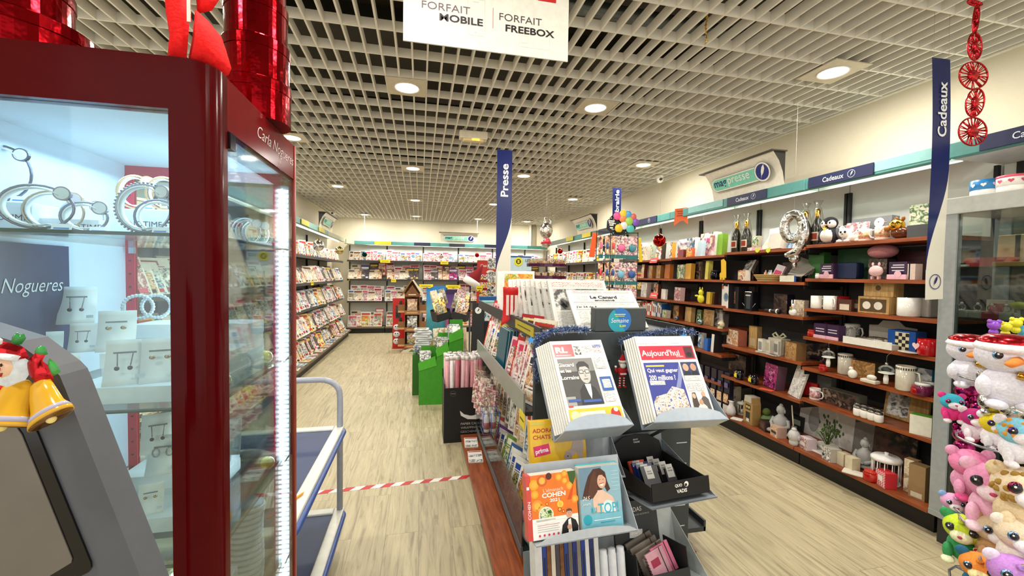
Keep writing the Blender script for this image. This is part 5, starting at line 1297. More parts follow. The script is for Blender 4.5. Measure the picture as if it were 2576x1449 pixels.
# almanac
t = thing('almanac', 'thick orange food almanac titled Cohen 2021 with red spine', 'book', (0.487, 1.405, 0.557), (R(-13), 0, R(4)))
w_, h_ = 0.178, 0.217
MB().box((0, 0.02, h_ / 2), (w_, 0.04, h_), 'pages', 0, '#f4f1ec').build('pages', t)
MB().span(-w_ / 2 - 0.018, -w_ / 2, 0.0, 0.042, 0, h_, '#d0443c:s').quad(-w_ / 2 - .016, -w_ / 2 - .006, .17, .18, -.0006, WH).build('spine', t, 'red spine')
m = MB(); X = lambda f: -w_ / 2 + f * w_; Z = lambda f: f * h_
m.quad(X(0), X(1), Z(.32), Z(1), -.0006, '#ea7a22'); m.quad(X(0), X(1), Z(.0), Z(.32), -.0006, '#f6f4f0')
for fx, fz, r_, c in ((.07, .85, .018, '#f0a81e'), (.08, .70, .014, '#f0a81e'), (.25, .90, .02, '#d8602a'), (.4, .96, .012, '#5a2420'), (.62, .93, .014, '#f29a1a'), (.75, .97, .012, '#f29a1a'), (.75, .86, .014, '#f08a1a'), (.85, .77, .013, '#f4a03a'), (.12, .52, .02, '#f29a3a'), (.2, .46, .02, '#e88a2a'), (.62, .50, .012, '#f4d24a'), (.95, .55, .014, '#f29a2a'), (.33, .53, .006, '#c8461e'), (.6, .42, .008, '#b8441e'), (.68, .38, .006, '#a83a1e')):
    m.disc(X(fx), Z(fz), r_, -.0009, c); m.disc(X(fx), Z(fz), r_ * .6, -.0011, '#f6b84a' if c != '#5a2420' else c)
for i in range(5): m.poly([(X(.78 + .02 * i), Z(.55)), (X(.80 + .02 * i), Z(.55)), (X(.93 + .005 * i), Z(.80))], -.001, '#e0561a')
m.poly([(X(.82), Z(1)), (X(.86), Z(.84)), (X(.93), Z(.78)), (X(1), Z(.9)), (X(1), Z(1))], -.001, '#3a5a22')
m.disc(X(.30), Z(.36), .029, -.0012, '#efe9da'); m.disc(X(.30), Z(.355), .025, -.0013, 'P:green:60'); m.quad(X(0), X(1), Z(.27), Z(.30), -.0014, '#f6f4f0'); m.quad(X(.08), X(.5), Z(.24), Z(.32), -.0014, '#f6f4f0')
m.text("L'almanach", X(.48), Z(.745), w_ * .44, .013, -.0016, '#fbe6d0', 0.0); m.text('COHEN', X(.49), Z(.665), w_ * .52, .0165, -.0016, WH, .035); m.text('2021', X(.50), Z(.58), w_ * .21, .0115, -.0016, WH, .03)
for i in range(4): m.quad(X(.1), X(.58 - .03 * (i % 2)), Z(.21 - .032 * i), Z(.217 - .032 * i), -.0015, '#d88a8a' if i < 1 else '#b8b2b0')
for i in range(5): m.disc(X(.14 + .1 * i), Z(.06), .004, -.0015, '#d8486a')
m.poly([(X(.60), Z(0)), (X(.64), Z(.17)), (X(.76), Z(.26)), (X(.84), Z(.27)), (X(.94), Z(.22)), (X(.99), Z(.12)), (X(.97), Z(0))], -.0017, '#17171a'); m.poly([(X(.76), Z(0)), (X(.77), Z(.24)), (X(.83), Z(.26)), (X(.85), Z(0))], -.0019, WH)
m.disc(X(.80), Z(.34), .0125, -.0021, '#d8a284', .0155); m.poly([(X(.735), Z(.35)), (X(.745), Z(.40)), (X(.80), Z(.415)), (X(.86), Z(.40)), (X(.865), Z(.35)), (X(.84), Z(.375)), (X(.76), Z(.375))], -.0023, '#5a4a40'); m.disc(X(.78), Z(.345), .0014, -.0024, '#2a1c18', None, 8); m.disc(X(.82), Z(.345), .0014, -.0024, '#2a1c18', None, 8); m.quad(X(.78), X(.82), Z(.312), Z(.316), -.0024, '#a04a40'); m.disc(X(.79), Z(.13), .009, -.0024, '#d8a284')
m.build('printed_cover', t)
m = MB(); m.M = Matrix.Translation((-w_ / 2 - .009, 0, .10)); m.text('COHEN', 0, 0, .06, .011, -.0008, '#f4d8d0', .03, PI / 2); m.build('spine_lettering', t)
# beauty calendar
t = thing('wellness_calendar', 'light blue calendar book with a laughing long-haired woman, 365 jours au TOP', 'calendar', (0.672, 1.415, 0.557), (R(-13), 0, R(2)))
w_, h_ = 0.168, 0.222
MB().box((0, 0.018, h_ / 2), (w_, 0.036, h_), 'pages', 0, '#8fb8c8').build('pages', t)
MB().box((0.006, 0.042, h_ / 2 + .004), (w_ + .004, 0.01, h_), '#5ab8c4').build('back_copy', t, 'turquoise second copy behind')
m = MB(); X = lambda f: -w_ / 2 + f * w_; Z = lambda f: f * h_
m.quad(X(0), X(.55), Z(.5), Z(1), -.0006, '#6f8ea4'); m.quad(X(0), X(1), Z(0), Z(.25), -.0007, '#7cc0d2')
m.poly([(X(.05), Z(.52)), (X(.12), Z(.68)), (X(.22), Z(.86)), (X(.35), Z(.965)), (X(.52), Z(.97)), (X(.64), Z(.90)), (X(.68), Z(.75)), (X(.74), Z(.62)), (X(.66), Z(.58)), (X(.60), Z(.68)), (X(.5), Z(.6)), (X(.35), Z(.55)), (X(.22), Z(.48))], -.001, '#4a2a1c')
m.poly([(X(.30), Z(.28)), (X(.30), Z(.5)), (X(.40), Z(.62)), (X(.55), Z(.62)), (X(.78), Z(.50)), (X(.86), Z(.36)), (X(.8), Z(.26))], -.0012, '#e8c4ae'); m.disc(X(.54), Z(.76), .018, -.0014, '#dfae92', .026)
m.poly([(X(.38), Z(.95)), (X(.44), Z(.72)), (X(.42), Z(.60)), (X(.30), Z(.50)), (X(.18), Z(.56)), (X(.28), Z(.84))], -.0016, '#5a3624'); m.poly([(X(.46), Z(.93)), (X(.60), Z(.88)), (X(.64), Z(.80)), (X(.56), Z(.86)), (X(.46), Z(.86))], -.0016, '#4a2a1c')
m.disc(X(.50), Z(.785), .002, -.0017, '#2a1a14', .0014, 8); m.disc(X(.58), Z(.785), .002, -.0017, '#2a1a14', .0014, 8); m.poly([(X(.48), Z(.71)), (X(.60), Z(.725)), (X(.56), Z(.68)), (X(.51), Z(.685))], -.0017, '#f4f0ec'); m.poly([(X(.475), Z(.712)), (X(.605), Z(.728)), (X(.60), Z(.735)), (X(.48), Z(.722))], -.0018, '#a83a3a')
m.poly([(X(.55), Z(.26)), (X(.5), Z(.38)), (X(.62), Z(.46)), (X(.8), Z(.42)), (X(.84), Z(.26))], -.0018, '#dcecf2')
m.text('365', X(.14), Z(.515), w_ * .18, .014, -.0022, WH, .0, 0, .3); m.text('jours', X(.14), Z(.42), w_ * .2, .012, -.0022, WH, 0, 0, .3); m.text('au', X(.31), Z(.32), w_ * .13, .018, -.0022, '#3ab4cc', .02); m.text('TOP!', X(.66), Z(.33), w_ * .5, .036, -.0022, '#3ab4cc', .01)
m.disc(X(.15), Z(.18), .017, -.002, '#2aa8bc'); m.quad(X(.30), X(.95), Z(.15), Z(.165), -.002, '#d8eef4'); m.quad(X(.45), X(.8), Z(.11), Z(.123), -.002, '#2aa8bc')
for i in range(6): m.quad(X(.78), X(.96), Z(.9 - .06 * i), Z(.905 - .06 * i), -.001, '#d8eef4')
m.build('printed_cover', t)
t = holder('grey metal holder carrying the almanac and the calendar', (0.60, 1.41, 0.557), (R(-13), 0, R(3)), 0.40, 0.24, 0.06, '#b3bac2:s', 0.03)
t = holder('empty grey metal holder behind the kitten craft box', (0.74, 1.60, 0.668), (R(-12), 0, R(2)), 0.20, 0.20, 0.07, '#8f979e:s', 0.01)

# black notebook display with brand lettering
t = thing('counter_display', 'open black cardboard display box with white Quo Vadis lettering', 'display box', (1.07, 1.52, 0.585), (R(-9), 0, R(6)))
w_, d_ = 0.29, 0.30
BK = '#0d0d0f'
MB().prism([(-w_ / 2, 0), (-w_ / 2, .11), (-w_ * .46, .15), (-w_ * .25, .185), (0, .195), (w_ * .25, .185), (w_ * .46, .15), (w_ / 2, .11), (w_ / 2, 0)], d_, d_ + .004, BK).build('header', t)
MB().span(-w_ / 2, w_ / 2, 0, d_, 0, .004, BK).build('bottom', t)
for s in (-1, 1):
    x = s * w_ / 2
    MB().add([(x, 0, 0), (x, d_, 0), (x, d_, .10), (x, 0, .055), (x + s * .004, 0, 0), (x + s * .004, d_, 0), (x + s * .004, d_, .10), (x + s * .004, 0, .055)], [(0, 1, 2, 3), (7, 6, 5, 4), (0, 4, 5, 1), (3, 2, 6, 7), (0, 3, 7, 4), (1, 5, 6, 2)], '#1a1a1c').build('side', t)
MB().span(-w_ / 2, w_ / 2, -.004, 0, 0, .068, BK).build('front', t)
m = MB().text('QUO', -.015, .048, .036, .014, -.006, '#f0eee8', .03).text('VADIS', -.0, .026, .052, .015, -.006, '#f0eee8', .03); m.disc(.025, .050, .011, -.006, '#f0eee8'); m.disc(.022, .047, .006, -.0064, BK)
m.text('QUO', -.005, .168, .028, .008, d_ - .002, '#d0ceca', .03).text('VADIS', 0, .156, .036, .008, d_ - .002, '#d0ceca', .03)
m.build('lettering', t)
rt = t.matrix_basis
def indisp(name, mb, lab, cat, p, rot=(0, 0, 0), group=None, base=None):
    M = (Matrix.Translation(base[0]) @ Euler(base[1]).to_matrix().to_4x4()) if base else (Matrix.Translation((1.07, 1.52, 0.585)) @ Euler((R(-9), 0, R(6))).to_matrix().to_4x4())
    o = solo(name, mb, lab, cat, (0, 0, 0), 0, group)
    o.matrix_basis = M @ Matrix.Translation(p) @ Euler(rot).to_matrix().to_4x4()
    return o
for i in range(4):
    c = '#e8553a:s' if i == 0 else '#1f2f66:s' if i < 3 else '#20222a:s'
    m = MB().box((0, 0, .045), (.085, .012, .09), c, .001).span(-.022, .016, -.0075, -.0065, .035, .088, '#d8d6d0').text('QUO', -.003, .065, .022, .006, -.008, '#4a4a4c', .03).text('VADIS', -.003, .056, .026, .006, -.008, '#4a4a4c', .03)
    indisp('pocket_notebook', m, '%s pocket notebook with white label in the black display box, %s from the front' % ('orange' if i == 0 else 'navy' if i < 3 else 'black', nth(4 - i)), 'notebook', (-.045, .21 - .03 * i, .006), (R(-28), 0, 0), 'notebooks in the black display box')
for i in range(4):
    m = MB().box((0, 0, .035), (.05, .010, .07), '#15161c:s', .001).span(-.018, .018, -.0065, -.0055, .03, .085, '#d4d2cc').text('QUO', 0, .068, .022, .006, -.007, '#4a4a4c', .03).text('VADIS', 0, .058, .026, .006, -.007, '#4a4a4c', .03)
    indisp('pocket_notebook', m, 'black white-banded notebook at the right of the black display box, %s from the front' % nth(4 - i), 'notebook', (.055, .25 - .045 * i, .006), (R(-24), 0, 0), 'notebooks in the black display box')
t = holder('grey metal holder beneath the black cardboard display box', (1.075, 1.53, 0.572), (R(-9), 0, R(6)), 0.33, 0.2, 0.30, '#8f979e:s', 0.0)

# dark diary display with lettering AGENDAS
B2 = ((1.035, 1.56, 0.18), (R(-14), 0, R(6)))
t = thing('diary_display', 'dark grey diary display box with header reading AGENDAS', 'display box', *B2)
w_, d_ = 0.26, 0.16
MB().span(-w_ / 2, w_ * .42, d_, d_ + .004, 0, .30, '#34383a').build('header', t)
MB().span(-w_ / 2, w_ / 2, 0, d_, 0, .004, '#26292b').span(-w_ / 2, -w_ / 2 + .004, 0, d_, 0, .13, '#26292b').span(w_ / 2 - .004, w_ / 2, 0, d_, 0, .13, '#26292b').span(-w_ / 2, w_ / 2, -.004, 0, 0, .05, '#26292b').build('tray', t)
MB().text('AGENDAS', -.035, .262, .12, .02, d_ - .002, '#d8d8d4', .01).text('SEMAINIERS', -.0, .238, .13, .007, d_ - .002, '#b0b0ac', 0).build('lettering', t)
MB().at((-.02, d_ - .003, .16), (0, R(6), 0)).span(-.035, .035, -.0012, 0, -.018, .018, '#d9d9d4').quad(-.028, .028, -.012, .012, -.0016, 'bodytext').build('label_sticker', t)
for i, (c, lab, x, y, z_) in enumerate((('#7a7066', 'brown-grey spiral diary at the back of the AGENDAS box', .01, .13, .012), ('#857a6e', 'second brown-grey spiral diary in the AGENDAS box', .015, .10, .0), ('#8a8074', 'third spiral diary in the AGENDAS box', .022, .07, -.01), ('#e87aa0', 'bright pink diary at the right front of the AGENDAS box', .06, .045, .0), ('#d9a0b0', 'pale pink diary at the front of the AGENDAS box', .02, .03, -.012))):
    w2 = .15 if i < 3 else .1
    m = MB().box((0, 0, .06), (w2, .012, .12), c + ':s', .002).quad(-w2 * .35, w2 * .1, .06, .09, -.0066, '#b8b0a4' if i < 3 else '#a8284a').box((w2 * .28, -.0065, .06), (.004, .001, .12), '#1a1a1c')
    for k in range(9): m.tube([(-w2 / 2, -.009, .01 + .012 * k), (-w2 / 2 - .005, 0, .012 + .012 * k), (-w2 / 2, .009, .01 + .012 * k)], .0012, '#1a1a1c', 5)
    indisp('diary', m, lab, 'diary', (x, y, .02 + z_), (R(-12), R(-14), R(4)), 'diaries in the AGENDAS box', B2)
t = holder('light grey metal holder at the lower right of the gondola end', (1.075, 1.57, 0.167), (R(-14), 0, R(6)), 0.36, 0.29, 0.17, '#bfc6c4:s', 0.0)
# slim diaries in white frame, bottom left
t = thing('slim_diary_box', 'white box front holding slim blue and wood-grain diaries at the gondola foot', 'display box', (0.60, 1.54, 0.16), (R(-10), 0, R(4)))
MB().span(-.145, -.115, -.002, .06, 0, .31, '#e4e6e8').span(.115, .135, -.002, .06, 0, .31, '#dfe2e4').span(-.145, .135, .06, .066, 0, .31, '#dfe2e4').span(-.145, .135, -.002, .06, -.004, 0, '#dfe2e4').build('carton', t)
base3 = ((0.60, 1.54, 0.16), (R(-10), 0, R(4)))
cl = ['#1a3f9a:s', 'kraftwood', '#e4dccb', '#4a4552', 'kraftwood', '#1a3f9a:s', '#6f6862', '#1a2f8a:s', '#8a857a', '#1a3f9a:s', '#e9e9ea', '#1a2a6a:s']
cn = ['blue', 'wood-grain', 'cream', 'dark grey', 'wood-grain', 'blue', 'grey', 'deep blue', 'taupe', 'blue', 'white', 'navy']
for i in range(12):
    m = MB().box((0, .02, .13), (.017, .05, .25 + .02 * (i % 3)), cl[i], .001)
    if cl[i][1] == '1': m.quad(-.004, .004, .04, .2, -.0056, '#0c1a4a')
    indisp('slim_diary', m, '%s slim diary in the white box at the gondola foot, %s from the left' % (cn[i], nth(i + 1)), 'diary', (-.104 + .0188 * i, 0.004, .012), (0, 0, 0), 'slim diaries at the gondola foot', base3)
for i in range(3):
    m = MB().lathe([(.017, 0), (.018, .01), (.018, .17), (.016, .175), (.016, .19), (0, .19)], '#dfe3ea:s', 16)
    indisp('paper_roll', m, 'white paper roll at the gondola foot beside the AGENDAS box, %s from the left' % nth(i + 1), 'roll', (.165 + .041 * i, .02, .0), (0, 0, 0), 'white rolls at the gondola foot', base3)
t = holder('grey metal tray at the gondola foot under the slim diaries', (0.66, 1.545, 0.148), (R(-10), 0, R(4)), 0.43, 0.2, 0.10, '#7d858a:s', 0.0)
# ------------------------------------------------------------------ wrapping paper bin
t = thing('wrapping_paper_bin', 'black cardboard bin of pink wrapping rolls with a white cat-eye motif', 'display bin', (0.40, 3.84, 0))
MB().span(-.19, .17, -.15, -.145, 0, .49, '#121214').build('front', t)
MB().span(-.19, -.185, -.145, .16, 0, .53, '#17181a').build('side', t); MB().span(.165, .17, -.145, .16, 0, .49, '#17181a').build('side', t); MB().span(-.19, .17, .155, .16, 0, .6, '#17181a').build('back', t)
MB().span(-.185, .165, -.145, .155, 0, .06, '#17181a').build('bottom', t)
m = MB()
y = -.1508
m.poly([(-.05, .285), (-.01, .25), (.05, .235), (.10, .25), (.14, .30), (.16, .35), (.165, .29), (.15, .23), (.10, .20), (.02, .205), (-.04, .24)], y, '#eceae6'); m.disc(.055, .275, .06, y - .0004, '#121214', .04)
for i, (s, c) in enumerate((('PAPIER CADEAU', '#c9c7c2'), ('WRAPPING', '#b9b7b2'), ('GESCHENK', '#a9a7a2'))):
    m.text(s, -.04 + (.105 if i == 0 else .075 if i < 3 else .05), .165 - .036 * i, .21 if i == 0 else .15 if i < 3 else .1, .02, y, c, -.002)
m.disc(-.11, .44, .026, y, '#5a5856'); m.disc(-.11, .44, .023, y - .0003, '#121214'); m.text('FRANCE', -.11, .44, .036, .007, y - .0006, '#c9c7c2', 0)
m.build('printed_front', t)
rnd = random.Random(21)
roll = None
for r_ in range(5):
    for c_ in range(8):
        k = rnd.choice(['#c98a92:s', '#d9a0a6:s', '#efe8e6:s', '#c46a78:s', '#dcb4b8:s'])
        key = 'roll' + k
        if key not in TXT:
            TXT[key] = MB().lathe([(.0185, 0), (.0185, .70)], k, 12).lathe([(.019, .66), (.019, .70), (.006, .70), (.005, .69)], '#efece8', 12).lathe([(.0188, .30), (.0188, .36)], '#1a1a1c', 12).mesh('roll_mesh')
        nmk = {'#c98a92:s': 'dusty pink', '#d9a0a6:s': 'pale pink', '#efe8e6:s': 'white', '#c46a78:s': 'deep pink', '#dcb4b8:s': 'pink and white'}[k]
        solo('wrapping_roll', TXT[key], '%s wrapping paper roll in the black bin, %s row, %s from the left' % (nmk, nth(r_ + 1), nth(c_ + 1)), 'wrapping paper roll', (.245 + .0415 * c_, 3.73 + .052 * r_, .062 + rnd.uniform(0, .02)), (R(-1), 0, rnd.uniform(0, 6)), 'wrapping rolls in the black bin')

# ------------------------------------------------------------------ green stepped stand
t = thing('green_display_stand', 'bright green stepped cardboard stand beside the wrapping bin', 'display stand', (0.12, 4.98, 0), (0, 0, R(-4)))
GN = '#3f9a22'
for i, (x0, x1, z) in enumerate(((-.12, .08, .50), (.08, .22, .66), (.22, .38, .82))):
    m = MB().span(x0, x1, -.16, -.155, 0, z, GN).span(x0, x0 + .005, -.155, .2, 0, z, '#37861e').span(x1 - .005, x1, -.155, .2, 0, z, '#37861e').span(x0, x1, .195, .2, 0, z + .12, GN).span(x0, x1, -.155, .2, .06, .065, GN)
    m.prism([(x0, z - .11), (x1, z - .05), (x1 - .02, z + .06), (x0 - .01, z - .02)], -.166, -.162, '#52b82e')
    m.build('pocket', t)
rnd = random.Random(31)
def bag(w_, h_, pal, c='film'):
    return MB().add([(-w_ / 2, 0, 0), (w_ / 2, 0, 0), (w_ / 2, .035, 0), (-w_ / 2, .035, 0), (-w_ * .46, -.008, h_ * .5), (w_ * .46, -.008, h_ * .5), (w_ * .46, .042, h_ * .5), (-w_ * .46, .042, h_ * .5), (-w_ / 2, .012, h_), (w_ / 2, .012, h_), (w_ / 2, .02, h_), (-w_ / 2, .02, h_)],
        [(0, 3, 2, 1), (0, 1, 5, 4), (1, 2, 6, 5), (2, 3, 7, 6), (3, 0, 4, 7), (4, 5, 9, 8), (5, 6, 10, 9), (6, 7, 11, 10), (7, 4, 8, 11), (8, 9, 10, 11)], pal, False).quad(-w_ * .4, w_ * .4, h_ * .1, h_ * .42, -.0085, 'film')
for i in range(14):
    lv = i % 3
    solo('packaged_toy', bag(.13, .17, rnd.choice(['P:grey:20', 'P:cool:24', 'P:cream:20', 'P:mix:24'])), 'film-wrapped packet in the green stand, %s' % ('%s pocket, %s in it' % (['left', 'middle', 'right'][lv], nth(i // 3 + 1))), 'packet',
         (0.10 + (-.04, .15, .29)[lv], 4.87 + .05 * (i // 3), .5 + .16 * lv - .09), (R(-12), 0, R(rnd.uniform(-15, 15))), 'packets in the green stand')
for i in range(12):
    solo('packaged_toy', MB().box((0, 0, .012), (.17 + rnd.uniform(0, .03), .14, .022), rnd.choice(['P:grey:26', 'P:cool:22', '#dfe2e4:s', 'P:word:40']), .006).box((0, 0, .024), (.12, .09, .002), 'film'), 'pale packet in the pile left of the green stand, %s from the bottom' % nth(i + 1), 'packet',
         (0.03 + rnd.uniform(-.02, .02), 5.33, .50 + .0265 * i), (0, 0, R(rnd.uniform(-18, 18))), 'pile of packets left of the green stand')
m = MB().box((0, 0, .25), (.24, .2, .5), '#2f6a1c')
solo('stock_box', m, 'dark green box carrying the pile of pale packets', 'box', (0.03, 5.33, 0))
for i in range(6):
    solo('paper_bag', bag(.15, .30, rnd.choice(['#d8c4a8', 'P:cream:14', '#e6dccb'])), 'crumpled beige paper bag behind the green stand, %s from the left' % nth(i + 1), 'bag', (.24 + .055 * i, 5.25 + .04 * (i % 2), .52), (R(-8), 0, R(rnd.uniform(-20, 20))), 'beige bags behind the green stand')
solo('stock_box', MB().box((.09, .02, .26), (.42, .22, .52), '#55503f'), 'brown box under the beige bags behind the green stand', 'box', (.30, 5.28, 0))

# ------------------------------------------------------------------ black pole stand with fan of packets
t = thing('packet_stand', 'black pole stand with tilted trays full of packets in the centre', 'display stand', (0.42, 5.9, 0))
MB().lathe([(.16, 0), (.16, .02), (.03, .04)], '#17181a', 24).span(-.03, .03, -.02, .02, .04, .9, '#101113').build('pole', t)
for a, dx in ((-22, -.12), (22, .12)):
    MB().at((dx, 0, .86), (0, R(a * .6), R(-a))).span(-.11, .11, -.09, .09, 0, .008, '#1d1f21').span(-.11, .11, -.09, -.085, 0, .10, '#26282a').span(-.11, .11, .085, .09, 0, .16, '#26282a').span(-.11, -.106, -.085, .085, 0, .14, '#26282a').span(.106, .11, -.085, .085, 0, .14, '#26282a').build('tray', t)
for i in range(22):
    s = -1 if i < 11 else 1; k = i % 11
    solo('sweet_packet', bag(.095, .20 + .02 * (k % 3), rnd.choice(['P:cream:30', 'P:mix:30', 'P:warm:30', 'P:word:50', 'P:yell:26', 'P:pink:30'])), 'packet in the %s tray of the black pole stand, %s from the front' % ('left' if s < 0 else 'right', nth(k + 1)), 'packet',
         (0.42 + s * .12 + rnd.uniform(-.08, .08), 5.83 + .014 * k, .875 + .02 * k), (R(-10), R(s * 13), R(-s * 18 + rnd.uniform(-8, 8))), 'packets on the black pole stand')
# plush Christmas hat on a post
t = thing('christmas_hat', 'red Christmas hat with broad white fur trim in the centre of the shop', 'hat', (0.72, 6.0, 1.38), (0, R(32), 0))
MB().lathe([(.0, .30), (.03, .24), (.07, .14), (.10, .04), (.095, 0)][::-1], '#7a1016:c', 20).build('cone', t)
MB().lathe([(.10, -.05), (.125, -.045), (.13, 0), (.125, .04), (.10, .05)], '#e9e2dc:c', 20).build('fur_trim', t)
solo('hat_post', MB().lathe([(.12, 0), (.12, .02), (.012, .03), (.012, 1.34)], '#2a2c2e', 16), 'thin dark post carrying the red Christmas hat', 'post', (0.70, 6.02, 0))

# ------------------------------------------------------------------ brown house display with side pockets
t = thing('house_display', 'brown cardboard house-shaped display with gabled top and pockets on both sides', 'display stand', (-.15, 8.2, 0))
KW = 'kraftwood'
MB().prism([(-.135, .06), (.135, .06), (.135, 1.12), (.17, 1.12), (0, 1.36), (-.17, 1.12), (-.135, 1.12)], .12, .14, KW).build('back', t)
MB().prism([(0.0, 1.37), (.02, 1.38), (.24, 1.06), (.20, 1.05)], -.10, .14, '#e8dcc4').build('roof_edge', t); MB().prism([(0.0, 1.37), (-.02, 1.38), (-.22, 1.08), (-.19, 1.07)], -.10, .14, '#8a6238').build('roof_edge', t)
MB().span(-.14, -.13, -.12, .12, .06, 1.12, KW).span(.13, .14, -.12, .12, .06, 1.12, KW).build('side', t)
MB().prism([(-.13, 1.06), (.13, 1.06), (.13, 1.10), (0, 1.28), (-.13, 1.10)], -.12, -.115, KW).quad(-.07, .07, 1.09, 1.11, -.122, '#e6d2ae').disc(0, 1.17, .04, -.122, '#7a4a2a').build('gable', t)
for z in (.10, .42, .74):
    MB().span(-.13, .13, -.12, .12, z, z + .01, KW).span(-.135, .135, -.128, -.12, z - .02, z + .06, '#9a6a3e').quad(-.10, .10, z + .005, z + .035, -.130, '#c9a06a').build('shelf', t)
    for s in (-1, 1):
        MB().span(s * .14, s * .26, -.09, .09, z + .02, z + .03, KW).span(s * .14, s * .26, -.095, -.09, z + .02, z + .17, '#8a5c34').span(s * .255, s * .26, -.09, .09, z + .02, z + .20, '#7a4f2c').span(s * .14, s * .26, -.099, -.095, z + .02, z + .055, '#c9a06a').build('pocket', t)
MB().prism([(-.2, 0), (.2, 0), (.16, .05), (0, .09), (-.16, .05)], -.14, .12, '#d8cfb4').prism([(-.06, .02), (.06, .02), (0, .07)], -.143, -.14, '#6a7a3a').build('foot', t)
for z, pal, nm in ((.755, 'P:warm:18', 'upper'), (.435, 'P:grey:18', 'middle'), (.115, 'P:mix:18', 'lower')):
    solo('sweet_bag', bag(.19, .26, pal), 'shiny bag of sweets on the %s shelf of the brown house display' % nm, 'bag of sweets', (-.15, 8.11, z + .001), (R(-4), 0, 0), 'sweets in the house display')
for i, z in enumerate((.46, .78)):
    for s in (-1, 1):
        solo('chocolate_bar', MB().box((0, 0, .1), (.05, .02, .2), '#3a1c14:s', .003), 'dark bar in the %s %s pocket of the brown house display' % ('lower' if i == 0 else 'upper', 'left' if s < 0 else 'right'), 'chocolate bar', (-.15 + s * .20, 8.2, z), (0, R(4 * s), 0), 'bars in the house display')
# red board with white round heads
t = thing('red_display_board', 'red cardboard display board with white snowman faces left of the house display', 'display board', (-.48, 8.62, 0))
MB().span(-.06, .20, 0, .02, 0, 1.0, '#c81e1c:s').span(-.06, .20, -.08, 0, 0, .02, '#a81a18').build('board', t)
for i, z in enumerate((.38, .24, .10)):
    MB().ell((.02, -.02, z + .04), (.065, .03, .06), '#e9e9ea', 14, 10).disc(0, z + .06, .012, -.055, '#2a2a2c').disc(.045, z + .06, .012, -.055, '#2a2a2c').build('snowman_face', t)
MB().quad(0, .1, .6, .85, -.001, 'P:dark:14').build('picture', t)
# blue beach and violet standees
for nm, x, w2, ht, mt, cap, lab in (('beach', .32, .20, 1.24, 'beach', None, 'tall standee with blue sky and beach print right of the house display'), ('violet', .68, .17, 1.16, 'sunset', '#2e1646', 'tall violet and red standee with dark top, right of the beach standee')):
    t = thing('cardboard_standee', lab, 'standee', (x, 8.8 if nm == 'beach' else 8.65, 0))
    MB().span(-w2, w2, 0, .02, 0, ht, mt).build('panel', t)
    MB().span(-w2 * .8, w2 * .8, .02, .2, 0, .02, '#8a7a5a').build('foot', t)
    if cap: MB().span(-w2 - .005, w2 + .005, -.004, .024, ht - .07, ht + .02, cap).build('top_edge', t)
# red game rack and black wire rack near the back, blue tray
t = thing('scratch_card_display', 'red display with yellow packets before the back wall, left of the banner', 'display', (1.62, 10.3, 0))
MB().span(-.25, .25, 0, .03, 0, 1.85, '#c82a22:s').text("C'est bon", -.02, 1.72, .30, .07, -.001, '#f6e6dc', .01).disc(.08, 1.56, .1, -.001, '#f2eadc', .05).build('panel', t)
for k in range(6): MB().span(-.22, .2, -.06, 0, .35 + .2 * k, .37 + .2 * k, '#a81e1a').quad(-.2, .18, .37 + .2 * k, .5 + .2 * k, -.02, 'P:yell:16').build('row', t)
t = thing('wire_spinner', 'black wire card spinner partly hidden by the banner', 'spinner rack', (1.42, 7.6, 0))
m = MB().lathe([(.2, 0), (.2, .02), (.02, .04), (.015, 1.75)], '#17181a', 16)
for z in (.7, .95, 1.2, 1.45, 1.7):
    for a in range(6):
        x, y = .16 * math.cos(a), .16 * math.sin(a); m.box((x, y, z), (.11, .01, .2), 'P:grey:16')
m.build('cards_and_pole', t)
t = thing('blue_display', 'blue counter display with pale turquoise top behind the leaflet stand', 'display', (.92, 5.6, 0))
MB().span(-.14, .14, -.1, .1, 0, .86, '#17181c').span(-.13, .13, -.09, .08, .86, 1.05, '#1c3a7a:s').span(-.12, .12, -.12, -.04, 1.08, 1.15, '#8accc8:s', .01).span(-.14, .14, .0, .1, 1.0, 1.2, '#24589a:s').quad(-.12, .12, .88, 1.03, -.101, 'P:cool:14').build('body', t)

# ------------------------------------------------------------------ round carousel of clear purple trays
p = at(1375, 660, Y=4.75)
t = thing('bead_carousel', 'round carousel with clear and purple stacked trays behind the newspapers', 'carousel', (p.x, 4.75, 0))
MB().lathe([(.2, 0), (.2, .03), (.015, .05), (.012, 1.78)], '#c9c6be:m', 20).build('pole', t)
for i, z in enumerate((1.20, 1.33, 1.46, 1.60)):
    MB().lathe([(.05, z), (.235, z), (.235, z + .035), (.228, z + .035), (.228, z + .006), (.05, z + .006)], '#4a1a3a:g', 32, smooth=False).build('purple_tray', t)
    m = MB()
    for a in range(16):
        q = 2 * PI * a / 16; m.at((.19 * math.cos(q), .19 * math.sin(q), z + .05), (0, 0, q)).box((0, 0, 0), (.05, .055, .05), 'P:warm:40' if a % 3 else 'P:yell:40')
    m.build('bead_boxes', t)
    MB().lathe([(.236, z + .036), (.238, z + .09), (.236, z + .09)], 'film', 32).build('clear_rim', t)
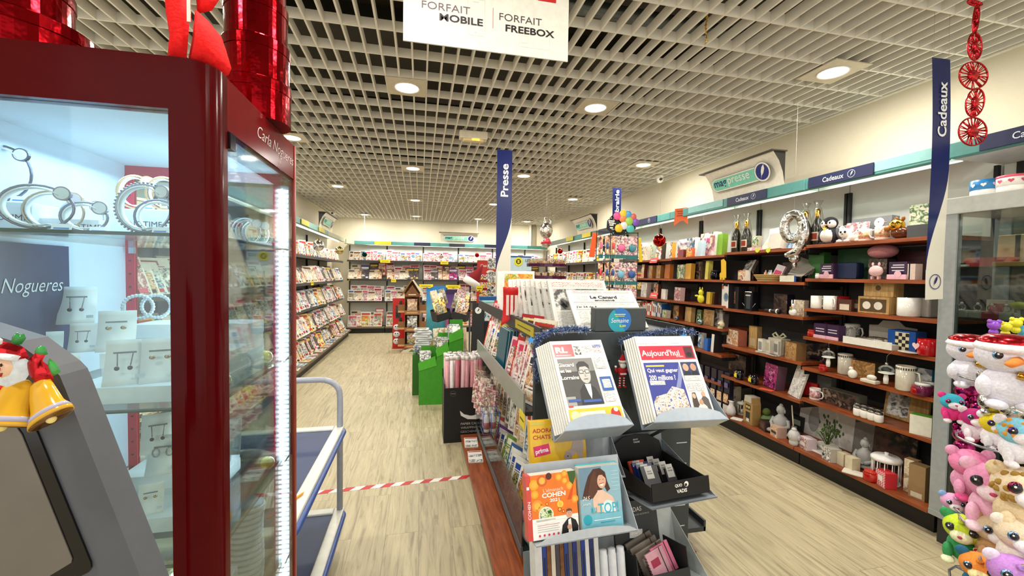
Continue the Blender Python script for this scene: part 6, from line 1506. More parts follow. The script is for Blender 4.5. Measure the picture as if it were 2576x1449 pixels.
# foil figure above
p = at(1374, 590, Y=6.0)
t = thing('foil_balloon', 'silver foil figure balloon with pink skirt hanging above the carousel', 'balloon', (p.x, 6.0, p.z))
MB().ell((0, 0, .06), (.10, .05, .12), 'silver', 14, 10).ell((-.02, 0, .18), (.03, .02, .08), 'silver', 8, 6).ell((.06, 0, .17), (.03, .02, .07), 'silver', 8, 6).ell((0, -.02, -.12), (.07, .04, .08), 'silver', 12, 8).build('body', t)
MB().lathe([(.05, -.06), (.085, -.14)], '#d83a4a:s', 12).ell((-.02, -.045, .06), (.03, .012, .045), '#f2dcc8:s', 8, 6).build('print', t)
MB().tube([(0, 0, .15), (0, 0, CEIL - p.z)], .001, '#b9b4a6', 4).build('thread', t)
# round yellow sign with S
p = at(1304, 658, Y=7.2)
t = thing('round_sign', 'round yellow sign with black S on a pale blue board', 'sign', (p.x, 7.2, 0))
MB().lathe([(.15, 0), (.15, .02), (.015, .03)], '#3a3c3e', 16).span(-.012, .012, -.005, .02, .03, 1.5, '#3a3c3e').build('pole', t)
MB().span(-.16, .24, 0, .01, p.z - .3, p.z + .1, '#c3dbe8').span(-.16, .24, -.001, 0, p.z + .07, p.z + .1, '#2a62a8').text('LO', .17, p.z + .02, .09, .05, -.002, '#2a6a9a', .02).build('board', t)
m = MB(); m.M = Matrix.Translation((0, 0, p.z)); m.prism([(.078 * math.cos(a), .078 * math.sin(a)) for a in [2 * PI * i / 28 for i in range(28)]], -.012, -.002, '#e6de22'); m.disc(0, 0, .045, -.0125, '#1c1c1c'); m.text('S', 0, 0, .045, .055, -.013, '#e6de22', .05)
m.build('yellow_disc', t)
# red heart box
p = at(1490, 705, Y=3.9)
t = thing('heart_box', 'white box with red heart silhouettes and lime star ornament behind the newspapers', 'box', (p.x, 3.9, 1.217 - .0))
MB().span(-.07, .08, 0, .06, 0, .25, '#e9e2d6').build('carton', t)
m = MB(); hp = [(.055 * 1.0 * (16 * math.sin(a) ** 3) / 17, .055 * (13 * math.cos(a) - 5 * math.cos(2 * a) - 2 * math.cos(3 * a) - math.cos(4 * a)) / 17) for a in [2 * PI * i / 30 for i in range(30)]]
m.M = Matrix.Translation((.01, 0, .16)); m.poly(hp, -.001, '#b81e1c'); m.disc(-.018, .0, .010, -.0015, '#e9e2d6', .02); m.poly([(-.03, -.04), (-.005, -.04), (-.012, 0), (-.024, 0)], -.0018, '#e9e2d6'); m.disc(.018, -.01, .008, -.0015, '#e9e2d6', .016)
m.build('heart_print', t)
solo('star_ornament', MB().prism([(0, .09), (.02, .03), (.08, .03), (.03, -.01), (.045, -.08), (0, -.03), (-.045, -.08), (-.03, -.01), (-.08, .03), (-.02, .03)], 0, .015, '#c3d22a:s'), 'lime green star ornament beside the heart box', 'ornament', (p.x - .14, 3.92, 1.217 + .09))

# ------------------------------------------------------------------ baby goods spinner and balloon cut-out
SX, SY = 2.06, 4.25
t = thing('baby_goods_spinner', 'black wire spinner rack full of hanging baby-goods packs', 'spinner rack', (SX, SY, 0))
m = MB().lathe([(.24, 0), (.24, .02), (.02, .05)], '#17181a', 20).tube([(0, 0, .05), (0, 0, 2.02)], .012, '#101113')
for x in (-.24, -.08, .08, .24):
    m.tube([(x, -.10, .5), (x, -.10, 1.98)], .005, '#101113', 6)
for z in (.6, .88, 1.16, 1.44, 1.72, 1.97): m.tube([(-.24, -.10, z), (.24, -.10, z)], .004, '#101113', 6).tube([(0, 0, z), (0, -.10, z)], .004, '#101113', 6)
m.build('wire_frame', t)
rnd = random.Random(8)
nr = 0
for r_, z in enumerate((1.72, 1.44, 1.16, .88, .62)):
    for c_, x in enumerate((-.20, -.13, -.06, .03, .16)):
        col = rnd.choice(['#c85a6a', '#e86a9a', '#8ac43a', '#3a5a9a', '#4a8a9a', '#d84a4a', '#7ab8d0'])
        cn = {'#c85a6a': 'rose', '#e86a9a': 'pink', '#8ac43a': 'lime', '#3a5a9a': 'blue', '#4a8a9a': 'teal', '#d84a4a': 'red', '#7ab8d0': 'light blue'}[col]
        t = thing('baby_goods_pack', '%s baby pack on the wire spinner, %s row from the top, %s from left' % (cn, nth(r_ + 1), nth(c_ + 1)), 'pack', (SX + x, SY - .125 - .004 * (c_ % 2), z), (0, 0, R(rnd.uniform(-14, 14))), 'packs on the baby-goods spinner')
        wd = .05 if c_ < 3 else .12
        MB().span(-wd / 2, wd / 2, 0, .002, -.03, .21, 'P:warm:24' if c_ < 3 else 'P:pink:20').span(-wd / 2, wd / 2, -.001, 0, -.03, .01, '#1c6a6a').build('card', t)
        if c_ < 3: MB().ell((0, -.014, .10), (.014, .012, .04), col + ':s', 10, 8).lathe([(.008, -.028), (.011, 0), (.006, .03)], '#efe0a8', 10, (0, -.014, .035)).build('bottle', t)
        else: MB().ell((0, -.016, .085), (.04, .016, .045), col + ':s', 14, 10).ell((.012, -.028, .13), (.018, .008, .016), '#e9c4b8:s', 10, 6).build('teether', t)
solo('rattle_pack', MB().span(-.03, .03, 0, .01, 0, .26, '#e85a1c:s', .003), 'long orange pack hanging at the left of the wire spinner', 'pack', (SX - .29, SY - .10, 1.70), (0, R(8), 0))
solo('rattle_pack', MB().span(-.018, .018, 0, .01, 0, .26, '#e0c01c:s', .003), 'long yellow pack hanging at the right of the wire spinner', 'pack', (SX + .285, SY - .10, 1.66), (0, R(-5), 0))
o0 = at(1565, 566, Y=4.2)
t = thing('balloon_cutout', 'black dotted cut-out sign with a bunch of coloured balloons above the spinner', 'sign', (o0.x, 4.2, o0.z))
def oo(x, y): q = at(x, y, Y=4.2); return (q.x - o0.x, q.z - o0.z)
MB().prism([oo(*p_) for p_ in [(1526, 575), (1528, 555), (1540, 542), (1560, 535), (1585, 545), (1600, 575), (1585, 587), (1560, 592), (1540, 588)]][::-1], 0, .006, '#121214').build('black_board', t)
m = MB()
for i in range(40):
    q = oo(1532 + rnd.uniform(0, 60), 545 + rnd.uniform(0, 42)); m.disc(q[0], q[1], .006, -.001, '#e9e6e0', None, 8)
for k, (s_, yy) in enumerate((('Prends', 556), ('soin', 561), ('de', 566), ('toi', 573))):
    q = oo(1538, yy); w_ = .036 - .006 * k; m.quad(q[0] - w_, q[0] + w_, q[1] - .007, q[1] + .007, -.0015, '#f2efe8')
m.build('dots_and_words', t)
for cx, cy, r_, c, nm in ((1551, 544, 9.5, '#ee5a9a', 'pink'), (1566, 538, 9, '#f0d23a', 'yellow'), (1579, 540, 9, '#5aa8e0', 'blue'), (1592, 546, 8, '#e06a6a', 'red'), (1565, 550, 9.5, '#f0905a', 'orange'), (1581, 557, 10, '#a4d45a', 'lime'), (1597, 560, 9, '#8a5ac0', 'violet'), (1568, 568, 9.5, '#e9e9ea', 'white'), (1555, 575, 10, '#f4c83a', 'golden'), (1584, 576, 10.5, '#5ac4bc', 'turquoise')):
    q = oo(cx, cy); MB().ell((q[0], -.012 - .002 * (cy % 3), q[1]), (r_ * .0047, .012, r_ * .0047), c + ':s', 18, 10).build('balloon', t, nm + ' balloon')
MB().tube([(0, .003, -.09), (SX - o0.x, SY - 4.2, 2.0 - o0.z)], .005, '#101113', 6).build('stem', t)
# ------------------------------------------------------------------ gifts on the right wall shelves
def ry(px, X): return at(px, 690, X=X).y
USED = []
def spot(px, unit, row, X=3.06):
    """point on a gift shelf below the pixel column px; row 9 = base shelf"""
    z = 0.15 if row == 9 else USH[unit][row]
    return (X, ry(px, X), z + 0.0008)
def g_box(lab, px, u, r, w, h, d, front, side='#e9e4d8', X=3.06, rz=0, tilt=0, name='gift_box', cat='box', win=None, bev=0.0, word=None, group=None):
    m = MB().box((0, 0, h / 2), (w, d, h), side, bev, front if not bev else None)
    if bev: m.quad(-w * .46, w * .46, h * .04, h * .96, -d / 2 - .0006, front)
    if win: m.quad(-w * .35, w * .35, h * win[0], h * win[1], -d / 2 - .0012, win[2])
    if word: m.text(word[0], 0, h * word[1], w * word[2], None, -d / 2 - .0018, word[3], .01)
    return solo(name, m, lab, cat, spot(px, u, r, X + d / 2), (R(tilt), 0, RR + R(rz)), group)
def g_mug(lab, px, u, r, c, h=.095, rad=.04, X=3.08, pic=None, hs=1, rz=0, group=None):
    t = thing('mug', lab, 'mug', spot(px, u, r, X), RR + R(rz), group)
    m = MB().lathe([(rad * .92, 0), (rad, .008), (rad, h), (rad * .92, h), (rad * .88, .012), (0, .012)], c + ':g', 24)
    if pic: m.lathe([(rad + .0006, h * .2), (rad + .0006, h * .85)], pic, 24)
    if h > .14:
        for k in range(26): a = 2 * PI * k / 26; m.box((math.cos(a) * rad, math.sin(a) * rad, h * .9), (.005, .005, h * .09), '#3a3630')
    m.build('body', t)
    MB().tube([(hs * rad * .95, 0, h * .8), (hs * (rad + .022), 0, h * .78), (hs * (rad + .03), 0, h * .5), (hs * (rad + .02), 0, h * .25), (hs * rad * .95, 0, h * .2)], .0055, c + ':g', 8).build('handle', t)
    return t
def g_jar(lab, px, u, r, c, rad=.035, h=.08, X=3.06, lid='#d8d2c4', name='jar', cat='jar', group=None, pos=None):
    t = thing(name, lab, cat, pos or spot(px, u, r, X), 0, group)
    MB().lathe([(rad * .85, 0), (rad, h * .15), (rad, h * .7), (rad * .8, h * .8)], c, 20).build('body', t)
    MB().lathe([(rad * .86, h * .8), (rad * .86, h), (0, h)], lid, 20).build('lid', t)
    return t
def g_bottle(lab, px, u, r, X=3.08):
    t = thing('champagne_bottle', lab, 'bottle', spot(px, u, r, X), RR, 'champagne bottles on the top gift shelf')
    MB().lathe([(.042, 0), (.044, .01), (.044, .15), (.03, .20), (.016, .235), (.016, .26)], '#1d2216:g', 24).build('glass_body', t)
    MB().lathe([(.0165, .215), (.018, .25), (.019, .29), (.012, .305), (0, .305)], 'goldfoil', 20).build('gold_foil_neck', t)
    m = MB(); vs = []
    for i in range(9):
        a = -PI / 2 - .9 + .225 * i
        vs += [(.0448 * math.cos(a), .0448 * math.sin(a), .045), (.0448 * math.cos(a), .0448 * math.sin(a), .115)]
    m.add(vs, [(2 * i, 2 * i + 2, 2 * i + 3, 2 * i + 1) for i in range(8)], '#efe2c8', True)
    vs2 = [(v[0] * 1.006, v[1] * 1.006, .055 if k % 2 == 0 else .105) for k, v in enumerate(vs)][2:-2]
    m.add(vs2, [(2 * i, 2 * i + 2, 2 * i + 3, 2 * i + 1) for i in range(6)], '#a8341e', True)
    m.build('label', t)
    MB().lathe([(.05, 0), (.052, .15), (.04, .24), (.026, .31), (.012, .325), (.035, .37)], 'film', 14).build('film_wrap', t)
def g_plush(lab, px, u, r, kind, X=3.10, s=1.0, rz=0):
    t = thing('plush_' + kind, lab, 'plush toy', spot(px, u, r, X), RR + R(rz)); t.scale = (s, s, s)
    if kind == 'penguin':
        MB().ell((0, 0, .075), (.072, .06, .075), '#26262c:c').build('body', t); MB().ell((0, -.012, .072), (.062, .055, .066), '#e2ddd2:c').build('belly', t)
        MB().ell((0, 0, .175), (.06, .05, .055), '#17171c:c').build('head', t)
        MB().ell((-.025, -.018, .168), (.034, .035, .036), '#f0e6dc:c').ell((.025, -.018, .168), (.034, .035, .036), '#f0e6dc:c').build('face', t)
        MB().ell((-.03, -.05, .175), (.007, .005, .010), '#0c0c10:g').ell((.03, -.05, .175), (.007, .005, .010), '#0c0c10:g').build('eyes', t)
        MB().ell((0, -.056, .158), (.012, .012, .006), '#e88a4a').build('beak', t)
        MB().poly([(-.02, .135), (.02, .135), (0, .108)], -.066, '#e8d23a').build('bib', t)
        for q in (-1, 1): MB().at((q * .07, 0, .085), (0, R(q * -14), 0)).ell((0, 0, 0), (.014, .03, .05), '#5a5a60:c').build('wing', t); MB().ell((q * .03, -.045, .008), (.025, .022, .008), '#17171c:c').build('foot', t)
    elif kind == 'dog':
        MB().ell((.02, 0, .035), (.06, .035, .033), '#eee6d8:c').build('body', t); MB().ell((-.04, -.01, .07), (.04, .035, .036), '#f2ece0:c').build('head', t)
        for q in (-1, 1): MB().ell((-.04 + q * .035, 0, .10), (.012, .008, .022), '#efe4da:c').build('ear', t)
        MB().ell((-.052, -.042, .076), (.008, .006, .009), '#14141a:g').ell((-.025, -.042, .076), (.008, .006, .009), '#14141a:g').ell((-.04, -.046, .062), (.006, .005, .004), '#4a3a3a').build('face', t)
        for q in (-.07, -.02, .05, .08): MB().ell((q, -.025, .012), (.02, .018, .012), '#eee6d8:c').build('paw', t)
def g_buddha(lab, px, u, r, X=3.08, s=1.0, rz=0, head_only=False, c='#a9a9a6'):
    t = thing('buddha_figurine', lab, 'figurine', spot(px, u, r, X), RR + R(rz), 'stone buddha figurines on the base shelf'); t.scale = (s,) * 3
    if head_only:
        MB().lathe([(.03, 0), (.034, .02), (.03, .05)], c, 16).ell((0, 0, .075), (.042, .045, .05), c).ell((0, 0, .125), (.02, .02, .018), c).build('head', t)
        MB().ell((0, -.044, .07), (.006, .008, .012), c).ell((-.042, 0, .068), (.006, .012, .02), c).ell((.042, 0, .068), (.006, .012, .02), c).build('face', t)
        return
    MB().at((0, 0, 0)).ell((0, -.005, .022), (.075, .05, .022), c).ell((-.05, -.03, .022), (.03, .025, .016), c).ell((.05, -.03, .022), (.03, .025, .016), c).build('crossed_legs', t)
    MB().lathe([(.045, .03), (.042, .07), (.05, .10), (.03, .125), (.018, .135), (.018, .15)], c, 18).tube([(-.045, 0, .11), (-.058, -.01, .07), (-.02, -.05, .048)], .013, c).tube([(.045, 0, .11), (.058, -.01, .07), (.02, -.05, .048)], .013, c).ell((0, -.052, .048), (.022, .016, .010), c).build('torso', t)
    MB().ell((0, -.003, .172), (.026, .028, .032), c).ell((0, 0, .203), (.012, .012, .012), c).ell((-.026, 0, .165), (.004, .008, .014), c).ell((.026, 0, .165), (.004, .008, .014), c).ell((0, -.03, .168), (.004, .005, .007), c).build('head', t)
def g_lantern(lab, px, u, r, h, rad, c, X=3.1):
    t = thing('lantern', lab, 'lantern', spot(px, u, r, X), 0)
    MB().lathe([(rad, 0), (rad, .01), (rad * .95, .012)], c, 24).build('base', t)
    m = MB()
    for i in range(12): a = 2 * PI * i / 12; m.tube([(rad * .95 * math.cos(a), rad * .95 * math.sin(a), .01), (rad * .95 * math.cos(a), rad * .95 * math.sin(a), h * .75)], .003, c, 6)
    m.build('bars', t)
    MB().lathe([(rad * 1.05, h * .74), (rad * 1.06, h * .82), (rad * .9, h * .88), (rad * .12, h * .92), (rad * .15, h), (0, h)], c, 24).build('lid', t)
    MB().lathe([(rad * .4, .012), (rad * .4, h * .4)], '#e8e2d4', 14).build('candle', t)

# ---- near unit (0), top shelf, from left to right
g_plush('black and white plush penguin with yellow bib on the top gift shelf', 2083, 0, 0, 'penguin', 3.08, 0.92, 8)
g_plush('small cream plush dog lying right of the penguin', 2140, 0, 0, 'dog', 3.05, 1.0, 10)
g_mug('left photo mug right of the cream plush dog', 2172, 0, 0, '#efe9de', .085, .037, 3.05, 'P:warm:26', -1, 20)
g_mug('right photo mug on the top gift shelf', 2215, 0, 0, '#efe9de', .09, .04, 3.05, 'P:warm:26', -1, 20)
g_box('black photo album leaning behind the plush penguin', 2105, 0, 0, .14, .15, .02, 'P:grey:22', '#1b1b1d', 3.2, -10, -8)
g_box('pink photo frame card behind the photo mugs', 2148, 0, 0, .15, .16, .01, 'P:pink:18', '#f0ece4', 3.16, 10, -10, 'picture_card', 'card')
t = g_box('long grey gift box with white bird motif at the back of the top shelf', 2192, 0, 0, .28, .19, .07, '#7e7f82', '#8a8b8e', 3.24, 0, -4)
MB().disc(.06, .145, .035, -.038, '#efeae4').disc(.055, .15, .004, -.0385, '#2a2a2c').poly([(.09, .15), (.115, .145), (.09, .14)], -.0384, '#e8a08a').build('bird_motif', t)
t = thing('lion_figurine', 'shiny golden brown animal head figurine at the right of the top gift shelf', 'figurine', spot(2262, 0, 0, 3.06), RR)
MB().ell((0, 0, .04), (.055, .045, .04), '#5a3018:g').ell((-.02, -.01, .09), (.045, .04, .042), 'goldfoil').ell((-.06, -.03, .075), (.022, .02, .018), '#b8763a:g').build('body', t)
for q in (-1, 1): MB().ell((-.01 + q * .02, .0, .132), (.012, .008, .016), '#8a5424:g').build('ear', t)
g_box('white and green box at the right end of the top gift shelf, by the banner', 2318, 0, 0, .12, .21, .06, 'P:green:16', '#eceade', 3.06, 0, 0)
g_box('dark grey box at the foot of the white and green box', 2312, 0, 0, .12, .075, .05, '#4a4b4f', '#4a4b4f', 2.995, 0, 0)
# row 1
g_box('green tea box with round yellow emblem on the second gift shelf', 2060, 0, 1, .15, .21, .06, '#2c6a26', '#245a20', 3.14, -6, 0)
for px, lab in ((2086, 'left'), (2266, 'right')):
    t = g_box('%s purple cosmetic set with pink heart base on the second gift shelf' % lab, px, 0, 1, .11, .115, .05, '#3a2440:s', '#3a2440:s', 3.02, -4, 0, 'cosmetic_set', 'gift set')
    MB().quad(-.04, .04, .075, .082, -.0265, '#d8cfdc').quad(-.035, .04, .055, .062, -.0265, '#d8cfdc').quad(-.03, .04, .09, .097, -.0265, '#d8cfdc').build('brushes', t)
    MB().box((0, -.03, .016), (.12, .012, .032), '#e8b8c4:s', .003).disc(.01, .035, .022, -.037, '#e8b8c4:s').build('heart_base', t)
g_box('large dark green box with white script behind the piggy bank', 2165, 0, 1, .30, .23, .08, '#16502a', '#12401f', 3.22, 0, 0, word=('Tlou', .42, .4, '#cfe0cc'))
g_box('dark blue round-ended box on the second gift shelf', 2135, 0, 1, .17, .12, .09, '#17284f', '#122040', 3.06, 6, 0, bev=.02)
t = thing('piggy_bank', 'small pink piggy bank card on the second gift shelf', 'piggy bank', spot(2203, 0, 1, 3.0), RR)
MB().ell((0, 0, .055), (.045, .02, .038), '#e6bcbc:s').build('body', t); MB().ell((-.02, 0, .10), (.008, .006, .014), '#e6bcbc').ell((.02, 0, .10), (.008, .006, .014), '#e6bcbc').build('ears', t); MB().box((-.02, 0, .01), (.012, .02, .02), '#d8a8a8').box((.02, 0, .01), (.012, .02, .02), '#d8a8a8').build('legs', t)
t = thing('plush_bun', 'dusty pink plush cushion on top of black boxes on the second gift shelf', 'plush toy', (3.12, ry(2218, 3.12), USH[0][1] + .1435), RR)
MB().ell((0, 0, .05), (.09, .07, .05), '#b97a7e:c').build('cushion', t)
g_box('black striped box under the dusty pink cushion', 2218, 0, 1, .12, .14, .08, 'P:dark:30', '#17171a', 3.08, 0, 0)
for i, px in enumerate((2290, 2303)): g_box('pale pink soap box right of the cosmetic set, %s one' % ('left' if i == 0 else 'right'), px, 0, 1, .035, .10, .06, '#d8c4b8', '#cbb6a8', 3.02, 0, 0, group='soap boxes on the second gift shelf')
g_box('dark burgundy box at the right end of the second gift shelf', 2310, 0, 1, .22, .19, .06, '#3e0f18', '#360c14', 3.22, 0, 0)
g_jar('tiny white bell jar left of the purple cosmetic set', 2056, 0, 1, '#dfe2dc:g', .014, .04, 3.0)
# row 2
g_mug('white mug with READY lettering at the left of the third gift shelf', 2058, 0, 2, '#e9e4da', .10, .042, 3.04, None, 1, 0).children[0]
g_mug('white dotted mug with hanging tag on the third gift shelf', 2092, 0, 2, '#ece7e0', .105, .045, 3.03, None, -1, 150)
g_mug('dark red mug on the third gift shelf', 2122, 0, 2, '#7a1218', .105, .045, 3.08, None, 1, 40)
g_box('chocolate brown pot box with white label on the third gift shelf', 2137, 0, 2, .10, .085, .07, '#5a3222', '#4a2a1c', 3.02, 0, 0, win=(.1, .6, '#e2d2bc'))
g_box('small dark box right of the chocolate brown pot box', 2162, 0, 2, .06, .085, .06, '#2a1a18', '#241614', 3.05, 0, 0, win=(.3, .7, '#8a7a6a'))
t = g_box('pale wooden gift crate with two cosmetic pots on the third gift shelf', 2212, 0, 2, .20, .115, .09, 'pine', 'pine', 3.02, 0, 0, 'wooden_crate', 'crate', bev=.003)
MB().quad(-.085, .085, .012, .10, -.0462, '#5a4224').disc(-.04, .055, .027, -.047, '#e6dccb').disc(.035, .055, .027, -.047, '#e2d8c8').build('window', t)
solo('wooden_crate', MB().box((0, 0, .055), (.19, .09, .11), 'pine', .003).disc(0, .06, .018, -.0456, '#5a4224'), 'upper pale wooden box stacked on the gift crate', 'crate', (3.10, ry(2224, 3.10), USH[0][2] + .1165), RR)
g_mug('wide white and grey bowl mug at the right of the third gift shelf', 2290, 0, 2, '#e4e0da', .12, .058, 3.05, None, 1, 60)
g_box('grey marbled box right of the wide bowl mug', 2325, 0, 2, .14, .12, .10, '#b4b0aa', '#a8a49e', 3.08, 0, 0, bev=.01)
# row 3
g_mug('dark maroon mug at the back left of the fourth gift shelf', 2092, 0, 3, '#3a141a', .11, .042, 3.22, None, 1, 20)
g_mug('tall white mug with black pattern at the back of the fourth gift shelf', 2150, 0, 3, '#e6e1d6', .12, .048, 3.2, 'P:grey:60', 1, 0)
g_jar('small red glass jar at the left end of the fourth gift shelf', 2048, 0, 3, '#a81c14:g', .03, .055, 3.03, '#b8241a:g')
for i, px in enumerate((2076, 2108)):
    t = g_box('%s purple nail set box on the fourth gift shelf' % ('left' if i == 0 else 'right'), px, 0, 3, .105, .11, .06, '#3c2446:s', '#4a3052', 3.02, -4, 0, 'cosmetic_set', 'gift set')
    MB().quad(-.035, .04, .07, .077, -.0312, '#d8cfdc').quad(-.035, .04, .05, .057, -.0312, '#d8cfdc').box((0, -.034, .012), (.11, .008, .024), '#e6b4c4:s', .002).build('brushes', t)
g_box('white tea box with strawberry picture on the fourth gift shelf', 2135, 0, 3, .10, .09, .05, 'P:word:30', '#dcd8d0', 3.10, 0, 0)
t = thing('display_tray', 'white cardboard counter tray of glittering rings on the fourth gift shelf', 'display tray', spot(2192, 0, 3, 3.0), RR)
MB().span(-.16, .16, -.02, .22, 0, .035, '#cfc9be').span(-.16, .16, -.022, -.02, 0, .05, '#e8e4da').build('tray', t)
MB().prism([(-.15, .035), (-.15, .13), (-.09, .135), (-.06, .17), (.04, .175), (.08, .14), (.15, .135), (.15, .035)], .20, .205, '#c3beb4').build('header', t)
m = MB()
for i in range(26): m.tube([(rnd.uniform(-.13, .13) + .01 * math.cos(a), .03 + .15 * (i / 26), .04 + .01 * math.sin(a)) for a in [k * PI / 4 for k in range(8)]], .0035, '#c9c2b4:m', 5, True)
m.build('rings', t)
t = g_box('blue box with chequered mug picture at the right of the fourth gift shelf', 2288, 0, 3, .16, .13, .09, '#1f4f9a:s', '#1a4488', 3.04, 0, 0)
m = MB().quad(-.035, .045, .0, .12, -.0462, '#d9cfa8')
for a in range(4):
    for b in range(5):
        if (a + b) % 2: m.quad(-.035 + .02 * a, -.015 + .02 * a, .005 + .022 * b, .027 + .022 * b, -.0468, '#15151c')
m.build('mug_picture', t)
t = g_mug('glossy red heart mug at the right end of the fourth gift shelf', 2342, 0, 3, '#b8161e', .10, .047, 3.02, None, 1, 0)
MB().poly([(-.03 + .026 * p_[0] / .055 * .8 + 0, .055 + .026 * p_[1] / .055) for p_ in hp], -.049, '#efc4c4').build('heart', t)
solo('saucer', MB().lathe([(.02, 0), (.06, .008), (.062, .011), (.02, .004)], '#e2ded4:g', 20), 'flat white dish before the blue mug box', 'dish', spot(2300, 0, 3, 2.995))
# row 4
g_box('brown gift set box with window at the back left of the fifth gift shelf', 2072, 0, 4, .22, .20, .06, 'P:dark:14', '#4a4438', 3.2, 0, 0)
g_jar('small red glass jar at the left of the fifth gift shelf', 2080, 0, 4, '#a81a14:g', .03, .05, 3.0, '#b8241a:g')
g_mug('tall cream mug with dark striped rim on the fifth gift shelf', 2135, 0, 4, '#d9d2c0', .15, .045, 3.08, None, 1, 60)
for px, lab in ((2092, 'left'), (2240, 'right')):
    u_ = 3.03
    pz = USH[0][4 if px > 2200 else 4] ; 
    t = thing('mushroom_ornament', 'glass-domed mushroom ornament hanging on a wire, %s one' % lab, 'ornament', (2.93, ry(px, 2.93), (USH[0][3] - .135 if px < 2200 else USH[0][3] - .16)), 0, 'glass mushroom ornaments')
    MB().ell((0, 0, .04), (.04, .04, .032), 'glass', 18, 10).build('glass_dome', t); MB().ell((0, 0, .02), (.042, .042, .008), '#eeeae2:g', 18, 6).build('cap', t); MB().lathe([(.012, -.05), (.014, -.02), (.009, .015)], '#efece6', 12).build('stem', t)
    MB().lathe([(.008, .07), (.008, .085), (0, .085)], '#b9b4aa:m', 10).tube([(0, 0, .085), (.0, 0, .128), (.045, 0, .1585 if px > 2200 else .1335)], .0008, '#8a8a86', 4).build('wire', t)
t = thing('hen_figurine', 'small white ceramic hen before the tall cream mug', 'figurine', spot(2155, 0, 4, 3.0), RR)
MB().ell((0, 0, .032), (.03, .026, .032), '#eae4d8:g').ell((-.012, 0, .068), (.014, .013, .014), '#eae4d8:g').build('body', t); MB().ell((-.012, 0, .082), (.005, .002, .005), '#c8301e').build('comb', t)
g_box('brown picnic-style wooden gift set on the fifth gift shelf', 2190, 0, 4, .17, .12, .08, 'P:kraft:18', '#4a3a22', 3.08, 0, 0)
solo('soap_bar', MB().box((0, 0, .012), (.10, .05, .024), '#d8cdb8', .006).ell((.01, 0, .04), (.03, .02, .018), '#e4ded2'), 'pale wrapped soap with bow on the fifth gift shelf', 'soap', spot(2200, 0, 4, 2.99), RR)
g_mug('large cream mug with handle and striped rim at the right of the fifth gift shelf', 2290, 0, 4, '#dcd4c2', .155, .05, 3.03, None, 1, 0)
g_jar('red glass jar right of the large cream mug', 2322, 0, 4, '#9a1612:g', .034, .055, 2.99, '#a81a14:g')
for i, px in enumerate((2334, 2348)): g_jar('candle pot with grey striped lid at the end of the fifth gift shelf, %s' % ('front' if i == 0 else 'back'), px, 0, 4, '#6a1440:g', .042, .075, 3.0 + .07 * i, '#e0dcd4', 'candle_pot', 'candle')
g_box('blue and red striped box at the back of the fifth gift shelf', 2335, 0, 4, .13, .13, .06, 'P:cool:12', '#3a8aa8', 3.2, 0, 0)
# row 5
t = g_mug('white photo mug on a red base at the left of the sixth gift shelf', 2062, 0, 5, '#e6ded6', .09, .038, 3.05, 'P:pink:26', 1, 0)
g_box('red gift stand behind the white photo mug', 2052, 0, 5, .12, .11, .02, '#a8161c', '#a8161c', 3.10, 0, 0)
g_box('clear film gift basket with grey contents on the sixth gift shelf', 2135, 0, 5, .26, .11, .10, 'P:dark:14', '#6a6a5a', 3.06, 0, 0)
g_box('grey frosted gift bag at the back of the sixth gift shelf', 2090, 0, 5, .12, .16, .05, '#8f918c', '#7e807c', 3.22, 0, 0)
for i in range(8):
    px = 2172 + 18 * (i % 4); X_ = 3.0 + .08 * (i // 4)
    g_jar('white candle jar with grey lid, %s of the %s row, sixth gift shelf' % (nth(i % 4 + 1), 'front' if i < 4 else 'back'), px, 0, 5, '#ebe6de:g', .026, .065, X_, '#8f8a84:m', 'candle_jar', 'candle', 'white candle jars on the sixth gift shelf')
solo('framed_picture', MB().box((0, 0, .11), (.26, .02, .22), 'pine', .003).quad(-.11, .02, .02, .20, -.0106, 'P:grey:12'), 'pale wooden frame with grey owl picture on the sixth gift shelf', 'picture frame', spot(2292, 0, 5, 3.2), (R(-8), 0, RR))
t = g_box('white and green tea box at the right end of the sixth gift shelf', 2338, 0, 5, .10, .12, .08, '#ece8d8', '#5a9a2a', 3.0, 20, 0)
# base shelf of near unit + middle unit
t = g_box('white canvas print of a statue and green plants leaning on the base shelf', 2110, 0, 9, .62, .30, .02, '#dcd8d2', '#cfcac4', 3.30, 0, -6, 'canvas_print', 'picture')
MB().ell((-.17, -.012, .14), (.05, .004, .10), '#a9a8a6', 14, 10).ell((-.17, -.012, .23), (.03, .004, .04), '#a9a8a6', 14, 10).build('statue_print', t)
m = MB()
for i in range(40): a = rnd.uniform(-1.2, 1.2); r_ = rnd.uniform(.05, .16); m.ell((-.02 + r_ * math.sin(a), -.012, .05 + r_ * math.cos(a) * 1.1), (.008, .002, .014), '#4a6a32', 6, 4)
m.build('leaf_print', t)
g_box('dark grey canvas print with stones leaning right of the white one', 2238, 0, 9, .42, .26, .02, 'P:dark:5', '#2a2a2a', 3.30, 0, -6, name='canvas_print', cat='picture')
g_buddha('grey stone buddha figurine seated, nearest to the white lantern', 2195, 0, 9, 3.12, 1.05, 10)
g_lantern('white round metal lantern with lid at the near end of the base shelf', 2250, 0, 9, .20, .078, '#e9e6e2', 3.05)
t = g_box('red gingham soap box in front of the white lantern', 2252, 0, 9, .085, .10, .07, '#d2303a', '#d2303a', 2.955, -20, 0)
m = MB()
for i in range(5): m.quad(-.0425 + .017 * i, -.034 + .017 * i, 0, .10, -.0356, '#f2e4e0')
for i in range(6): m.quad(-.0425, .0425, .017 * i, .0085 + .017 * i, -.0358, '#e89aa0')
m.quad(-.02, .02, .035, .07, -.0362, '#f4efe8'); m.build('gingham_print', t)
g_jar('red glass jar candle left of the gingham box', 2212, 0, 9, '#b0180c:g', .042, .07, 2.97, '#c83018:g', 'candle_jar', 'candle')
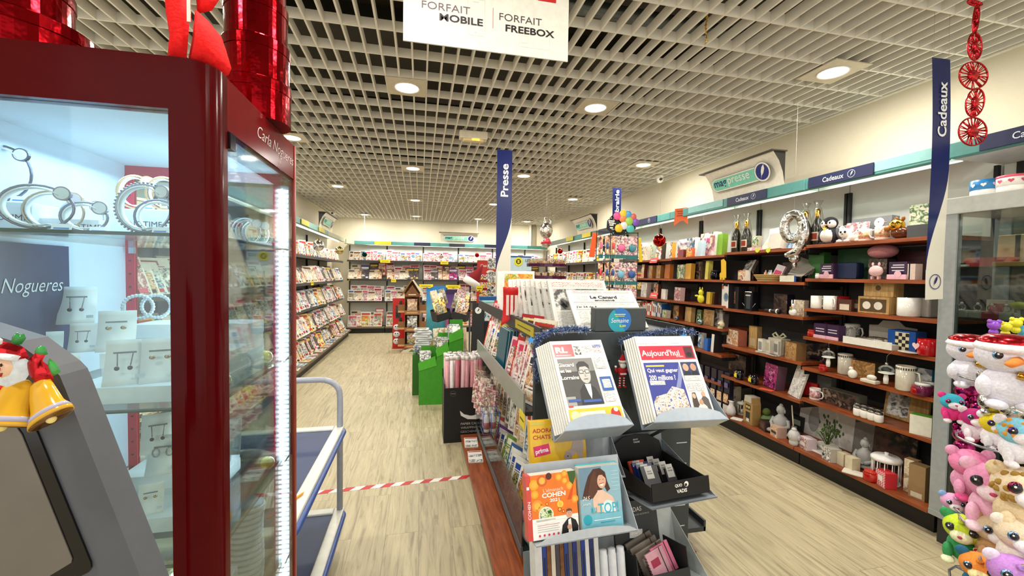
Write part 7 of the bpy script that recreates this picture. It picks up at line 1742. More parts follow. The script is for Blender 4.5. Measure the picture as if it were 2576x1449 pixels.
solo('soap_dish', MB().box((0, 0, .006), (.13, .08, .012), '#ded6c8', .004), 'flat cream sachet lying at the edge of the base shelf', 'sachet', spot(2170, 0, 9, 2.96), R(-60))
g_box('tall kraft paper box at the near end of the base shelf, left of two', 2318, 0, 9, .06, .21, .06, 'P:cream:16', '#9a7c54', 3.05, 10, 0)
g_box('tall kraft paper box at the near end of the base shelf, right of two', 2338, 0, 9, .08, .21, .07, '#9c7d55', '#8a6e48', 3.0, 10, 0, win=(.05, .2, '#d9cdb4'))
t = thing('potted_plant', 'small green plant in a white bowl before the white canvas print', 'plant', spot(2098, 0, 9, 3.14), 0)
MB().lathe([(.03, 0), (.06, .02), (.075, .05), (.07, .05), (.05, .03), (0, .03)], '#e4e0d2:g', 20).build('bowl', t)
m = MB(); MBs2 = MB()
for i in range(60):
    a = rnd.uniform(0, 6.28); l = rnd.uniform(.06, .17); b = rnd.uniform(.0, .07)
    q = (b * math.cos(a), b * math.sin(a), .035 + l); MBs2.tube([(0, 0, .03), (q[0] * .5, q[1] * .5, .03 + l * .6), q], .0012, '#4a5a2a', 4)
    m.at(q, (rnd.uniform(-1, 1), rnd.uniform(-1, 1), a)).ell((0, 0, 0), (.012, .006, .003), rnd.choice(['#4f7a2e', '#3a5f22', '#7a9a4a']), 7, 5)
MBs2.build('stems', t); m.build('leaves', t)
g_box('lilac patterned soap box on the base shelf, left of the plant', 2048, 0, 9, .09, .09, .08, 'P:pink:40', '#d9c8cc', 2.98, -15, 0, win=(.3, .6, '#efe6e4'))
g_box('black and white patterned soap box on the base shelf', 2110, 0, 9, .09, .10, .08, 'P:grey:40', '#b8b2a4', 2.965, -15, 0)
g_box('cream wrapped soap pair right of the black and white box, left one', 2142, 0, 9, .06, .09, .06, '#d2c8ac', '#c9bf9f', 2.99, -10, 0)
g_box('cream wrapped soap pair right of the black and white box, right one', 2164, 0, 9, .06, .095, .06, '#d9cdb0', '#cfc4a2', 2.97, -10, 0)
solo('tray', MB().box((0, 0, .006), (.30, .10, .012), '#e2dcd4:s', .004), 'long white tray on the base shelf before the plant', 'tray', spot(2070, 0, 9, 3.06), RR)
g_buddha('pale buddha head candle on the base shelf, front row', 2012, 1, 9, 2.975, 1.0, 10, True, '#c4c2be')
t = thing('reed_diffuser', 'grey bulb vase with one pale reed stick on the base shelf', 'diffuser', spot(2012, 1, 9, 3.08), 0)
MB().lathe([(.02, 0), (.045, .03), (.045, .06), (.018, .09), (.02, .11), (.016, .11)], '#6f6f6c:s', 20).build('vase', t); MB().tube([(0, 0, .03), (.0, .03, .28)], .005, '#e0d2b0', 6).build('reed', t)
g_buddha('grey stone buddha figurine seated on the far part of the base shelf', 1977, 1, 9, 3.06, 1.25, 15)
g_box('dark picture box beside the far stone buddha', 2022, 1, 9, .10, .13, .03, '#1e2420', '#161a18', 3.28, 0, 0, win=(.4, .75, '#8a9a8a'))
g_box('floral soap box on the base shelf before the far buddha', 1972, 1, 9, .10, .09, .08, 'P:warm:34', '#b8988a', 2.96, -15, 0, win=(.3, .55, '#2a2a3a'))
g_box('brown soap box with embossed square on the base shelf', 1942, 1, 9, .09, .085, .08, '#3a201c', '#301a16', 2.975, -15, 0, win=(.25, .75, '#5a3a30'))
t = thing('bonsai_bowl', 'green moss bowl on a dark base behind the kraft house box', 'plant', spot(1945, 1, 9, 3.12), 0)
MB().lathe([(.05, 0), (.08, .03), (.085, .05), (.02, .05)], '#17171a:g', 20).build('bowl', t); MB().ell((0, 0, .07), (.07, .07, .035), '#6f8a5a:c', 14, 8).ell((-.02, 0, .13), (.035, .035, .035), '#5a6a2a:c', 12, 8).build('moss', t)
t = thing('house_box', 'kraft house-shaped box with arched black window on the far base shelf', 'gift box', spot(1903, 1, 9, 3.02), (0, 0, RR + R(-8)))
MB().prism([(-.065, 0), (.065, 0), (.065, .19), (.045, .25), (-.045, .25), (-.065, .19)], -.04, .04, '#a5834c').build('carton', t)
MB().prism([(-.05, .20), (.05, .20), (.045, .255), (-.045, .255)], -.045, .045, '#b9b4a4').build('roof', t)
MB().quad(-.03, .03, .03, .11, -.0408, '#0f0f10').quad(-.035, .035, .13, .18, -.0408, '#2a2416').quad(-.02, .02, .02, .05, -.0412, '#ece8e0').disc(-.015, .155, .012, -.0412, '#d9c06a').disc(.015, .155, .012, -.0412, '#d9c06a').build('windows', t)
g_lantern('small pale wire cage lantern behind the kraft house box', 1878, 1, 9, .14, .045, '#c9cabc', 3.12)
g_box('tall white and gold perfume box at the far end of the base shelf', 1862, 1, 9, .06, .24, .06, 'P:cream:12', '#d8d0b0', 3.15, 0, 0)
t = thing('vase', 'white glass bottle at the far end of the base shelf', 'vase', spot(1850, 1, 9, 3.0), 0)
MB().lathe([(.04, 0), (.045, .04), (.035, .08), (.02, .10), (.02, .13), (.03, .14)], '#dcd8d6:g', 20).build('body', t)
solo('soap_dish', MB().box((0, 0, .005), (.10, .07, .01), '#e8e4da', .003), 'small white card lying at the edge of the far base shelf', 'card', spot(1866, 1, 9, 2.96), R(-60))

# ---- middle unit (1)
g_bottle('champagne bottle with red label, leftmost of four on the top gift shelf', 1850, 1, 0)
g_bottle('champagne bottle with red label, second from the left on the top gift shelf', 1875, 1, 0)
g_bottle('champagne bottle half behind the silver nine balloon', 2022, 1, 0, 3.12)
g_bottle('champagne bottle right behind the plush penguin', 2052, 0, 0, 3.18)
g_box('small picture box right of the two champagne bottles', 1897, 1, 0, .10, .16, .04, 'P:green:20', '#d9d2b8', 3.2, 0, -6)
g_box('white calendar box leaning back in the middle of the top gift shelf', 1925, 1, 0, .16, .24, .05, '#e2dccb', '#d8d2c0', 3.10, -20, -32, win=(.2, .8, '#d2cab4'))
g_box('white frame with tiny logo behind the calendar box', 1945, 1, 0, .14, .22, .02, '#ebe7dc', '#d8d4c8', 3.26, 0, -6)
g_box('grey photo box left of the silver nine balloon', 1960, 1, 0, .20, .14, .12, '#cfc8ba', '#c2bbac', 3.06, -15, -10)
g_box('pink folded leaflet at the front of the top gift shelf', 1896, 1, 0, .12, .03, .08, 'P:pink:18', '#d88aa8', 3.0, -20, 0, name='leaflet', cat='leaflet')
g_box('light blue booklet behind the tail of the nine balloon', 1985, 1, 0, .10, .14, .02, 'P:cool:12', '#cfe0e6', 3.04, -20, -20)
for i, px in enumerate((1905, 1932)):
    q = at(px, 628, X=2.984)
    m = MB().prism([(-.025, .02), (-.012, .012), (.012, .012), (.025, .02), (.022, -.015), (0, -.03), (-.022, -.015)][::-1], 0, .002, '#d4e03a')
    solo('shelf_tag', m, 'lime cat-head tag on the top shelf edge, %s of two' % ('left' if i == 0 else 'right'), 'shelf tag', (2.984, q.y, q.z), RR)
t = thing('foil_balloon', 'silver foil number nine balloon hanging before the top gift shelf', 'balloon', (2.80, ry(1992, 2.80), 0), RR + R(28))
def bz(py): return at(1992, py, X=2.80).z
cz, cx = (bz(535) + bz(608)) / 2, 0
pts = []
for i in range(16): a = 2 * PI * i / 16; pts.append((.062 * math.cos(a), 0, cz + .095 * math.sin(a)))
MB().tube(pts, .034, 'silver', 14, True).build('loop', t)
MB().tube([(.062, 0, cz + .02), (.068, 0, cz - .06), (.055, 0, cz - .13), (.02, 0, cz - .19), (-.03, 0, cz - .215)], [.034, .034, .032, .03, .022], 'silver', 14).ell((-.035, 0, cz - .215), (.022, .018, .02), 'silver', 10, 8).build('tail', t)
MB().tube([(.0, 0, cz + .12), (0, 0, CEIL)], .0008, '#b9b4a6', 4).build('thread', t)
solo('foil_balloon', MB().ell((0, 0, 0), (.05, .03, .035), 'silver', 12, 8).ell((.0, 0, -.05), (.02, .015, .03), 'silver', 10, 8), 'small crumpled silver balloon under the number nine', 'balloon', (2.86, ry(1998, 2.86), bz(650)), 0)
# row 1
g_box('tall brown and grey leaning calendar at the left of the second gift shelf', 1870, 1, 1, .16, .22, .03, 'P:grey:8', '#6a5a50', 3.12, -15, -25)
g_box('small box with face picture before the leaning calendar', 1872, 1, 1, .12, .10, .05, 'P:warm:24', '#e4ddd0', 3.0, -10, 0)
g_box('dark photo box beside the face picture box', 1892, 1, 1, .10, .09, .06, 'P:dark:20', '#2a221e', 3.06, 0, 0)
t = thing('wicker_basket', 'oval wicker basket of small cosmetics on the second gift shelf', 'basket', spot(1938, 1, 1, 3.06), RR); t.scale = (1.25, .8, 1)
m = MB()
for i in range(6): m.lathe([(.095 + .006 * i, .01 * i), (.099 + .006 * i, .01 * i + .005), (.095 + .006 * i, .01 * i + .010)], '#a5854a' if i % 2 else '#c2a468', 26)
m.lathe([(.095, 0), (0, .001)], '#8a6c3a', 26).build('weave', t)
for i, (dx, c, lab) in enumerate(((-.06, '#e8a87a', 'peach tube'), (-.02, '#8fb8d8', 'pale blue bottle'), (.0, '#f0e6dc', 'cream pot'))):
    solo('cosmetic_bottle', MB().lathe([(.014, 0), (.014, .07), (.006, .08), (.006, .095), (0, .095)], c + ':s', 12), '%s in the wicker basket' % lab, 'bottle', (3.06, ry(1938, 3.06) - dx, USH[1][1] + .006), (R(6), 0, 0))
solo('gift_card', MB().box((0, 0, .07), (.09, .02, .14), '#cfc0c4', .002).quad(-.035, .035, .02, .09, -.0106, '#c8306a'), 'pink and grey leaning packet in the wicker basket', 'packet', (3.05, ry(1950, 3.05), USH[1][1] + .01), (R(-15), R(16), RR))
g_box('dark chocolate box at the right of the second gift shelf, middle unit', 1998, 1, 1, .20, .17, .05, 'P:dark:10', '#2a1614', 3.2, 0, 0)
m = MB()
for i in range(5): m.at((0, .02 * i, .02 + .018 * i), (R(-60 + 8 * i), R(6 * i), R(10 * i))).box((0, 0, 0), (.15, .003, .10), '#8f8a80:s')
solo('paper_pile', m, 'crumpled grey packets piled on the second gift shelf under the balloon', 'packets', (3.05, ry(2008, 3.05), USH[1][1] + .05), RR)
# row 2
g_box('large white globe box with GLOBE lettering on the third gift shelf', 1838, 1, 2, .13, .24, .10, '#e8e4dc', '#1a1a1e', 3.03, -12, 0).name = 'globe_box'
o = bpy.data.objects['globe_box']; MB().disc(.02, .11, .045, -.0515, '#7a96a8').disc(.025, .115, .03, -.0518, '#5a7488').quad(-.06, -.03, .19, .23, -.0512, '#c8502a').build('globe_picture', o)
t = g_box('black box with orange lettering right of the white globe box', 1865, 1, 2, .10, .22, .10, '#121316', '#0e0f12', 3.05, -12, 0, word=None)
MB().text('GLOBE', -.015, .11, .12, .02, -.0506, '#c87a4a', .03, PI / 2).build('lettering', t)
t = thing('phone_stand', 'black desk gadget stand with silver arms on the third gift shelf', 'gadget', spot(1893, 1, 2, 3.02), RR)
MB().box((0, 0, .09), (.09, .08, .18), '#15161a:g', .004).quad(-.02, .03, .02, .16, -.041, '#2e3238').quad(-.03, .03, .14, .15, -.0412, '#c9cacc').build('body', t); MB().tube([(-.02, -.03, .02), (-.08, -.03, .07)], .003, '#b9bcc2:m').tube([(.03, -.03, .02), (.08, -.03, .075)], .003, '#b9bcc2:m').build('arms', t)
g_box('dark blue hanging set with white tag on the third gift shelf', 1975, 1, 2, .14, .17, .08, 'P:dark:16', '#14182a', 3.10, 0, 0)
t = thing('torch', 'black torch with white band lying on the third gift shelf', 'torch', spot(1945, 1, 2, 3.01), RR); MB().at((0, 0, .022), (0, R(90), 0)).lathe([(.014, -.07), (.014, .02), (.021, .05), (.021, .08)], '#15151a', 16).lathe([(.0216, .055), (.0216, .07)], '#e4e0d8', 16).lathe([(.0146, -.02), (.0146, -.005)], '#e4e0d8', 16).build('body', t)
t = thing('unicorn_figurine', 'white ceramic animal figurine with rainbow stripe on the third gift shelf', 'figurine', spot(1998, 1, 2, 2.995), RR)
MB().ell((0, 0, .03), (.032, .026, .03), '#f0ece6:g').lathe([(.018, .05), (.012, .09), (.014, .10)], '#f0ece6:g', 14).ell((-.012, 0, .115), (.006, .005, .018), '#f0ece6:g').ell((.012, 0, .115), (.006, .005, .018), '#f0ece6:g').build('body', t); MB().box((0, -.022, .07), (.012, .012, .012), '#e8902a').box((0, -.024, .055), (.012, .01, .01), '#5aa84a').build('stripe', t)
g_box('beige card box beside the white animal figurine', 2018, 1, 2, .12, .13, .04, 'P:cream:30', '#b9a99c', 3.06, -10, 0)
g_box('blue packet with glasses hanging card on the shelf edge', 1982, 1, 1, .14, .05, .02, '#e4e0cc', '#3a5aa0', 2.985, 0, 0, name='glasses_pack', cat='pack')
# row 3 (z .83)
g_box('red bath gift basket wrapped in film at the left of the fourth shelf, middle unit', 1858, 1, 3, .20, .15, .09, 'P:warm:14', '#a8604a', 3.06, -10, 0)
g_box('kraft card box with plaque in the middle unit', 1905, 1, 3, .11, .21, .05, 'pine', '#a88a5a', 3.12, -5, 0, win=(.1, .45, '#c9b48a'))
for i, px in enumerate((1925, 1944, 1965)): g_box('white framed tin box with small picture, %s in the middle unit row' % nth(i + 1), px, 1, 3, .075, .12, .05, '#e2ddd0', '#cfc9b8', 3.02 + .02 * i, -15, 0, win=(.2, .8, '#8a8c88' if i != 1 else '#c9c2a8'), group='white tins in the middle unit')
t = thing('bow_gift', 'cream gift box with large ribbon bow in the middle unit', 'gift box', spot(1966, 1, 3, 3.12), RR)
MB().box((0, 0, .07), (.14, .10, .14), '#c9c2ae', .004).build('box', t)
for s in (-1, 1): MB().tube([(0, 0, .145), (s * .04, 0, .185), (s * .07, 0, .165), (s * .04, -.01, .145), (0, 0, .145)], .009, '#b4b08e', 6).build('ribbon_loop', t)
g_box('amber bottle gift set at the right end of the middle unit row', 2008, 1, 3, .15, .14, .08, 'P:kraft:18', '#7a5a32', 3.02, -15, 0)
m = MB()
for i in range(6): m.at((rnd.uniform(-.16, .16), rnd.uniform(-.01, .01), .006), (0, 0, rnd.uniform(-.5, .5))).box((0, 0, 0), (.09, .03, .012), '#b4aca0:s', .004)
solo('sachet_row', m, 'grey sachets lying along the middle unit shelf edge', 'sachets', spot(1930, 1, 3, 2.995), RR)
# row 4 (z .52)
g_box('dark game box with green picture at the back left of the low shelf', 1868, 1, 4, .26, .20, .06, 'P:dark:10', '#1a1614', 3.16, -5, 0)
for i, px in enumerate((1868, 1905)):
    t = g_mug('black mug with yellow splash, %s of two on the low shelf' % ('left' if i == 0 else 'right'), px, 1, 4, '#121214', .09, .038, 3.02, None, 1, -10)
    MB().poly([(-.02, .02), (.0, .025), (.022, .02), (.018, .045), (.024, .07), (.004, .06), (-.012, .078), (-.016, .05), (-.028, .045)], -.0392, '#e8d21c').build('yellow_splash', t)
g_box('purple sequin gift bag in film on the low shelf', 1955, 1, 4, .19, .21, .08, 'P:plum:24', '#5a3a4a', 3.06, -15, -6, name='gift_bag', cat='bag')
g_box('white lettered wall plaque with yellow star leaning on the low shelf', 2008, 1, 4, .17, .26, .015, 'P:word:40', '#cfcabf', 3.04, -20, -16, name='wall_plaque', cat='plaque')

# ---- unit 2 and 3 (farther)
rows_ = [
 (2, 0, 1812, .12, .23, .06, '#7fb42a', '#8fc43a', 3.10, 'lime green and white box left of the champagne bottles'),
 (2, 0, 1783, .30, .26, .07, 'P:pink:7', '#f2ecea', 3.10, 'large pink and white craft box with a smiling girl on the top gift shelf'),
 (2, 0, 1728, .42, .23, .06, 'P:cool:7', '#f2efe8', 3.12, 'wide pale watercolour craft box on the top gift shelf'),
 (2, 0, 1762, .08, .17, .05, '#b9d4e2', '#b9d4e2', 3.02, 'pale blue box before the pink craft box'),
 (2, 0, 1735, .12, .10, .04, 'P:food:20', '#d8602a', 3.0, 'small orange game box before the wide watercolour box'),
 (2, 0, 1715, .12, .09, .04, '#7a1f22', '#6a1a1c', 3.01, 'small dark red game box before the wide watercolour box'),
 (2, 0, 1690, .06, .20, .05, 'P:yell:12', '#e8a83a', 3.06, 'orange and yellow pack left of the wide watercolour box'),
 (3, 0, 1660, .17, .22, .06, 'P:yell:10', '#3a3a2a', 3.06, 'yellow and black box under the large red bauble'),
 (3, 0, 1625, .16, .20, .05, 'P:cream:14', '#d9d2c4', 3.10, 'white and pink board box beside the baby-goods spinner'),
 (3, 0, 1640, .10, .24, .05, 'P:green:14', '#c9d8c4', 3.14, 'pale green box beside the yellow and black box'),
 (2, 1, 1715, .18, .17, .04, 'P:green:9', '#c9cf9a', 3.06, 'round green and blue game on the second shelf, far units'),
 (2, 1, 1735, .13, .18, .05, '#d8a23a', '#c8922a', 3.04, 'yellow card game box with a castle picture'),
 (2, 1, 1762, .15, .20, .06, 'P:dark:12', '#5a4a32', 3.10, 'film wrapped dark game on the second shelf'),
 (2, 1, 1782, .06, .20, .05, '#d9cf5a', '#d9cf5a', 3.04, 'narrow yellow green box on the second shelf'),
 (3, 1, 1620, .10, .19, .05, 'P:warm:12', '#6a2a1c', 3.04, 'brown box at the far end of the second shelf'),
 (3, 1, 1640, .11, .17, .05, 'P:kraft:12', '#a8742a', 3.04, 'golden brown box second from the far end of the second shelf'),
 (3, 1, 1660, .12, .17, .05, 'P:kraft:10', '#9a6a2a', 3.05, 'amber box third from the far end of the second shelf'),
 (3, 1, 1682, .14, .18, .05, '#b8661c', '#b8661c', 3.04, 'burnt orange box beside the shelf joint'),
 (2, 2, 1710, .15, .16, .06, 'P:pink:16', '#e8c4c0', 3.04, 'pink film gift bag on the third shelf, far units'),
 (2, 2, 1728, .08, .15, .06, 'P:dark:14', '#2a1c20', 3.12, 'dark maroon box beside the pink film bag'),
 (2, 2, 1788, .07, .13, .05, '#d8b83a', '#c8a82a', 3.03, 'small yellow mustard box on the third shelf'),
 (2, 2, 1800, .05, .12, .05, '#4a2a24', '#3a1c18', 3.05, 'small brown box right of the mustard box'),
 (3, 2, 1625, .20, .20, .06, 'P:word:24', '#e4d0cc', 3.05, 'pale pink lettered board at the far end of the third shelf'),
 (3, 2, 1655, .13, .19, .06, 'P:warm:14', '#5a2a1c', 3.05, 'dark red boxed game on the far third shelf'),
 (3, 2, 1672, .12, .13, .03, '#e9e4da', '#e0dace', 3.02, 'white card hanging on the far third shelf'),
 (2, 3, 1708, .14, .17, .06, 'P:kraft:14', '#6a3a22', 3.10, 'brown animal puzzle box on the fourth shelf'),
 (2, 3, 1738, .14, .17, .05, 'pine', '#a88a52', 3.06, 'pale wooden toy standing on the fourth shelf, left'),
 (2, 3, 1765, .10, .15, .05, 'P:green:16', '#5a7a3a', 3.12, 'green box behind the grey ball'),
 (2, 3, 1785, .16, .17, .03, 'P:kraft:24', '#d2b888', 3.06, 'wooden plaque with dark animal silhouettes'),
 (2, 3, 1818, .16, .18, .06, 'P:grey:10', '#6a6258', 3.12, 'grey brown picture box at the right of the fourth shelf'),
 (3, 3, 1678, .12, .10, .06, 'P:green:20', '#d8d2bc', 3.03, 'small photo box at the end of the far book row'),
 (2, 4, 1770, .06, .17, .06, 'P:cool:14', '#efece4', 3.06, 'white and grey box on the fifth shelf, far units'),
 (2, 4, 1788, .08, .13, .08, '#2a6ac0', '#2462b4', 3.02, 'bright blue box on the fifth shelf, far units'),
 (2, 4, 1808, .05, .19, .10, '#ece8de', '#1a1a1c', 3.02, 'tall white and black slim box at the end of the fifth shelf'),
 (2, 4, 1750, .12, .12, .06, '#15161c', '#15161c', 3.10, 'dark box at the left of the fifth shelf, far units')]
for u_, r_, px, w_, h_, d_, f_, s_, X_, lab in rows_: g_box(lab, px, u_, r_, w_, h_, d_, f_, s_, X_, -8, -3)
o = [o for o in bpy.data.objects if o.get('label', '').startswith('wide pale watercolour')][0]
MB().text('Aquarellum', -.03, .17, .24, .045, -.0325, '#b06a9a', -.002, 0, .3).poly([(-.18, .02), (-.12, .03), (-.14, .13), (-.19, .11)], -.0324, '#e86a5a').build('printed_title', o)
o = [o for o in bpy.data.objects if o.get('label', '').startswith('large pink and white craft')][0]
MB().disc(.08, .17, .032, -.0365, '#f0c8ac', .04).poly([(.05, .2), (.06, .225), (.10, .225), (.115, .19), (.12, .12), (.105, .15), (.10, .205)], -.0368, '#a8643a').disc(.0, .18, .02, -.0365, '#d83a8a').disc(.03, .18, .02, -.0365, '#d83a8a').poly([(-.14, .17), (-.06, .15), (-.02, .11), (-.06, .08), (-.14, .13)], -.0365, '#b84a9a').build('girl_picture', o)
t = thing('yellow_toy', 'yellow plastic animal toy in a blister on the third shelf, far units', 'toy', spot(1765, 2, 2, 3.02), RR)
MB().ell((0, 0, .05), (.045, .03, .05), '#d8d02a:s').ell((0, 0, .12), (.032, .026, .035), '#e0d82e:s').ell((-.02, 0, .16), (.008, .006, .02), '#e0d82e:s').ell((.02, 0, .16), (.008, .006, .02), '#e0d82e:s').ell((-.07, 0, .08), (.035, .012, .012), '#d8d02a:s').build('body', t)
t = thing('elephant_cutout', 'yellow cardboard puzzle-edged cut-out at the right of the second shelf', 'cut-out', spot(1818, 2, 1, 2.99), RR + R(-10))
MB().prism([(-.05, 0), (-.02, 0), (-.02, .02), (0, .02), (0, 0), (.03, 0), (.03, .02), (.05, .02), (.04, .18), (0, .21), (-.04, .20), (-.03, .08), (-.06, .06)], 0, .01, '#e8b81c').build('board', t)
for i, (px, X_, r_, c, lab) in enumerate(((1705, 3.0, .028, '#6f7f94', 'blue grey glitter ball, left of two on the fourth shelf'), (1766, 3.0, .034, '#7f97a0', 'blue grey glitter ball, right of two on the fourth shelf'))):
    q = spot(px, 2, 3, X_); solo('glitter_ball', MB().ell((0, 0, r_), r_, c + ':m', 16, 10), lab, 'ball', q)
t = thing('skull_figurine', 'small cream skull figurine at the right of the fourth shelf', 'figurine', spot(1818, 2, 3, 2.995), RR)
MB().ell((0, 0, .045), (.032, .036, .032), '#d2c4a0:s').box((0, -.012, .012), (.034, .04, .024), '#cdbf9a', .006).build('skull', t); MB().disc(-.012, .042, .008, -.036, '#2a2018').disc(.012, .042, .008, -.036, '#2a2018').build('sockets', t)
g_jar('dark shiny snow globe at the right of the second shelf, far units', 1800, 2, 1, '#2a2a32:k', .05, .10, 3.04, '#1a1a1e:g', 'snow_globe', 'snow globe')
# rows of standing books on the far units
for u_, r_, a, b, lab, pal in ((3, 3, 1622, 1668, 'fourth', ['#c8302a', '#2a62a8', '#e9e6de', '#f2efe8', '#e4e0d6', '#c82a22', '#3a6a5a', '#efece4']), (3, 4, 1620, 1700, 'fifth', ['#d83a2a', '#efece6', '#e4e2da', '#d8d4ca', '#c83022'])):
    y0, y1 = ry(a, 3.05), ry(b, 3.05); y = y0; n = 0
    while y > y1:
        n += 1; c = rnd.choice(pal); th = rnd.uniform(.018, .04); h_ = rnd.uniform(.15, .2)
        m = MB().box((0, .06, h_ / 2), (th, .12, h_), c + ':s', 0).quad(-th * .3, th * .3, h_ * .3, h_ * .8, -.0006, '#f2efe6' if c[1] in 'c2d3' else '#8a3a2a')
        solo('book', m, 'book, %s shelf of the far gift unit, %s from far end, %s spine' % (lab, nth(n), {'c': 'red', 'd': 'orange red', '2': 'blue', '3': 'green', 'e': 'white', 'f': 'white'}[c[1]]), 'book', (3.03, y - th / 2, USH[3][r_] + .001), RR, 'upright books on the far gift unit')
        y -= th + .003
# clip packs hanging under the fifth shelf end (dark chocolate bars)
for i in range(5):
    px = 1768 + 17 * i
    m = MB().box((0, .03, .20), (.075, .05, .40), '#1f1a2a:s', .003).quad(-.034, .034, .10, .19, -.006, 'P:warm:24').quad(-.034, .034, .0, .08, -.006, '#d9d4d0').quad(-.025, .025, .25, .3, -.006, '#6a5a8a')
    solo('snack_box', m, 'tall dark snack box with food picture on the low far shelf, %s from the left' % nth(i + 1), 'box', (3.0, ry(px, 3.0), .1508), (0, 0, RR), 'tall dark snack boxes on the far base shelf')
for i in range(3):
    p = at((1648, 1648, 1800)[i], (655, 743, 955)[i], X=2.98)
    if i < 2: tagcard('shelf_tag', 'red sloping shelf sign, %s of two on the far gift unit' % ('upper' if i == 0 else 'lower'), (2.96, p.y, p.z), (R(-20), 0, RR), .17, .07, '#d8342e', None, '#f6dcd4')
solo('shelf_tag', MB().box((0, 0, .001), (.11, .06, .002), '#e8603a'), 'orange card lying at the edge of the low shelf by the purple bag', 'shelf tag', spot(1938, 1, 4, 2.985), R(-70))
# ------------------------------------------------------------------ glass showcase at the right
VX0, VX1, VY0, VY1, VZ = 2.88, 3.33, 0.78, 1.80, 1.96
t = thing('glass_cabinet', 'grey-framed glass cabinet with rings and gifts at the right edge', 'showcase', ((VX0 + VX1) / 2, (VY0 + VY1) / 2, 0))
FR = '#9a9fa0:s'
for x in (VX0, VX1 - .04):
    for y in (VY0, VY1 - .07): wm(t).span(x, x + .04, y, y + .07, .18, VZ - .09, FR).build('post', t)
wm(t).span(VX0 - .005, VX1 + .005, VY0, VY1, VZ - .09, VZ, '#b9bcb6:s', .004).build('top_frame', t)
wm(t).span(VX0 - .005, VX1 + .005, VY0, VY1, .16, .19, FR).build('bottom_frame', t)
wm(t).span(VX0 + .04, VX1, VY0 + .02, VY1 - .02, 0, .16, '#2a2c2e').build('plinth', t)
wm(t).span(VX1 - .03, VX1 - .022, VY0 + .07, VY1 - .07, .19, VZ - .09, '#6a6d62:m').build('mirror_back', t, 'mirrored back panel')
wm(t).span(VX0 + .012, VX0 + .016, VY0 + .07, VY1 - .07, .19, VZ - .09, 'smoke').build('side_glass', t)
wm(t).span(VX0 + .04, VX1 - .04, VY0 + .02, VY0 + .024, .19, VZ - .09, 'smoke').build('front_glass', t)
wm(t).span(VX1 - .1, VX1 - .07, 1.25, 1.29, .19, VZ - .09, FR).build('upright', t)
VSH = (1.58, 1.30, 1.02, .72, .42)
for z in VSH: wm(t).span(VX0 + .03, VX1 - .03, VY0 + .03, VY1 - .03, z - .006, z, 'glass').build('glass_shelf', t)
def vp(px, X=3.02): return at(px, 690, X=X).y
def vs_(name, m, lab, cat, px, z, X=3.02, rot=RR, group=None): return solo(name, m, lab, cat, (X, vp(px, X), z + .001), rot, group)
vs_('jewellery_box', MB().prism([(-.10, 0), (.08, 0), (.11, .05), (-.06, .05)], -.04, .05, '#d8383a:s'), 'flat red box in the upper compartment of the right glass cabinet', 'box', 2478, VSH[0])
vs_('figurine_plate', MB().box((0, 0, .006), (.07, .05, .012), '#e9e4da', .003).ell((0, 0, .02), (.02, .015, .008), '#2a2a2c', 10, 6), 'small white dish with dark centre at the left of the upper compartment', 'dish', 2418, VSH[0], 2.98)
vs_('gift_box', MB().box((0, 0, .085), (.09, .06, .17), '#ead9ae', .002), 'left tall cream box in the upper compartment of the right glass cabinet', 'box', 2545, VSH[0], 3.10)
vs_('gift_box', MB().box((0, 0, .085), (.07, .06, .17), '#e2cfa2', .002), 'right tall cream box in the upper compartment of the right glass cabinet', 'box', 2582, VSH[0], 3.10)
vs_('gift_box', MB().box((0, 0, .012), (.16, .05, .024), '#d9a85a', .002), 'flat golden box lying before the tall cream boxes', 'box', 2555, VSH[0], 2.98)
for i, (px, c) in enumerate(((2425, '#cfcac2'), (2465, '#c9c4ba'), (2500, '#c8485a:s'), (2538, '#d8d2c4'))):
    m = MB().box((0, 0, .02), (.06, .05, .04), c, .003)
    m.tube([(0.016 * math.cos(a), -.004, .058 + .016 * math.sin(a)) for a in [k * PI / 6 for k in range(12)]], .003, '#d8d8da:k', 6, True).ell((0, -.004, .078), .007, '#eef0f2:g', 8, 6)
    vs_('ring_display', m, 'ring on a small %s display block, %s from the left in the right glass cabinet' % (('grey', 'stone', 'red', 'cream')[i], nth(i + 1)), 'ring', px, VSH[1], 2.97 + .02 * (i % 2), RR, 'rings in the right glass cabinet')
vs_('gift_box', MB().box((0, 0, .05), (.09, .05, .10), '#dcc8b4', .003).quad(-.03, .03, .02, .08, -.0256, '#c83a4a'), 'cream and red flower box behind the rings', 'box', 2520, VSH[1], 3.12)
vs_('yellow_flower', MB().lathe([(.02, 0), (.02, .02), (.006, .03), (.005, .06)], '#d8d4c8', 12).ell((0, 0, .08), (.04, .03, .02), '#d4d23a:s', 12, 6), 'yellow flower-shaped ornament on a white foot in the right glass cabinet', 'ornament', 2568, VSH[1] + 0.0, 2.97)
for i, px in enumerate((2440, 2500, 2545)):
    vs_('silver_box', MB().box((0, 0, .012), (.12, .07, .024), ('#8a8448', '#c9ccc9:s', '#b9a86a')[i], .003), '%s flat box low in the right glass cabinet' % ('olive', 'silver', 'golden')[i], 'box', px, VSH[3], 3.0)
vs_('green_box', MB().box((0, 0, .06), (.14, .08, .12), '#2f7a1e', .003), 'bright green box low in the right glass cabinet', 'box', 2410, VSH[3], 3.10)
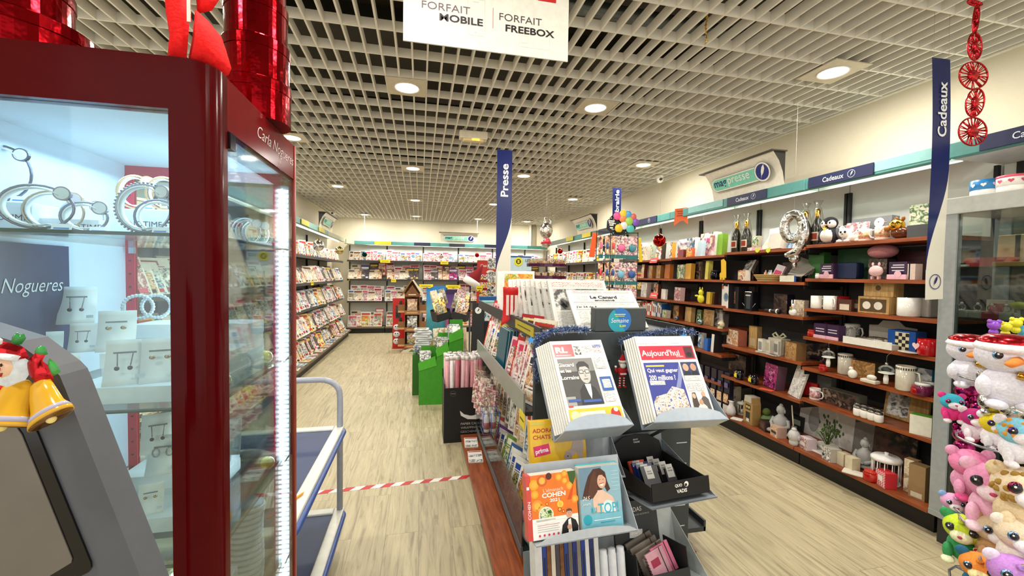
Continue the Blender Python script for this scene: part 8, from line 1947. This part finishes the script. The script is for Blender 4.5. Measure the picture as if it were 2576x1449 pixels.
for i, (px, c1, c2, nm) in enumerate(((2470, '#2f86c8:s', '#eef0ee', 'blue'), (2538, '#e85a72:s', '#f4ece4', 'pink'))):
    t = thing('round_tin', '%s and white round tin standing on top of the right glass cabinet' % nm, 'tin', (3.06, vp(px, 3.06), VZ + .001))
    MB().lathe([(.062, 0), (.062, .06)], c2, 26).build('body', t)
    m = MB().lathe([(.064, .045), (.064, .098), (.06, .10), (0, .10)], c1 if i == 0 else c2, 26)
    if i: m.lathe([(.0645, .088), (.0645, .101)], c1, 26).lathe([(.0626, 0), (.0626, .018)], c1, 26)
    m.build('lid', t)
    m = MB()
    for k in range(9): a = 2 * PI * k / 9; m.at((.0652 * math.cos(a), .0652 * math.sin(a), .07), (0, 0, a + PI / 2)).poly([(p_[0] * .22, p_[1] * .22) for p_ in hp], 0, '#eef0ee' if i == 0 else '#c84a6a')
    m.build('heart_print', t)

# ------------------------------------------------------------------ plush toy tower
t = thing('plush_spinner', 'tall wire stand crammed with colourful plush toys at the right edge', 'spinner rack', (1.99, 1.02, 0))
m = MB().lathe([(.22, 0), (.22, .02), (.02, .05)], '#8a8d90:m', 20).tube([(0, 0, .05), (0, 0, 1.30)], .012, '#8a8d90:m')
for z in (.42, .68, .94, 1.16): m.tube([(.13 * math.cos(a), .13 * math.sin(a), z) for a in [k * PI / 8 for k in range(16)]], .004, '#a9acb0:m', 6, True)
for z in (.42, .68, .94, 1.16):
    for a in range(4): m.tube([(0, 0, z), (.13 * math.cos(a * PI / 2), .13 * math.sin(a * PI / 2), z)], .004, '#a9acb0:m', 6)
m.build('wire_frame', t)
def eyes(t, pos, r, c='#1a1a22:g', glit='#8ab4e0:m'):
    for p_ in pos:
        MB().ell(p_, (r, r * .5, r), glit, 14, 8).ell((p_[0], p_[1] - r * .25, p_[2]), (r * .78, r * .45, r * .78), c, 14, 8).ell((p_[0] - r * .25, p_[1] - r * .62, p_[2] + r * .3), (r * .2, r * .1, r * .2), '#ffffff', 8, 5).build('eye', t)
def facing(px, py, Y, off=0):
    p = at(px, py, Y=Y)
    return tuple(p)
def heart_tag(t, p, s=.014):
    m = MB(); m.M = Matrix.Translation(p); m.prism([(q[0] * s / .055, q[1] * s / .055) for q in hp][::-1], 0, .002, '#b81e2a:s'); m.prism([(q[0] * s * 1.15 / .055, q[1] * s * 1.15 / .055) for q in hp][::-1], .0021, .003, '#e8d8c0'); m.text('ty', 0, 0, s * 1.0, s * .9, -.001, '#f4ece4', .03)
    m.build('heart_tag', t)
FZ = R(-42)   # towards the aisle
def snowman(px, py, Y, lab, s=1.0, rz=FZ):
    t = thing('plush_snowman', lab, 'plush toy', facing(px, py, Y), (0, 0, rz), 'plush toys on the wire stand'); t.scale = (s,) * 3
    W = '#e4e2ee:c'
    MB().ell((0, 0, -.085), (.055, .05, .055), W, 20, 12).build('body', t)
    MB().ell((0, 0, 0), (.066, .055, .05), W, 22, 14).build('head', t)
    MB().lathe([(.058, .02), (.060, .045), (.04, .058), (.0, .062)], 'tinselred', 20).build('sequin_cap', t)
    MB().lathe([(.060, .012), (.068, .024), (.060, .036)], '#f0eef4:c', 20).build('fur_band', t)
    eyes(t, [(-.033, -.043, .005), (.030, -.045, .005)], .0125)
    MB().tube([(0, -.05, -.006), (-.022, -.078, -.012), (-.04, -.098, -.010)], [.013, .010, .003], '#f08a3a:c', 10).build('carrot_nose', t)
    MB().tube([(.005, -.04, -.045), (.035, -.05, -.052), (.06, -.03, -.06)], .011, 'goldfoil', 8).build('scarf', t)
    for s_ in (-1, 1): MB().ell((s_ * .05, -.02, -.085), (.018, .018, .03), W, 12, 8).ell((s_ * .028, -.03, -.132), (.022, .028, .014), W, 12, 8).build('limb', t)
    return t
snowman(2440, 880, 1.13, 'white plush snowman with carrot nose, left of two at the top of the stand', 0.95)
snowman(2535, 895, 0.93, 'white plush snowman with large eye and red sequin cap, right of two at the top', 1.12)
def beast(px, py, Y, lab, c1, c2, s=1.0, horn=None, muzzle='#f4eef2:c', rz=FZ, ears='round', eye='#8ab4e0:m', spots=None, cat='animal', tag_=True):
    t = thing('plush_' + cat, lab, 'plush toy', facing(px, py, Y), (0, 0, rz), 'plush toys on the wire stand'); t.scale = (s,) * 3
    MB().ell((.0, .01, -.072), (.045, .045, .05), c2, 18, 12).build('body', t)
    m = MB().ell((0, 0, 0), (.056, .05, .048), c1, 20, 14)
    if spots:
        for k in range(22):
            u, v = rnd.uniform(-PI, 0), rnd.uniform(-.7, 1.2); m.ell((.0545 * math.cos(u) * math.cos(v), .0485 * math.sin(u) * math.cos(v), .0465 * math.sin(v)), (.009, .005, .008), spots, 8, 5)
    m.build('head', t)
    MB().ell((0, -.042, -.016), (.030, .026, .022), muzzle, 16, 10).ell((0, -.067, -.010), (.007, .005, .005), '#c83a6a:s', 8, 6).build('muzzle', t)
    for s_ in (-1, 1):
        if ears == 'round': MB().ell((s_ * .046, .005, .036), (.020, .010, .020), c2, 12, 8).build('ear', t)
        else: MB().at((s_ * .034, 0, .045), (0, R(s_ * 18), 0)).lathe([(.014, 0), (.010, .02), (.001, .042)], c2, 10).build('ear', t)
        MB().ell((s_ * .034, -.03, -.085), (.015, .02, .03), c2, 10, 8).ell((s_ * .03, -.045, -.112), (.019, .026, .013), muzzle, 10, 8).build('leg', t)
    eyes(t, [(-.028, -.040, .008), (.028, -.040, .008)], .0145, glit=eye)
    if horn:
        m = MB(); pts = [(0, -.035 - .014 * k, .035 + .010 * k) for k in range(7)]
        m.tube(pts, [.011 - .0016 * k for k in range(7)], horn, 10); m.build('horn', t)
    if tag_: heart_tag(t, (.045, -.05, -.045))
    return t
beast(2395, 1010, 1.20, 'small rainbow plush llama with blue snout, leftmost on the stand', '#3ab4d0:c', '#e83a8a:c', .62, None, '#f4f0f4:c', eye='#e83a8a:m', cat='llama')
beast(2452, 1050, 1.12, 'white and magenta small plush dog in the third row', '#c42a7a:c', '#f0e6ee:c', .68, cat='dog')
beast(2505, 1065, 1.03, 'plush animal with yellow and lilac face in the third row', '#e8d02a:c', '#f2eef6:c', .72, eye='#5a3a9a:m', cat='rainbow_cat')
beast(2562, 1085, 0.92, 'patchwork rainbow plush animal at the right edge, third row', '#8ad0e8:c', '#f4f0f8:c', .85, eye='#5a3a9a:m', spots='#e8a03a:c', cat='patchwork_cat')
beast(2440, 1165, 1.10, 'fluffy pink plush with bright pink nose in the middle of the stand', '#f08ab8:c', '#e8a0c4:c', 1.0, None, '#ee5a9a:c', cat='pink_dog')
beast(2500, 1215, 1.0, 'large pink plush unicorn with beige horn in the middle of the stand', '#ee9cc4:c', '#f2b8d4:c', 1.25, '#d9b88a:c', '#f6dce8:c', R(-62), eye='#2a2a3a:g', cat='unicorn')
beast(2574, 1225, 0.90, 'spotted beige plush leopard at the right edge', '#ecd8b8:c', '#e8d0a8:c', 1.25, spots='#a8823a:c', eye='#8a2a4a:m', cat='leopard')
beast(2398, 1262, 1.13, 'small lilac plush pony head left of the green unicorn', '#e8a8d0:c', '#8ab4e8:c', .62, '#e0e0e6:k', cat='pony')
beast(2425, 1330, 1.05, 'yellow and green plush unicorn with silver horn near the bottom', '#c8e03a:c', '#3a9a5a:c', .95, '#d8d8de:k', '#eef0c8:c', R(-68), eye='#2a2a3a:g', cat='green_unicorn')
beast(2500, 1330, 0.98, 'brown and beige plush dog near the bottom of the stand', '#d8c4a4:c', '#c49a6a:c', .9, cat='brown_dog')
beast(2465, 1425, 0.95, 'orange and teal plush unicorn with silver horn at the bottom', '#f0903a:c', '#2a6a8a:c', .85, '#d8d8de:k', '#f4e6a8:c', R(-62), cat='orange_unicorn')
beast(2550, 1440, 0.86, 'lilac plush animal at the bottom right corner', '#c48ad8:c', '#e8d8f0:c', 1.0, '#e8e4ee:k', cat='lilac_unicorn')
beast(2565, 1345, 0.88, 'pale brown plush at the right edge under the leopard', '#e4d0b4:c', '#f0e6d8:c', .95, cat='cream_dog')
# sequin magenta plush and silver ones behind
for i, (px, py, Y, s, mt, lab) in enumerate(((2440, 985, 1.2, .9, 'sequin', 'magenta sequin plush behind the upper small toys, left'), (2480, 1030, 1.15, .9, 'sequin', 'magenta sequin plush behind the upper small toys, right'), (2430, 1095, 1.2, .8, 'sequin', 'dark magenta sequin plush lower left behind the dog'),
                                          (2500, 970, 1.05, .9, 'silver', 'silver sequin plush under the snowmen, left'), (2555, 985, 0.98, .9, 'silver', 'silver sequin plush under the snowmen, right'), (2455, 1260, 1.1, .7, 'sequin', 'small magenta sequin plush beside the lilac pony'), (2530, 1290, 1.0, .9, 'silver', 'pearly sequin plush between the pink unicorn and the brown dog'))):
    t = thing('plush_sequin_toy', lab, 'plush toy', facing(px, py, Y), (0, 0, FZ), 'plush toys on the wire stand'); t.scale = (s,) * 3
    MB().ell((0, 0, 0), (.05, .045, .042), mt, 18, 12).build('head', t); MB().ell((0, .01, -.065), (.04, .04, .045), mt, 16, 10).build('body', t)
    for q in (-1, 1): MB().ell((q * .038, 0, .035), (.014, .01, .018), mt, 10, 6).ell((q * .03, -.03, -.10), (.016, .022, .014), mt, 10, 6).build('limb', t)
# small colourful toys in a row on top
for i, (px, py, c, lab) in enumerate(((2500, 818, '#8a4ac0:s', 'violet'), (2530, 822, '#d8d02a:s', 'lime'), (2556, 812, '#e0d82a:s', 'yellow'), (2570, 830, '#5ab4d8:s', 'light blue'))):
    m = MB().ell((0, 0, 0), .018, c, 12, 8).ell((.012, -.004, .014), .008, c, 8, 6).ell((-.012, -.004, .014), .008, c, 8, 6).ell((0, 0, -.026), (.014, .012, .014), c, 10, 6)
    solo('mini_figure', m, '%s little figure behind the red sequin caps on the plush stand' % lab, 'toy', facing(px, py, 1.12), (0, 0, FZ), 'little figures on the plush stand')
# ------------------------------------------------------------------ the magazines beyond the nearest 300 as one mass
mags = [o for o in bpy.data.objects if o.name.split('.')[0] == 'magazine']
def nearness(o):
    d = (o.location - EYE).length
    if o.location.x < -1.5 and o.location.y < 6.1 and o.location.z < 1.6: d *= 1.5      # seen through the showcase
    return d
mags.sort(key=nearness)
mass = MB(); MM = []
vs, fs, mi, mt = [], [], [], []
for o in mags[300:]:
    me = o.data; M_ = o.matrix_basis; n = len(vs)
    vs += [tuple(M_ @ v.co) for v in me.vertices]
    idx = []
    for m_ in me.materials:
        if m_ not in mt: mt.append(m_)
        idx.append(mt.index(m_))
    for p_ in me.polygons:
        fs.append([k + n for k in p_.vertices]); mi.append(idx[p_.material_index])
    bpy.data.objects.remove(o)
me = bpy.data.meshes.new('far_magazines')
me.from_pydata(vs, [], fs)
for m_ in mt: me.materials.append(m_)
me.polygons.foreach_set('material_index', mi); me.update()
solo('far_magazines', me, 'the many small magazines filling the distant wall racks of the shop', 'magazines', kind='stuff')
